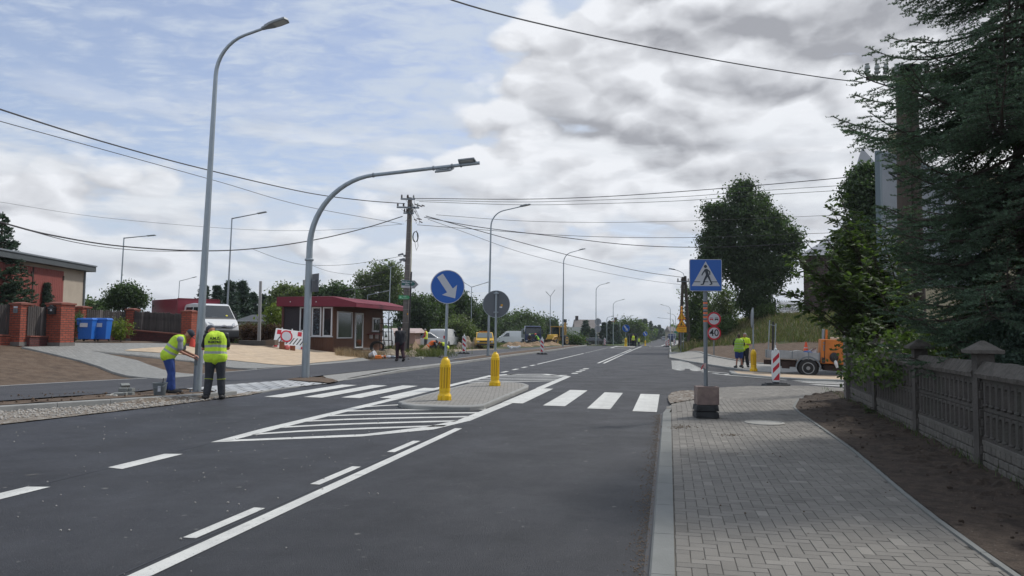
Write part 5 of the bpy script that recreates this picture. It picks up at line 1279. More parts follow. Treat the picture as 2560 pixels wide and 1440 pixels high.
# ---- cars and vans farther away
def car(px, dist, rz, label, m, L=4.2, H=1.48, W=1.75, kind='hatch', name='parked_car', cat='car', tail=True, dz=0.0, lights=True):
    p = ground(px, dist); p.z += dz
    t = thing(name, label, cat, p, rz)
    w = W/2; wf = lambda y, z: w-max(0, z-H*.58)*.28
    if kind == 'hatch':
        out = [(-.5, .22), (-.5, .55), (-.485, .64), (-.44, .95), (-.33, 1.0), (0, 1.0), (.1, .97), (.27, .66), (.43, .58), (.49, .48), (.5, .25), (.45, .18), (-.46, .18)]
        win = [(-.40, .66), (.22, .65), (.08, .93), (-.05, .95), (-.30, .95)]; ws = ((.262, .68), (.108, .96)); rw = ((-.482, .66), (-.442, .93))
    elif kind == 'van':
        out = [(-.5, .18), (-.5, .9), (-.48, .97), (-.2, 1.0), (.12, .99), (.20, .95), (.36, .62), (.46, .52), (.49, .42), (.5, .2), (.46, .14), (-.47, .14)]
        win = [(.10, .58), (.33, .57), (.19, .84), (.10, .85)]; ws = ((.355, .64), (.215, .93)); rw = None
    out = [(y*L, z*H) for y, z in out]; win = [(y*L, z*H) for y, z in win]
    hull('body', out, wf, m, t, (H*.58,), .05)
    sidewin('window', win, wf, m_carglass, t)
    a, b = ws; crosswin('windscreen', (a[0]*L, a[1]*H), (b[0]*L, b[1]*H), w*.9, w*.74, m_carglass, t, .02)
    if rw: a, b = rw; crosswin('rear_window', (a[0]*L-.01, a[1]*H), (b[0]*L-.01, b[1]*H), w*.86, w*.72, m_carglass, t, .03)
    for sx in (-1, 1):
        for y in (-.31, .31): wheel(t, sx*(w-.09), y*L, .32 if kind == 'hatch' else .34, .19)
        MB().box((sx*(w-.15), -.5*L, H*.55), (.22, .06, .34)).build('tail_light', m_taill, t, bevel=.02)
        MB().box((sx*(w-.25), .485*L, H*.46), (.34, .08, .14)).build('headlight', m_headl, t, bevel=.02)
    MB().box((0, .5*L, .30), (W*.9, .06, .22)).build('bumper', m_bumper, t, bevel=.03); MB().box((0, -.5*L, .30), (W*.9, .06, .22)).build('bumper', m_bumper if kind == 'van' else m, t, bevel=.03)
    return t
car(1060, 71, R(-60), 'white hatchback with a red tail light behind the worker in the yellow vest', m_wpaint, 4.3, 1.5)
t = car(1112, 74, R(-14), 'white van with opened rear door beyond the crouching workers', m_wpaint, 4.6, 1.85, 1.85, 'van', 'parked_van', 'van')
MB().box((1.0, -2.35, .95), (.06, .5, 1.3)).build('rear_door', m_bumper, t)
car(1280, 150, R(96), 'large white panel van parked facing left beside the blue lorry', m_wpaint, 6.0, 2.65, 2.05, 'van', 'parked_van', 'van', dz=.1)
car(1489, 146, R(-84), 'dark hatchback turning at the junction behind the far left kerb', mat('black_car_paint', (.02, .022, .028), .2, coat=.8), 4.3, 1.5, 1.8)
car(1659, 325, R(-12), 'silver car driving far down the road', mat('silver_car_paint', (.35, .37, .40), .3, .4), 4.4, 1.5, 1.8, name='driving_car')
car(1646, 420, R(-80), 'distant red car beside the far road', mat('red_car_paint', (.45, .05, .06), .3, coat=.5), 5.2, 1.5, 1.8, dz=.6)
car(947, 62, R(175), 'pale van nose just visible behind the metal racks', mat('pale_van_paint', (.42, .45, .48), .35, coat=.3), 4.2, 1.7, 1.7, 'van', 'parked_van', 'van')
def lorry(px, dist, rz, label, dump=True, dz=0.0):
    p = ground(px, dist); p.z += dz; mb_ = mat('dark_blue_lorry', (.010, .028, .10), .35, coat=.4)
    t = thing('lorry', label, 'lorry', p, rz); wf = lambda y, z: 1.25-max(0, z-1.8)*.06
    hull('cab', [(-1.9, .9), (-1.9, 2.85), (-1.7, 3.0), (-.3, 2.98), (-.06, 2.8), (0, 1.7), (.02, .55), (-.1, .45), (-1.0, .45)], wf, mb_, t, (1.8,), .06)
    crosswin('windscreen', (.0, 1.75), (-.05, 2.62), 1.1, 1.05, m_carglass, t, .03); sidewin('window', [(-1.1, 1.75), (-.2, 1.75), (-.25, 2.5), (-1.1, 2.5)], wf, m_carglass, t)
    MB().box((0, .10, 2.80), (2.3, .22, .16)).build('sun_visor', black, t); MB().box((0, .07, .62), (2.45, .14, .34)).build('bumper', m_bumper, t, bevel=.03)
    MB().box((0, .05, 1.25), (1.7, .03, .42)).build('grille', m_bumper, t); MB().box((.0, .03, 1.79), (.9, .02, .05)).build('dash_vest', mat('helmet_green', (.4, .6, .05), .6), t)
    for s in (-1, 1):
        MB().box((s*1.42, -.05, 2.1), (.18, .14, .65)).build('mirror', black, t, bevel=.02); MB().box((s*.95, .11, .75), (.36, .08, .18)).build('headlight', m_headl, t)
        for y in (-1.0, -4.6, -5.9): wheel(t, s*1.05, y, .5, .32)
    MB().box((0, -3.6, .8), (.9, 5.8, .3)).build('chassis', m_chas, t)
    hull('tipper_body', [(-7.2, 1.15), (-7.3, 2.5), (-2.1, 2.6), (-2.0, 2.3), (-2.15, 1.15)], lambda y, z: 1.22, mb_, t, (), .03)
lorry(1333, 112, R(180+4), 'dark blue tipper lorry facing the camera beside the large white van', dz=.0)
lorry(1680, 235, R(-12), 'distant dark blue lorry driving away on the right of the far road')
def small_pickup():
    p = ground(1213, 67); t = thing('service_vehicle', 'small yellow flat-nosed service truck facing the camera between the sign poles', 'truck', p, R(186))
    my = mat('faded_yellow_paint', (.60, .36, .04), .5, var=.1, vs=2); wf = lambda y, z: .80-max(0, z-.9)*.12
    hull('body', [(-3.8, .3), (-3.8, .85), (-1.7, .9), (-1.65, 1.42), (-1.2, 1.46), (-.75, 1.42), (-.32, .92), (0, .75), (.02, .35), (-.1, .28)], wf, my, t, (.9,), .04)
    crosswin('windscreen', (-.36, .965), (-.72, 1.385), .70, .64, mat('sky_paled_glass', (.16, .19, .19), .12, spec=.9), t, .03); sidewin('window', [(-1.5, .95), (-.55, .95), (-.82, 1.32), (-1.5, 1.34)], wf, m_carglass, t)  # windscreen base colour paled to stand for reflected sky
    MB().box((0, .03, .38), (1.6, .1, .16)).build('bumper', m_bumper, t); MB().box((0, .02, .62), (1.1, .03, .12)).build('grille', m_bumper, t)
    MB().box((0, -1.0, 1.53), (1.0, .25, .07)).build('light_bar', mat('orange_lightbar', (.6, .2, .02), .4), t)
    for s in (-1, 1):
        MB().box((s*.62, .02, .62), (.2, .05, .14)).build('headlight', m_headl, t)
        for y in (-.75, -2.9): wheel(t, s*.72, y, .29, .17)
small_pickup()
def excavator():
    p = ground(1392, 97); t = thing('backhoe_loader', 'yellow backhoe loader with raised digging arm at the left of the road', 'excavator', p, R(150), sc=.92)
    my = mat('faded_yellow_paint', (.60, .36, .04)); mo = mat('loader_ochre', (.42, .24, .05), .6, var=.2, vs=2)
    MB().box((0, .2, .95), (1.0, 3.4, .5)).build('frame', mo, t, bevel=.03)
    hull('bonnet', [(.6, .9), (.6, 1.6), (2.0, 1.5), (2.1, .9)], lambda y, z: .5, my, t, (), .04)
    mb = MB()
    for x in (-.68, .68):
        for y in (-1.0, .5): mb.box((x, y, 1.9), (.07, .07, 1.5))
    mb.box((0, -.25, 2.68), (1.5, 1.75, .12)); mb.build('cab_frame', mo, t); MB().box((0, -.25, 1.9), (1.34, 1.48, 1.4)).build('cab_glass', m_carglass, t)
    for s in (-1, 1): wheel(t, s*.95, -.9, .75, .45, my); wheel(t, s*.85, 1.7, .45, .3, my)
    hull('front_bucket', [(2.6, .15), (3.3, .1), (3.1, .25), (2.85, .5), (3.0, .85), (2.6, .8)], lambda y, z: 1.15, mat('bucket_brown', (.12, .075, .05), .8), t, (), .01)
    mb = MB()
    for s in (-1, 1): mb.tube([(s*.5, .6, 1.35), (s*.5, 1.9, 1.15), (s*.5, 2.8, .45)], .09, 6)
    mb.build('loader_arm', mo, t)
    mb = MB(); mb.tube([(0, -1.6, .9), (0, -2.5, 2.6), (0, -2.75, 3.55)], [.2, .16, .12], 6); mb.build('boom', mo, t)
    mb = MB(); mb.tube([(0, -2.75, 3.6), (0, -2.95, 2.2), (0, -2.8, 1.4)], [.14, .12, .1], 6); mb.build('dipper', mo, t); MB().box((0, -2.75, 3.55), (.3, .4, .45)).build('knuckle', black, t)
    hull('rear_bucket', [(-3.1, .6), (-2.6, .55), (-2.5, 1.2), (-2.9, 1.4), (-3.15, 1.1)], lambda y, z: .35, mat('bucket_brown', (.12, .075, .05)), t, (), .01)
excavator()
# ================================================================ PEOPLE (facing local +Y)
def capmesh(segs, inflate=0.0, n=12):
    mb = MB()
    for a, ra, b, rb in segs: mb.capsule(a, ra+inflate, b, rb+inflate, n, 4)
    return mb
def soft(name, mb, m, parent, vox, it=3):
    o = mb.build(name, m, parent, smooth=True)
    r = o.modifiers.new('remesh', 'REMESH'); r.mode = 'VOXEL'; r.voxel_size = vox; r.use_smooth_shade = True
    s = o.modifiers.new('smooth', 'SMOOTH'); s.iterations = it; s.factor = .6
    return o
def vest_mat(name, base, stripes, p0, axis, col=(.32, .34, .33), sw=.026):
    if name in MATS: return MATS[name]
    m = bpy.data.materials.new(name); m.use_nodes = True; g = NT(m.node_tree)
    P = g.n('BsdfPrincipled'); P.inputs['Roughness'].default_value = .7
    oc = g.n('TexCoord').outputs['Object']; wob = g.noise(oc, 5.0, 3, .5)
    ax = Vector(axis).normalized()
    h = g.vm('DOT_PRODUCT', g.vm('SUBTRACT', oc, tuple(p0)), tuple(ax), 1)
    h = g.m('ADD', h, g.m('MULTIPLY', g.m('SUBTRACT', wob, .5), .05))
    mask = None
    for z in stripes:
        b = g.m('LESS_THAN', g.m('ABSOLUTE', g.m('SUBTRACT', h, z)), sw); mask = b if mask is None else g.m('MAXIMUM', mask, b)
    f = g.ramp(g.noise(oc, 7, 4, .6), .3, .7, .84, 1.1, False)
    c = g.mix(1.0, (*base, 1), g.n('CombineColor', ins={0: f, 1: f, 2: f}).outputs[0], 'MULTIPLY')
    if mask is not None: c = g.mix(mask, c, col)
    g.nt.links.new(c, P.inputs['Base Color'])
    b = g.n('Bump', ins={'Strength': .8, 'Distance': .03, 'Height': g.noise(g.vm('MULTIPLY', oc, (1, 1, .6)), 9, 4, .6)}); g.nt.links.new(b.outputs[0], P.inputs['Normal'])
    g.out(P.outputs[0]); MATS[name] = m; return m
def lerp(a, b, k): return Vector(a)*(1-k)+Vector(b)*k
BASEJ = dict(hipL=(-.095, 0, .94), hipR=(.095, 0, .94), kneeL=(-.10, .03, .51), kneeR=(.10, .03, .51), ankL=(-.11, -.02, .09), ankR=(.11, -.02, .09), toeL=(-.13, .16, .035), toeR=(.13, .16, .035),
             chest=(0, 0, 1.30), neck=(0, .0, 1.46), head=(0, .03, 1.62), shL=(-.185, 0, 1.40), shR=(.185, 0, 1.40), elL=(-.24, -.03, 1.12), elR=(.24, -.03, 1.12), wrL=(-.25, .06, .88), wrR=(.25, .06, .88), look=(0, 1, -.1))
def person(loc, rz, label, J=None, sc=1.0, vox=.012, hair=None, cap=None, shirt=None, sleeves='short', vest=None, legs=None, shorts=False, shoes=None, group=None, helmet=None, bulk=1.0, hood=None, knee_band=False, text=None):
    j = {k: Vector(v) for k, v in BASEJ.items()}
    for k, v in (J or {}).items(): j[k] = Vector(v)
    t = thing('person', label, 'person', loc, rz, group, sc)
    lk = j['look'].normalized(); sdv = lk.cross(Vector((0, 0, 1))); sdv = sdv.normalized() if sdv.length > .01 else Vector((1, 0, 0)); upv = sdv.cross(lk).normalized()
    hd = j['head']; B = bulk
    pel = (j['hipL']+j['hipR'])/2
    torso = [(lerp(pel, j['hipL'], .7), .115*B, lerp(pel, j['hipR'], .7), .115*B), (lerp(pel, j['hipL'], .75), .11*B, lerp(j['chest'], j['shL'], .45), .115*B), (lerp(pel, j['hipR'], .75), .11*B, lerp(j['chest'], j['shR'], .45), .115*B),
             (pel, .125*B, j['chest'], .13*B), (lerp(j['chest'], j['shL'], .5), .10*B, lerp(j['chest'], j['shR'], .5), .10*B), (lerp(j['neck'], j['shL'], .25), .065, lerp(j['neck'], j['shR'], .25), .065), (lerp(j['neck'], j['shL'], .2), .06, j['shL'], .062*B), (lerp(j['neck'], j['shR'], .2), .06, j['shR'], .062*B)]
    armU = [(j['shL'], .055, j['elL'], .042), (j['shR'], .055, j['elR'], .042)]
    armF = [(j['elL'], .041, j['wrL'], .027), (j['elR'], .041, j['wrR'], .027)]
    thigh = [(j['hipL'], .088*B, j['kneeL'], .058), (j['hipR'], .088*B, j['kneeR'], .058)]; calf = [(j['kneeL'], .055, j['ankL'], .038), (j['kneeR'], .055, j['ankR'], .038)]
    feet = [(j['ankL']-Vector((0, .02, .03)), .04, j['toeL'], .034), (j['ankR']-Vector((0, .02, .03)), .04, j['toeR'], .034)]
    headS = [(hd+upv*.025-lk*.02, .088, hd-upv*.02+lk*.005, .078), (hd-upv*.05+lk*.035, .05, hd-upv*.085+lk*.05, .032), (hd-upv*.0+lk*.085, .018, hd-upv*.03+lk*.105, .016), (hd-upv*.015+sdv*.078, .018, hd-upv*.04+sdv*.08, .014), (hd-upv*.015-sdv*.078, .018, hd-upv*.04-sdv*.08, .014), (j['neck']-Vector((0, 0, .02)), .056, hd-upv*.06-lk*.02, .052)]
    hands = []
    for w, e, s in (('wrL', 'elL', -1), ('wrR', 'elR', 1)):
        d = (j[w]-j[e]).normalized(); side = d.cross(Vector((0, 0, 1))); side = side.normalized() if side.length > .2 else Vector((0, 1, 0)); pn = side.cross(d).normalized(); w0 = j[w]
        hands += [(w0, .026, w0+d*.05, .028), (w0+d*.03+side*.018, .020, w0+d*.085+side*.026, .016), (w0+d*.03-side*.018, .020, w0+d*.085-side*.026, .016)]
        for k, L in ((-1.5, .060), (-.5, .075), (.5, .080), (1.5, .068)):
            a = w0+d*.085+side*.0175*k; b = a+d*L*.5-pn*.010; c = b+d*L*.38-pn*.030; hands += [(a, .0098, b, .0092), (b, .0092, c, .0078)]
        a = w0+d*.03-side*.03*s*1.0; b = a+d*.035-side*.028*s-pn*.012; hands += [(a, .013, b, .0115), (b, .0115, b+d*.03-pn*.012, .0095)]
    body = capmesh(torso+armU+armF+thigh+calf+feet+headS+hands, -.004)
    soft('body', body, skin, t, min(vox, .0085), 2)
    def thin(lst, d): return [(a, ra+d, b, rb+d) for a, ra, b, rb in lst]
    if legs:
        seg = thin(torso[:1], .008)+thin(thigh, .030)
        if shorts: seg = thin(torso[:1], .008)+[(a, ra+.02, lerp(a, b, .86), rb+.045) for a, ra, b, rb in thigh]
        else: seg += [(a, ra+.036, lerp(a, b, .5), .085) for a, ra, b, rb in calf]+[(lerp(a, b, .45), .085, b+Vector((0, 0, .055)), .080) for a, ra, b, rb in calf]
        seg += [(pel, .13*B, pel+(j['chest']-pel)*.25, .125*B)]
        soft('trousers' if not shorts else 'shorts', capmesh(seg), legs, t, vox)
        if knee_band:
            for k in ('L', 'R'):
                c = lerp(j['knee'+k], j['ank'+k], .12); d = (j['ank'+k]-j['knee'+k]).normalized(); MB().tube([c-d*.006, c+d*.006], .1, 14).build('knee_band', mat('band_lime', (.35, .42, .03), .6), t)
    if shoes:
        for k in ('L', 'R'):
            a = j['ank'+k]; b = j['toe'+k]
            soft('shoe', capmesh([(a-Vector((0, .0, .02)), .062, b+Vector((0, .02, .012)), .056), (a-Vector((0, .04, .03)), .058, b-Vector((0, .02, -.01)), .056), (a+Vector((0, 0, .03)), .052, a-Vector((0, 0, .02)), .054)]), shoes, t, vox)
    if shirt:
        seg = thin(torso[1:], .010)+[(pel+(j['chest']-pel)*.1, .128*B, j['chest'], .13*B)]
        if sleeves == 'short': seg += [(a, .072, lerp(a, b, .72), .066) for a, ra, b, rb in armU]
        else: seg += thin(armU, .02)+[(a, ra+.022, lerp(a, b, .93), rb+.020) for a, ra, b, rb in armF]
        if hood: seg += [(j['neck']-lk*.05, .085, j['neck']-lk*.02+Vector((0, 0, .02)), .085)]
        soft('shirt', capmesh(seg), shirt, t, vox)
    if vest:
        seg = thin(torso[1:6], .024)+[(a, .075, lerp(a, b, .82), .066) for a, ra, b, rb in torso[6:]]+[(j['hipL']+Vector((-.0, 0, .02)), .138*B, j['hipR']+Vector((0, 0, .02)), .138*B), (j['hipL'], .136*B, lerp(j['chest'], j['shL'], .3), .13*B), (j['hipR'], .136*B, lerp(j['chest'], j['shR'], .3), .13*B)]
        v = soft('vest', capmesh(seg), vest, t, vox)
    if text:
        ax = (j['chest']-pel).normalized(); bk = Vector((1, 0, 0)).cross(ax).normalized()   # points to the back or the front
        bk = -bk if bk.y > 0 else bk
        for body_t, sz, k in text:
            c = pel+(j['chest']-pel)*k+bk*(.166*B)
            M = Matrix.Translation(c) @ Matrix(((1, ax.x, bk.x, 0), (0, ax.y, bk.y, 0), (0, ax.z, bk.z, 0), (0, 0, 0, 1)))
            text_mesh('lettering', body_t, sz, inkblack, t, M, .004, bold=.003)
    if hair: soft('hair', capmesh([(hd+upv*.045-lk*.03, .084, hd-upv*.005-lk*.035, .080)]), hair, t, min(vox, .01), 1)
    if cap:
        mb = MB(); M = Matrix.Translation(hd+upv*.035-lk*.005) @ Matrix(((sdv.x, lk.x, upv.x, 0), (sdv.y, lk.y, upv.y, 0), (sdv.z, lk.z, upv.z, 0), (0, 0, 0, 1)))
        mb.lathe([(.097, -.03), (.103, 0), (.099, .035), (.078, .068), (.045, .086), (.01, .092)], 18, M=M)
        mb.prism([(-.075, .06), (-.07, .13), (-.035, .168), (.035, .168), (.07, .13), (.075, .06)], .012, M @ Matrix.Translation((0, 0, -.012))); mb.build('cap', cap, t, smooth='auto')
    if helmet:
        mb = MB(); M = Matrix.Translation(hd+upv*.04) @ Matrix(((sdv.x, lk.x, upv.x, 0), (sdv.y, lk.y, upv.y, 0), (sdv.z, lk.z, upv.z, 0), (0, 0, 0, 1)))
        mb.lathe([(.13, -.02), (.125, .0), (.115, .05), (.08, .095), (.02, .11)], 16, M=M); mb.build('helmet', helmet, t, smooth='auto')
    for s in (-1, 1):
        MB().ell(hd+lk*.082+sdv*.032*s+upv*.005, (.010, .010, .008), 8, 6).build('eye', inkblack, t, smooth=True)
    MB().box(hd+lk*.085-upv*.058, (.04, .008, .008)).build('mouth', mat('lip', (.25, .08, .07), .5), t) if abs(lk.y) > .7 and vox < .011 else None
    return t
HV = (.50, .72, .035); HVD = (.44, .66, .06)
m_navy = mat('blue_work_trousers', (.022, .055, .22), .85, var=.3, vs=5, bump=1.0, bs=11); m_gwork = mat('grey_work_trousers', (.032, .035, .042), .85, var=.35, vs=6, bump=.9, bs=13)
m_black_c = mat('black_cloth', (.014, .015, .02), .9, var=.2, vs=5, bump=.7, bs=12); m_grey_c = mat('grey_cotton', (.22, .23, .26), .9, var=.15, vs=6, bump=.5, bs=12)
m_capgrey = mat('cap_grey', (.035, .04, .055), .9, var=.2, vs=20); m_shoe = mat('dark_shoe', (.015, .014, .014), .6, var=.2, vs=10)
m_hairg = mat('grey_hair', (.30, .29, .28), .9); m_hairb = mat('brown_hair', (.06, .04, .03), .9)
# worker A: blue trousers, bending forward to the right with hands at the pole
pA = at(428, 984); pB = at(535, 999)
JA = dict(hipL=(-.095, -.10, .93), hipR=(.095, -.10, .93), kneeL=(-.12, -.02, .50), kneeR=(.12, -.0, .50), ankL=(-.12, -.08, .09), ankR=(.14, .03, .09), toeL=(-.15, .11, .035), toeR=(.17, .22, .035),
          chest=(0, .10, 1.25), neck=(0, .22, 1.36), head=(0, .36, 1.44), shL=(-.18, .17, 1.31), shR=(.18, .17, 1.31), elL=(-.19, .24, 1.02), elR=(.20, .20, 1.02), wrL=(-.03, .49, .93), wrR=(.04, .47, .88), look=(0, .62, -.78))
vA = vest_mat('yellow_vest_bent', HV, (.10, .235), (0, -.10, .93), (0, .20, .32))
person(pA, R(-72), 'bending worker in yellow vest, grey cap and blue trousers left of the tall lamp', JA, 1.0, .0095, cap=m_capgrey, shirt=m_grey_c, vest=vA, legs=m_navy, shoes=m_shoe, bulk=1.22, hair=None)
JB = dict(hipL=(-.10, 0, .93), hipR=(.10, 0, .93), kneeL=(-.12, .04, .50), kneeR=(.13, .03, .50), ankL=(-.15, -.02, .09), ankR=(.15, .02, .09), toeL=(-.22, .14, .035), toeR=(.17, .17, .035),
          chest=(-.01, .05, 1.30), neck=(-.05, .13, 1.45), head=(-.13, .22, 1.52), shL=(-.20, .07, 1.39), shR=(.19, .06, 1.40), elL=(-.27, .10, 1.12), elR=(.25, .14, 1.13), wrL=(-.14, .34, 1.13), wrR=(.05, .36, 1.10), look=(-.45, .55, -.72))
vB = vest_mat('yellow_vest_back', HV, (.10, .245), (0, 0, .93), (0, .05, .37))
person(pB, R(16), 'worker seen from behind in a lettered yellow vest and dark trousers', JB, 1.03, .0095, cap=m_capgrey, shirt=m_black_c, vest=vB, legs=m_gwork, shoes=m_shoe, bulk=1.12, knee_band=True, text=[('A.M.Z.', .075, 1.08), ('ELEKTRO', .066, .86)])
# pedestrian in black
pC = at(1000, 904)
JC = dict(hipL=(-.09, 0, .92), hipR=(.09, 0, .92), kneeL=(-.10, .14, .53), kneeR=(.10, -.04, .50), ankL=(-.10, .12, .12), ankR=(.10, -.26, .15), toeL=(-.11, .28, .06), toeR=(.10, -.14, .04), chest=(0, .04, 1.27), neck=(0, .09, 1.42), head=(0, .15, 1.55), elL=(-.23, -.06, 1.13), elR=(.23, .0, 1.13), wrL=(-.24, .02, .90), wrR=(.25, .12, .90), look=(.3, 1, -.2))
person(pC, R(28), 'pedestrian in a black hooded jacket and dark red trousers walking on the cycle path', JC, 1.02, .013, hair=m_black_c, cap=m_black_c, shirt=m_black_c, sleeves='long', legs=mat('dark_wine_trousers', (.035, .014, .020), .9), shoes=m_shoe, bulk=1.45, hood=True)
# two men on the side island
pD = at(1848, 925, .0); pE = at(1862, 924, .0)
zI = T(pD.x, pD.y)+.095
JD = dict(elL=(-.27, .03, 1.15), wrL=(-.12, .22, 1.18), elR=(.27, .03, 1.15), wrR=(.12, .22, 1.16), ankL=(-.14, 0, .09), ankR=(.15, 0, .09), toeL=(-.2, .15, .035), toeR=(.2, .15, .035), look=(0, 1, -.15))
vD = vest_mat('mesh_vest', (.30, .50, .05), (.08, .20, .32), (0, 0, .94), (0, 0, 1), (.34, .42, .22), .018)
person((pD.x, pD.y, zI), R(-8), 'man in blue shorts and green mesh vest standing on the side island', JD, .93, .012, hair=m_hairb, shirt=m_black_c, vest=vD, legs=mat('blue_shorts', (.02, .04, .16), .85), shorts=True, shoes=m_shoe, bulk=1.22)
person((pE.x+.12, pE.y+.35, zI), R(150), 'grey-haired man in bright yellow shirt and black trousers on the side island', dict(JD, look=(.4, 1, 0)), .965, .012, hair=m_hairg, shirt=mat('neon_shirt', (.62, .80, .02), .8, var=.1, vs=5), legs=m_black_c, shoes=m_shoe, bulk=1.1)
# road workers in the distance
pF = ground(1065, 62)
JF = dict(look=(-.2, .8, -.6), head=(0, .07, 1.60), elR=(.24, .02, 1.13), wrR=(.15, .2, 1.0), elL=(-.24, .02, 1.13), wrL=(-.15, .2, 1.0))
red_ = mat('red_sweater', (.36, .02, .03), .8)
person(pF, R(75), 'standing worker in yellow vest over a red sweater looking down by the white cars', JF, 1.0, .016, cap=m_hairg, shirt=red_, sleeves='long', vest=vest_mat('vest_far', (.6, .66, .04), (.1, .26), (0, 0, .94), (0, 0, 1)), legs=m_gwork, shoes=m_shoe)
JG = dict(hipL=(-.11, -.15, .42), hipR=(.11, -.15, .42), kneeL=(-.2, .22, .48), kneeR=(.2, .22, .42), ankL=(-.15, -.02, .09), ankR=(.15, .0, .09), toeL=(-.18, .15, .035), toeR=(.18, .17, .035), chest=(0, .12, .68), neck=(0, .28, .76), head=(0, .42, .76), shL=(-.18, .24, .72), shR=(.18, .24, .72), elL=(-.22, .38, .45), elR=(.22, .38, .45), wrL=(-.10, .52, .22), wrR=(.10, .52, .22), look=(0, .5, -.85))
pG = at(1075, 882); person(pG, R(-70), 'crouching worker in orange vest laying blocks beside the standing worker', JG, 1.0, .016, cap=m_capgrey, shirt=m_gwork, sleeves='long', vest=vest_mat('orange_vest', (.85, .16, .02), (.12,), (0, -.15, .42), (0, .27, .26)), legs=m_gwork, shoes=m_shoe)
pH = at(1113, 883); person(pH, R(80), 'crouching worker in yellow vest and orange cap facing the worker in orange', JG, .9, .016, cap=mat('orange_cap', (.6, .15, .04), .8), shirt=m_hairb, sleeves='long', vest=vest_mat('yellow_vest_far', (.60, .72, .03), (.1,), (0, -.15, .42), (0, .27, .26)), legs=m_gwork, shoes=m_shoe)
pI = ground(1325, 96); JI = dict(JG, hipL=(-.11, -.1, .7), hipR=(.11, -.1, .7), chest=(0, .1, 1.0), neck=(0, .18, 1.14), head=(0, .25, 1.28), shL=(-.2, .12, 1.1), shR=(.2, .12, 1.1), elL=(-.27, .25, .85), elR=(.27, .25, .85), wrL=(-.12, .4, .75), wrR=(.12, .4, .75), look=(0, 1, -.4))
person(pI, R(170), 'worker in dark clothes with a pale helmet stooping in front of the blue lorry', JI, 1.05, .02, helmet=mat('pale_helmet', (.5, .55, .4), .5), shirt=mat('brown_jacket', (.05, .035, .035), .9), sleeves='long', legs=m_black_c, shoes=m_shoe)
pJ = ground(1344, 94); person(pJ, R(100), 'worker in a red helmet and green-yellow vest kneeling by the blue lorry', JI, 1.05, .02, helmet=mat('red_helmet', (.7, .05, .05), .4), shirt=m_black_c, sleeves='long', vest=vest_mat('green_yellow_vest', (.30, .75, .12), (.1,), (0, -.1, .7), (0, .2, .3), (.7, .75, .05), .05), legs=m_black_c, shoes=m_shoe)
pK = ground(1583, 105); person(pK, R(180), 'distant worker in a yellow vest and black trousers near the bus shelter', {}, 1.0, .02, hair=m_hairb, shirt=m_black_c, vest=vest_mat('vest_tiny', (.6, .75, .04), (.1,), (0, 0, .94), (0, 0, 1)), legs=m_black_c, shoes=m_shoe)
pL = ground(1597, 150); person(pL, R(180), 'farther worker in a yellow vest beside the dark bushes', {}, 1.0, .02, hair=m_hairb, shirt=m_black_c, vest=vest_mat('vest_tiny', (.6, .75, .04), (), (0, 0, 0), (0, 0, 1)), legs=m_black_c, shoes=m_shoe)
# ================================================================ VEGETATION
def leafmat(name, c, trans=.30, rough=.6):
    return mat(name, c, rough, tone=True, trans=trans, spec=.3)
ml_dark = leafmat('leaf_dark', (.052, .078, .040)); ml_mid = leafmat('leaf_mid', (.062, .092, .032)); ml_pale = leafmat('leaf_pale', (.11, .135, .066)); ml_yel = leafmat('leaf_yellowish', (.13, .16, .035))
ml_near = leafmat('leaf_near', (.066, .092, .040), .36); ml_conif = leafmat('conifer_needles', (.040, .066, .048), .12); ml_blue = leafmat('spruce_needles', (.070, .108, .074), .15, .7)
ml_thuja = leafmat('thuja_scales', (.050, .075, .025), .15); m_bark = mat('bark', (.065, .052, .042), .95, var=.3, vs=6, bump=.8, bs=20); ml_red = leafmat('hedge_reddish', (.09, .050, .038))
m_dry = leafmat('dry_grass', (.30, .22, .12), 0.0); m_gr = leafmat('grass_blade', (.095, .105, .040), .25)
rng = np.random.default_rng(11)
def unit(n):
    v = rng.normal(size=(n, 3)); return v/np.linalg.norm(v, axis=1)[:, None]
def quads_mesh(name, V, tone, m, parent, nv=4):
    n = len(V)//nv; me = bpy.data.meshes.new(name); me.vertices.add(len(V)); me.vertices.foreach_set('co', V.astype(np.float32).ravel())
    me.loops.add(n*nv); me.loops.foreach_set('vertex_index', np.arange(n*nv, dtype=np.int32)); me.polygons.add(n)
    me.polygons.foreach_set('loop_start', np.arange(0, n*nv, nv, dtype=np.int32))
    me.update(calc_edges=True); me.materials.append(m)
    a = me.attributes.new('tone', 'FLOAT', 'FACE'); a.data.foreach_set('value', tone.astype(np.float32))
    return link(bpy.data.objects.new(name, me), parent)
def leaves(C, tone, size, name, m, parent, asp=.5, up=.0, sv=.3):
    n = len(C); u = unit(n); w = unit(n); u[:, 2] *= (1-up); u /= np.linalg.norm(u, axis=1)[:, None]
    v = np.cross(u, w); v /= np.linalg.norm(v, axis=1)[:, None]+1e-9
    s = size*(1+sv*rng.normal(size=n)).clip(.4, 1.8)[:, None]
    V = np.stack([C-u*s*.5, C+v*s*asp*.5-u*s*.05, C+u*s*.5, C-v*s*asp*.5-u*s*.05], 1).reshape(-1, 3)
    return quads_mesh(name, V, tone, m, parent)
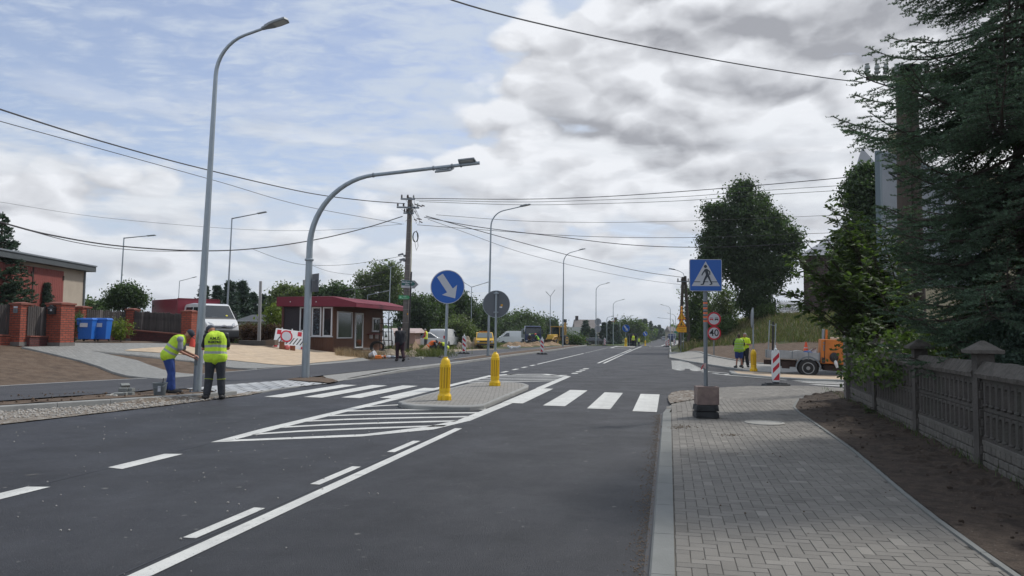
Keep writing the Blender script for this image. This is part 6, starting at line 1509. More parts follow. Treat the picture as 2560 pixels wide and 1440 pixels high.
def clump_points(ells, n, cr, per=60, inner=.35, flat=.75, seed=None):
    """ells: (cx,cy,cz,rx,ry,rz) local"""
    E = np.array(ells); wgt = (E[:, 3]*E[:, 5]+E[:, 4]*E[:, 5]+E[:, 3]*E[:, 4]); wgt = wgt/wgt.sum()
    k = max(4, n//per); idx = rng.choice(len(E), k, p=wgt); d = unit(k); r = inner+(1-inner)*rng.random(k)**.45
    lump = 1+.12*np.sin(d[:, 0]*5+idx)*np.cos(d[:, 2]*6+idx*2)
    c = E[idx, :3]+d*E[idx, 3:]*(r*lump)[:, None]
    ct = (1+.17*rng.normal(size=k)).clip(.55, 1.5)
    ii = rng.integers(0, k, n); off = rng.normal(size=(n, 3))*cr*(.6+.8*rng.random(k))[ii][:, None]; off[:, 2] *= flat
    return c[ii]+off, (ct[ii]*(1+.14*rng.normal(size=n))).clip(.4, 1.9)
def tree(name, label, base, ells, n, leaf, m, cr=.35, trunk=.15, group=None, cat='tree', limbs=6, asp=.6, per=60, inner=.35, top=None, up=0.0):
    t = thing(name, label, cat, base, 0, group)
    E = np.array(ells); zc = (E[:, 2]).mean(); xc = E[:, 0].mean(); yc = E[:, 1].mean()
    mb = MB(); hi = top or (E[:, 2]+E[:, 5]*.5).max()
    mb.tube([(0, 0, -.3), (0, 0, 0), (xc*.3, yc*.3, hi*.35), (xc*.8, yc*.8, hi*.65), (xc, yc, hi)], [trunk*1.3, trunk*1.15, trunk*.9, trunk*.55, trunk*.15], 8)
    for k in range(limbs):
        e = E[rng.integers(len(E))]; d = unit(1)[0]; tip = e[:3]+d*e[3:]*.75; z0 = hi*(.25+.4*rng.random()); s0 = np.array([xc*.5, yc*.5, z0])
        mid = (s0+tip)/2+np.array([0, 0, .15*hi*.3]); mb.tube([tuple(s0), tuple(mid), tuple(tip)], [trunk*.4, trunk*.25, trunk*.06], 5)
    mb.build('trunk', m_bark, t, smooth='auto')
    C, tone = clump_points(ells, n, cr, per, inner)
    leaves(C, tone, leaf, 'crown', m, t, asp, up)
    return t
def px_tree(name, label, pbase, dist, pells, n, leaf, m, cr=.35, depth=.9, base=None, **kw):
    """pells: (px,py,rpx,rpy) crown ellipses seen in the photo, at distance dist"""
    b = base or ground(pbase, dist); k = dist/1850; L = []
    for (cx, cy, rx, ry) in pells:
        q = D(cx, cy, dist)-b; L.append((q.x, q.y+rng.normal()*.3*rx*k, q.z, rx*k, max(rx, ry*.6)*k*depth, ry*k))
    return tree(name, label, b, L, n, leaf, m, cr, **kw)
def conifer(name, label, base, H, Rr, n, leaf, m, group=None, z0=.1, jag=.5, tipx=0):
    n = int(n*1.9)
    t = thing(name, label, 'conifer', base, 0, group)
    MB().tube([(0, 0, -.3), (0, 0, H*.5), (tipx, 0, H*.97)], [H*.02+.03, H*.012+.02, .01], 7).build('trunk', m_bark, t)
    k = max(8, n//40); z = H*(z0+(1-z0)*rng.random(k)**1.35); a = rng.random(k)*2*math.pi; layer = .75+.25*np.sin(z/H*60)
    r = Rr*(1-(z/H))**.85*layer*(1-jag*rng.random(k)**3); c = np.stack([r*np.cos(a)*.85, r*np.sin(a)*.85, z-r*.25], 1)
    ii = rng.integers(0, k, n); out = np.stack([np.cos(a[ii]), np.sin(a[ii]), -.35*np.ones(n)], 1); s = rng.normal(size=n)*Rr*.16*(1-z[ii]/H*.7)
    C = c[ii]+out*s[:, None]+rng.normal(size=(n, 3))*np.array([.16, .16, .08])*Rr*.5
    tone = (1+.18*rng.normal(size=k)).clip(.5, 1.5)[ii]*(1+.12*rng.normal(size=n)).clip(.5, 1.6)
    leaves(C, tone, leaf, 'crown', m, t, .3, .4)
    return t
# ---- near blue spruce on the right
def needles(S0, S1, K, ln, wd, tone):
    n = len(S0); ax = S1-S0; L = np.linalg.norm(ax, axis=1)[:, None]; ax = ax/(L+1e-9)
    ax = np.repeat(ax, K, 0); u = rng.random((n*K, 1)); P = np.repeat(S0, K, 0)+np.repeat(S1-S0, K, 0)*u
    rd = unit(n*K); rd -= ax*np.sum(rd*ax, 1)[:, None]; rd /= np.linalg.norm(rd, axis=1)[:, None]+1e-9; rd[:, 2] += .25
    d = ax*.62+rd*.78; l = ln*(.8+.4*rng.random((n*K, 1))); w = np.cross(d, unit(n*K)); w /= np.linalg.norm(w, axis=1)[:, None]+1e-9
    V = np.stack([P-w*wd*.5, P+w*wd*.5, P+d*l], 1).reshape(-1, 3)
    return V, np.repeat(tone, K)*(1+.12*rng.normal(size=n*K)).clip(.6, 1.5)
def near_spruce(label, base, H, prof, step, az=None, nl=.030, K=19, seed=1, m=ml_blue, sub=.055, wd=.013, nb=7):
    rr = random.Random(seed); t = thing('spruce_tree', label, 'conifer', base); base = Vector(base)
    mbt = MB(); mbt.tube([(0, 0, -.3), (0, 0, H*.3), (0, 0, H*.7), (0, 0, H)], [.17, .14, .07, .015], 12); mbt.build('trunk', m_bark, t, smooth='auto')
    br = MB(); A0, A1, TN = [], [], []
    z = prof[0][0]
    while z < H-.15:
        Lz = float(np.interp(z, *prof))
        for q in range(nb):
            a = rr.uniform(0, 2*math.pi); zz = z+rr.uniform(-.12, .12)
            L = Lz*rr.uniform(.72, 1.08); dv = Vector((math.cos(a), math.sin(a), 0)); sv = Vector((-dv.y, dv.x, 0)); dr = rr.uniform(.10, .30)
            fwdv = 1.0 if (a > math.pi*.5 and a < math.pi*1.85) else .45
            def P(u): return dv*(L*u)+Vector((0, 0, zz-L*dr*math.sin(u*2.2)+L*.10*u*u*u*1.2))+sv*(.12*L*math.sin(u*2+a))
            pts = [P(i/8) for i in range(9)]; br.tube(pts, [.028*(1-i/8.6)*L/2.2+.003 for i in range(9)], 5, caps=False)
            ct = rr.gauss(1, .10); n = int(L*fwdv/.085); 
            for i in range(n):
                u = .16+.84*(i+rr.random())/n; p = P(u); tg = (P(min(1, u+.03))-P(u-.03)).normalized(); side = 1 if i % 2 else -1
                l = (.36*L*(1-u)**.75+.13)*rr.uniform(.75, 1.15); b = (tg*.62+sv*side*.8+Vector((0, 0, rr.uniform(-.38, .02)))).normalized()
                e = p+b*l+Vector((0, 0, -.10*l)); mid = p.lerp(e, .5)+Vector((0, 0, .03*l))
                A0.append(p.lerp(mid, .2)); A1.append(mid); TN.append(ct*.92); A0.append(mid); A1.append(e); TN.append(ct*1.05)
                br.tube([p, mid, e], [.006, .004, .002], 3, caps=False)
                k = int(l/sub)
                for j in range(k):
                    v = .2+.8*(j+.5)/max(1, k); q0 = p.lerp(mid, v*2) if v < .5 else mid.lerp(e, v*2-1); s2 = 1 if j % 2 else -1
                    bs = b.cross(Vector((0, 0, 1))).normalized(); d2 = (b*.7+bs*s2*.72+Vector((0, 0, rr.uniform(-.3, .15)))).normalized(); l2 = rr.uniform(.07, .15)*(1.15-.4*v)
                    A0.append(q0); A1.append(q0+d2*l2); TN.append(ct*rr.uniform(.9, 1.75))  # twig tone raised: paler new growth, plus light on the tips painted in
            for i in range(5): A0.append(P(.55+.09*i)); A1.append(P(.64+.09*i)); TN.append(ct*1.1)
        z += step
    br.build('branch', m_bark, t)
    V, tone = needles(np.array([tuple(v) for v in A0]), np.array([tuple(v) for v in A1]), K, nl, wd, np.array(TN))
    quads_mesh('needles', V, tone, m, t, 3)
    return t
near_spruce('large blue-green spruce overhanging the concrete fence at the right edge', (7.75, 10.6, .05), 9.5, ([1.5, 2.3, 2.9, 3.4, 3.9, 4.4, 4.9, 5.4, 6.3, 9.5], [1.9, 2.4, 2.55, 2.4, 2.25, 2.65, 2.95, 2.6, 2.45, .6]), .25, seed=4, nb=10)
near_spruce('blue-green spruce in front of the red barn at the left edge', tuple(ground(-8, 33)), 5.7, ([.2, 1.2, 3.0, 4.4, 5.6], [2.2, 1.95, 1.2, .6, .15]), .22, seed=9, nl=.085, K=10, sub=.09, wd=.045, m=leafmat('left_spruce_needles', (.045, .075, .050), .1))
# dense thuja at the right edge behind the fence
def thuja(label, base, ells, n, leaf, m=ml_thuja, name='thuja_tree', cat='conifer'):
    t = thing(name, label, cat, base)
    MB().tube([(0, 0, -.2), (0, 0, ells[-1][2])], [.12, .03], 7).build('trunk', m_bark, t)
    C, tone = clump_points(ells, n, .10, 110, .72); leaves(C, tone, leaf, 'crown', m, t, .35, -.2)
    return t
thuja('dense dark green thuja filling the right edge behind the spruce', (7.9, 11.4, 0), [(0, 0, 1.2, 1.15, 1.0, 1.2), (0, 0, 2.6, 1.1, .95, 1.4), (-.05, 0, 4.1, .85, .8, 1.5), (0, 0, 5.6, .45, .4, 1.0)], 60000, .055)
thuja('low dark conifer bush just behind the concrete fence on the right', (6.95, 9.4, 0), [(0, 0, .95, .75, .9, .9), (.3, .8, 1.2, .9, .9, 1.0)], 26000, .05, ml_conif, 'conifer_bush')
tree('garden_bush', 'bright leafy bush showing above the fence between the stone posts', (7.1, 12.4, 0), [(0, 0, 1.15, .8, .7, .55), (.7, .5, 1.2, .7, .6, .6), (-.2, 1.4, 1.2, .8, .8, .6)], 5200, .085, ml_near, .14, .05, cat='bush', per=40)
# broadleaf shrub with long leaves leaning over the fence
def long_leaf_shrub(label, base, tips, m, seed=2, leaf=.125, per=24, name='leafy_shrub'):
    rr = random.Random(seed); t = thing(name, label, 'shrub', base); base = Vector(base); mb = MB(); V = []; F = []; tn = []
    for tp in tips:
        tip = Vector(tp)-base; L = tip.length; mid = tip*.5+Vector((rr.uniform(-.2, .2), rr.uniform(-.2, .2), L*.14))
        s0 = Vector((rr.uniform(-.15, .15), rr.uniform(-.15, .15), 0))
        B = lambda u: s0*(1-u)**2+mid*2*u*(1-u)+tip*u*u
        mb.tube([B(i/8) for i in range(9)], [.020*(1-i/9.5)+.003 for i in range(9)], 5, caps=False)
        nb = int(L/.13)
        for i in range(nb):
            u = .22+.78*(i+rr.random())/nb; p = B(u); tg = (B(min(1, u+.05))-B(u-.05)).normalized(); sd = Vector((rr.gauss(0, 1), rr.gauss(0, 1), rr.gauss(0, .6))).normalized()
            d = (tg*.5+sd*.9).normalized(); l = rr.uniform(.2, .48)*(1.1-.4*u); q = p+d*l; mb.tube([p, q], [.005, .002], 3, caps=False)
            ct = rr.gauss(1, .15)
            for k in range(rr.randint(7, 12)):
                w = .25+.75*k/10; c = p.lerp(q, w); s2 = d.cross(Vector((0, 0, 1))); s2 = s2.normalized()*(1 if k % 2 else -1)
                ld = (d*.75+s2*.8+Vector((rr.gauss(0, .25), rr.gauss(0, .25), rr.uniform(-.45, .25)))).normalized(); lw = ld.cross(Vector((rr.gauss(0, .4), rr.gauss(0, .4), 1))).normalized(); nn = ld.cross(lw)
                ll = leaf*rr.uniform(.65, 1.15); hw = ll*.20; b = len(V)
                V += [c, c+ld*ll*.35+lw*hw+nn*hw*.25, c+ld*ll*.75+lw*hw*.75+nn*hw*.2-Vector((0, 0, ll*.05)), c+ld*ll-Vector((0, 0, ll*.14)), c+ld*ll*.75-lw*hw*.75+nn*hw*.2-Vector((0, 0, ll*.05)), c+ld*ll*.35-lw*hw+nn*hw*.25, c+ld*ll*.5]
                F += [(b, b+1, b+6), (b+1, b+2, b+6), (b+2, b+3, b+6), (b+3, b+4, b+6), (b+4, b+5, b+6), (b+5, b, b+6)]; tn += [ct*rr.uniform(.75, 1.3)]*6
    mb.build('stem', m_bark, t)
    me = bpy.data.meshes.new('foliage'); me.from_pydata([tuple(v) for v in V], [], F); me.materials.append(m); a = me.attributes.new('tone', 'FLOAT', 'FACE'); a.data.foreach_set('value', tn)
    link(bpy.data.objects.new('foliage', me), t)
rs = random.Random(5)
tips = []
for (px, py, dd) in [(1985, 640, 13.5), (2010, 600, 13.3), (2040, 680, 13), (2080, 520, 13.6), (2110, 560, 13.2), (2100, 490, 13.8), (1975, 735, 13.2), (1985, 760, 13.6), (2030, 780, 12.8), (2070, 640, 13), (2140, 620, 13.4), (2050, 730, 13.8), (2180, 640, 13.2), (2120, 700, 12.7), (2090, 790, 12.9), (2130, 840, 12.6), (2190, 720, 12.6), (2170, 800, 12.3), (2230, 760, 13), (2060, 590, 14), (2150, 540, 14.2), (2200, 580, 13.8), (2250, 660, 13.6), (2080, 850, 12.7), (2180, 870, 12.2), (2240, 830, 12.4), (2010, 690, 14), (2150, 760, 13.5), (2110, 650, 14.2), (2210, 680, 14.4), (2040, 830, 13.6), (2140, 880, 12.5), (2280, 800, 13.2), (2270, 720, 14), (2160, 660, 12.8), (2090, 720, 14), (2200, 780, 13.2), (2120, 600, 13.6)]:
    if not (px < 2110 and py > 770) and py < 835: tips.append(tuple(D(px, py, dd+2.0)))
long_leaf_shrub('sunlit long-leaved shrub leaning over the fence in front of the timber pole', tuple(Vector((8.9, 16.4, .03))), tips+tips[::2]+[tuple(D(px+rs.uniform(-30, 30), py+rs.uniform(-30, 30), dd+2+rs.uniform(-.3, .8))) for px, py, dd in [(2080, 600, 13.5), (2140, 740, 13.2), (2180, 790, 13), (2060, 740, 13.3), (2200, 700, 13.6), (2120, 780, 13.2), (2060, 660, 13.5), (2240, 700, 13.8), (2270, 760, 13.6), (2200, 620, 14), (2250, 820, 13.4), (2030, 720, 13.8), (2180, 560, 14.2), (2120, 540, 14)]], ml_near, leaf=.145)
for k, (px, py, lab) in enumerate([(2190, 1005, 'green weeds growing at the foot of the fence by the third post'), (2140, 962, 'small leafy weed against the end post of the fence')]):
    b = at(px+15, py+38 if k == 0 else py+20); long_leaf_shrub(lab, tuple(b), [tuple(b+Vector((rs.uniform(-.3, .3), rs.uniform(-.3, .1), rs.uniform(.10, .28)))) for q in range(5 if k == 0 else 6)], ml_near, 7+k, .13, name='weed_clump')
# trees on the right
px_tree('linden_tree', 'big dark round linden tree standing on the grassy bank', 1885, 62, [(1862, 480, 30, 30), (1850, 520, 50, 44), (1895, 530, 44, 48), (1800, 545, 42, 34), (1768, 520, 20, 13), (1925, 575, 44, 44), (1860, 590, 64, 60), (1790, 605, 42, 44), (1955, 620, 44, 50), (1975, 600, 24, 34), (1820, 655, 56, 36), (1775, 640, 30, 30), (1930, 670, 54, 36), (1870, 660, 50, 50), (1885, 710, 44, 50), (1885, 755, 42, 36), (1850, 700, 34, 24), (1920, 705, 40, 22)], 80000, .20, ml_dark, .34, trunk=.35, limbs=16, per=75, inner=.3)
px_tree('broadleaf_tree', 'dark tree behind the grey advertising board', 2165, 36, [(2170, 450, 40, 45), (2140, 490, 45, 40), (2175, 520, 50, 55), (2150, 560, 45, 40), (2185, 600, 45, 50), (2150, 680, 60, 60), (2200, 740, 60, 60), (2120, 620, 40, 40), (2230, 820, 55, 50), (2150, 780, 50, 60), (2180, 860, 50, 40)], 44000, .15, ml_dark, .22, trunk=.2, limbs=8, per=80)
px_tree('airy_shrub_tree', 'loose airy young tree left of the round linden', 1806, 66, [(1806, 745, 22, 30), (1790, 770, 24, 28), (1825, 775, 22, 22), (1812, 800, 34, 20)], 5200, .17, ml_pale, .28, trunk=.08, limbs=8, per=22, inner=.2)
px_tree('broadleaf_tree', 'bushy tree behind the distant twin timber pole', 1748, 76, [(1745, 750, 24, 40), (1735, 790, 26, 40), (1760, 800, 30, 40), (1742, 835, 30, 28), (1722, 735, 10, 14)], 15000, .2, ml_mid, .35, trunk=.15, limbs=8, per=50)
px_tree('bush', 'rounded grey-green bush on the bank behind the 40 sign', 1790, 60, [(1785, 825, 34, 28), (1810, 815, 30, 22), (1765, 845, 22, 20)], 9000, .15, ml_mid, .3, trunk=.06, cat='bush', per=50)
px_tree('bush', 'dark bush at the roots of the linden', 1905, 60, [(1908, 780, 20, 14), (1930, 786, 18, 10)], 3500, .14, ml_mid, .2, trunk=.05, cat='bush')
# left side
px_tree('broadleaf_tree', 'round bushy tree behind the picket fence below a lamp', 312, 45, [(312, 745, 34, 24), (290, 755, 20, 18), (340, 750, 16, 22), (318, 728, 22, 14)], 12000, .13, ml_dark, .22, trunk=.1, limbs=6)
conifer('thuja_bush', 'small pointed thuja in front of the red barn doors', ground(113, 36), D(113, 708, 36).z-ground(113, 36).z, .72, 9000, .09, ml_conif, jag=.2, z0=.02)
px_tree('broadleaf_tree', 'low distant tree right of the cream barn wall', 228, 80, [(225, 770, 26, 12), (240, 772, 16, 10)], 3500, .3, ml_mid, .4, trunk=.1)
G_ = 'dark conifers behind the burgundy truck'
for i, (px, yt, dd, rr_, lab) in enumerate([(507, 716, 82, 1.7, 'short conifer leftmost of the group behind the truck'), (540, 718, 85, 1.8, 'second conifer behind the truck roof'), (572, 706, 82, 2.2, 'tall conifer behind the lamp pole and truck'), (602, 704, 84, 2.4, 'tallest dark conifer of the group behind the truck'), (630, 735, 86, 1.7, 'shorter conifer right of the tall dark pair'), (655, 738, 90, 1.4, 'slim conifer just left of the bare concrete post')]):
    b = ground(px, dd); conifer('conifer_tree', lab, b, D(px, yt, dd).z-b.z, rr_*1.15, 5200, .42, ml_conif, G_, jag=.4)
G_ = 'trees behind the kiosk and the parked vans'
TL = [
 (715, 56, [(720, 735, 34, 26), (700, 760, 26, 26), (745, 745, 28, 30)], 8000, .17, ml_pale, 'pale willow-like tree behind the left end of the kiosk'),
 (690, 50, [(688, 790, 20, 26), (695, 815, 18, 14)], 3500, .14, ml_yel, 'yellow-green shrub at the left corner of the kiosk'),
 (800, 78, [(790, 735, 40, 20), (830, 738, 36, 22), (850, 720, 20, 18), (870, 735, 26, 18)], 7000, .26, ml_dark, 'dark tree line piece above the middle of the kiosk roof'),
 (950, 92, [(940, 690, 34, 32), (975, 690, 32, 36), (915, 720, 30, 34), (955, 740, 50, 40), (990, 730, 30, 40), (920, 755, 40, 25)], 16000, .27, ml_pale, 'tall grey-green poplar left of the concrete power pole'),
 (1040, 84, [(1035, 760, 30, 26), (1060, 780, 34, 30), (1020, 800, 34, 36), (1055, 820, 30, 32)], 12000, .25, ml_dark, 'dark tree right of the concrete power pole'),
 (1085, 92, [(1090, 760, 30, 26), (1080, 800, 36, 40), (1110, 790, 28, 30)], 10000, .26, ml_mid, 'tree behind the blue arrow sign pole'),
 (1145, 96, [(1145, 755, 26, 30), (1170, 780, 28, 34), (1130, 790, 26, 30)], 10000, .27, ml_dark, 'dark tree behind the lower edge of the blue arrow sign'),
 (1150, 76, [(1150, 825, 32, 32), (1130, 840, 24, 22), (1175, 840, 22, 24)], 9000, .2, ml_pale, 'rounded pale bush in front of the dark trees'),
 (1205, 110, [(1200, 790, 26, 28), (1225, 800, 26, 28), (1215, 830, 34, 26)], 9000, .28, ml_dark, 'dark tree behind the left kerb lamp'),
 (1262, 190, [(1255, 810, 26, 24), (1285, 805, 28, 24), (1270, 835, 36, 20)], 8000, .45, ml_mid, 'bushy tree above the large white van bonnet'),
 (1318, 172, [(1310, 800, 26, 18), (1340, 806, 26, 18), (1320, 826, 40, 20)], 8000, .42, ml_mid, 'green tree above the dark blue lorry'),
 (1368, 176, [(1365, 812, 22, 16), (1385, 826, 24, 16), (1355, 834, 30, 14)], 6000, .42, ml_dark, 'tree between the lorry and the excavator'),
 (1425, 130, [(1420, 848, 24, 16), (1440, 852, 20, 12)], 4500, .25, ml_mid, 'low bush right of the excavator'),
 (1450, 220, [(1440, 856, 24, 8), (1462, 858, 20, 7)], 3000, .3, ml_yel, 'dry brownish bush left of the dark hatchback'),
 (1576, 225, [(1565, 820, 22, 20), (1590, 824, 22, 22), (1545, 826, 18, 18)], 7000, .5, ml_mid, 'dark green trees behind the middle blue arrow sign'),
 (1608, 240, [(1600, 842, 18, 16), (1590, 852, 16, 10)], 5000, .45, ml_yel, 'light green bushes behind the bus shelter')]
for (px, dd, el, n, lf, m_, lab) in TL:
    px_tree('broadleaf_tree', lab, px, dd, el, n, lf, m_, cr=dd*.0040, trunk=.12+dd*.001, group=G_, limbs=5, per=55)
G_ = 'distant conifers along the far road'
for i, (px, yt, dd, rr_, lab) in enumerate([(1389, 800, 190, 2.6, 'lone distant conifer right of the excavator arm'), (1445, 845, 130, .9, 'small cone-shaped conifer in front of the hipped roof'), (1464, 803, 172, 2.6, 'spruce in front of the big grey roof'), (1482, 822, 176, 2.0, 'spruce at the right end of the big grey roof'), (1510, 806, 180, 2.2, 'dark fir behind the sign backs'), (1524, 803, 172, 2.3, 'tall dark fir between two far lamps'), (1541, 812, 178, 2.2, 'dark fir left of the middle arrow sign'), (1588, 806, 290, 3.4, 'distant fir above the bus shelter'), (1600, 800, 300, 3.6, 'pair of distant firs, left one'), (1612, 798, 300, 4.4, 'tallest distant fir over the far road'), (1627, 804, 320, 3.0, 'slim distant fir beside the tallest one'), (1638, 815, 360, 3.6, 'distant round-topped pine near the red car'), (1648, 813, 420, 4.2, 'far pine above the red car'), (1656, 822, 480, 4.5, 'last pine before the gap of the road')]):
    b = ground(px, dd); H = D(px, yt, dd).z-b.z; conifer('conifer_tree', lab, b, H, rr_, 2600, .35+dd*.001, ml_conif, G_, jag=.3, z0=.03)
px_tree('broadleaf_tree', 'far tree right of the gap where the road ends', 1680, 420, [(1684, 826, 9, 7), (1690, 834, 10, 8)], 2500, .7, ml_mid, cr=1.4, trunk=.3)
# far-off wood and hills seen as one mass
def far_wood():
    V = []; T_ = []
    for s0 in range(60):
        pass
    n = 26000; px = rng.uniform(-200, 1640, n); dd = rng.uniform(330, 520, n); C = []
    for a, b in zip(px, dd):
        q = D(a, 830, b); top = 5+3*noise.noise(Vector((a*.012, b*.01, 0)))+2*noise.noise(Vector((a*.05, 2, 0))); C.append((q.x, q.y, T(q.x, q.y)+rng.random()*max(2, top)))
    o = leaves(np.array(C), (1+.15*rng.normal(size=n)).clip(.5, 1.5), 2.2, 'far_wood', ml_mid, None, .8)
    o['kind'] = 'stuff'; o['label'] = 'far-off low wood along the horizon behind the village'; o['category'] = 'wood'
    n = 9000; px = rng.uniform(1675, 3200, n); dd = rng.uniform(300, 420, n); C = []
    for a, b in zip(px, dd):
        q = D(a, 830, b); C.append((q.x, q.y, T(q.x, q.y)+rng.random()*6))
    o = leaves(np.array(C), (1+.15*rng.normal(size=n)).clip(.5, 1.5), 2.2, 'far_wood', ml_mid, None, .8)
    o['kind'] = 'stuff'; o['label'] = 'far-off wood on the horizon to the right of the road'; o['category'] = 'wood'
far_wood()
# hedge, flowers, weeds
def hedge(label, p0, p1, w, h, n, leaf, m, name='hedge', cat='hedge', cr=.12):
    p0 = Vector(p0); p1 = Vector(p1); t = thing(name, label, cat, p0); k = n//40; u = rng.random(k); C0 = np.array([tuple((p1-p0)*a) for a in u]); C0 += np.stack([rng.normal(size=k)*w*.4, rng.normal(size=k)*w*.4, h*rng.random(k)**.7], 1)
    ii = rng.integers(0, k, n); C = C0[ii]+rng.normal(size=(n, 3))*cr; C[:, 2] = np.maximum(C[:, 2], .02); leaves(C, (1+.2*rng.normal(size=k)).clip(.5, 1.5)[ii], leaf, 'foliage', m, t, .6); return t
hedge('dark reddish hedge left of the bare concrete post', ground(606, 49), ground(690, 49), .7, 1.15, 9000, .10, ml_red)
hedge('green hedge behind the reddish hedge', ground(600, 52), ground(695, 52), .6, 1.3, 6000, .12, ml_mid)
b = at(302, 852); tree('flowering_bush', 'small bush with yellow and reddish flowers beside the blue bins', b, [(0, 0, .45, .45, .3, .42)], 1700, .07, ml_yel, .12, .02, cat='bush', limbs=4)
b = at(186, 852); tree('flowering_bush', 'white-flowering bush between the big brick pillar and the bins', b, [(0, 0, .5, .3, .3, .5)], 1200, .07, ml_mid, .12, .02, cat='bush', limbs=4)
def blades(name, label, n, place, h, w, m, cat='grass'):
    C = np.array([place() for _ in range(n)]); a = rng.random(n)*2*math.pi; hh = h*(.5+rng.random(n)); lean = rng.normal(size=(n, 2))*.35*hh[:, None]
    dx = np.stack([np.cos(a)*w, np.sin(a)*w, np.zeros(n)], 1); tip = C+np.stack([lean[:, 0], lean[:, 1], hh], 1)
    V = np.stack([C-dx, C+dx, tip], 1).reshape(-1, 3); o = quads_mesh(name, V, (1+.25*rng.normal(size=n)).clip(.4, 1.8), m, None, 3); o['kind'] = 'stuff'; o['label'] = label; o['category'] = cat
def pm():
    while True:
        s = random.uniform(50, 84); t = random.uniform(.9, 30); k = s+.6*max(0, t-1)
        if k > 55.2 and random.random() < min(1, 1.3-(s-50)/40): x, y = xy(s, t); return (x, y, T(x, y)-.04)
blades('bank_grass', 'rough grass growing over the bank below the linden', 60000, pm, .26, .022, m_gr)
blades('bank_dry_grass', 'dry yellowed stalks mixed in the bank grass', 12000, pm, .40, .014, m_dry)
def pk():
    x, y = ground(random.uniform(840, 960), random.uniform(40, 43.5))[:2]; return (x, y, T(x, y)-.02)
blades('kiosk_dry_grass', 'dry straw-coloured grass along the foot of the kiosk', 2600, lambda: (lambda q: (q[0], q[1], q[2]))(pk()), .30, .012, m_dry)
def pr():
    p = ground(random.gauss(1055, 32), random.uniform(43, 56)); return (p.x, p.y, p.z-.02)
blades('roadside_weeds', 'weeds and dry stalks by the crouching workers', 4500, pr, .38, .02, m_gr)
def pf():
    s = random.uniform(3, 20); x0 = 5.65+(6.43-5.65)/2.8*((s*CA)-8.9); return None
def pe2():
    k = random.random()*20-2; x = 4.0+(k)*.272; return (x-random.random()*.18, 3.0+k, T(x, 3+k)+.08)
blades('fence_weeds', 'sparse weeds along the foot of the concrete fence', 500, pe2, .10, .006, ml_near)
def pg():
    while True:
        s = random.uniform(62, 150); t = random.uniform(-60, -17); x, y = xy(s, t); return (x, y, T(x, y)-.05)
blades('field_grass', 'rough meadow grass around the parked vehicles on the left', 26000, pg, .30, .05, m_gr)
# ================================================================ BUILDINGS, FENCES, SMALL THINGS
m_brick = brick_mat('red_brick', (.33, .075, .042), (.25, .055, .032), (.06, .045, .04), .25, .083, .010, .8)
m_dbrick = brick_mat('dark_red_brick', (.10, .028, .026), (.075, .022, .022), (.03, .025, .024), .25, .083, .008, .6)
m_picket = mat('weathered_picket_wood', (.055, .048, .046), .9, var=.55, vs=6, bump=.8, stretch=(1, 1, .1), col2=(.17, .15, .14), c2s=2.2, c2r=(.55, .75))
m_cap = mat('brick_cap', (.20, .07, .05), .85, var=.25, vs=6)
FA = -A
def pillar(name, label, px, pyb, pyt, w, cat='pillar', group=None, rz=FA, dist=None, m=None):
    p = at(px, pyb) if dist is None else ground(px, dist); H = (pyb-pyt)*p.y/1850
    t = thing(name, label, cat, p, rz, group); MB().box((0, 0, (H-.08)/2-.05), (w, w, H-.08+.1)).build('shaft', m or m_brick, t)
    mb = MB(); mb.box((0, 0, H-.05), (w+.08, w+.08, .07)); mb.box((0, 0, H-.0), (w-.02, w-.02, .04), taper=.5); mb.build('cap', m_cap, t, bevel=.008)
    MB().box((0, 0, .02), (w+.06, w+.06, .14)).build('footing', m_concpole, t); return t, p, H
G1 = 'brick fence pillars by the garden gate'
tA, pa, Ha = pillar('brick_pillar', 'brick gate pillar with a small nameplate left of the garden gate', 48, 861, 757, .46, group=G1)
MB().box((.02, -.24, Ha-.17), (.16, .02, .07)).build('nameplate', signwhite, tA); MB().box((.02, -.24, Ha-.30), (.17, .03, .15)).build('letter_slot', dgalv, tA)
text_mesh('lettering', '2', .09, inkblack, tA, face_M(-.258, .02, Ha-.30), .001)
tB, pb, Hb = pillar('brick_pillar', 'widest brick pillar with a dark mailbox right of the garden gate', 148, 862, 757, .66, group=G1)
def mailbox():
    t = thing('mailbox', 'small dark mailbox hanging on the widest brick pillar', 'mailbox', pb+Vector((0, 0, 0)), FA)
    z = Hb-.28; mb = MB(); mb.prism([(-.13, z-.17), (.13, z-.17), (.13, z+.05), (.17, z+.08), (0, z+.18), (-.17, z+.08), (-.13, z+.05)], .14, face_M(-.34)); mb.build('box', mat('mailbox_black', (.02, .02, .022), .5), t, bevel=.008)
    MB().ell((.03, -.485, z-.02), (.05, .01, .035), 10, 6).build('emblem', signwhite, t); MB().box((0, -.487, z+.05), (.2, .012, .02)).build('slot', dgalv, t)
mailbox()
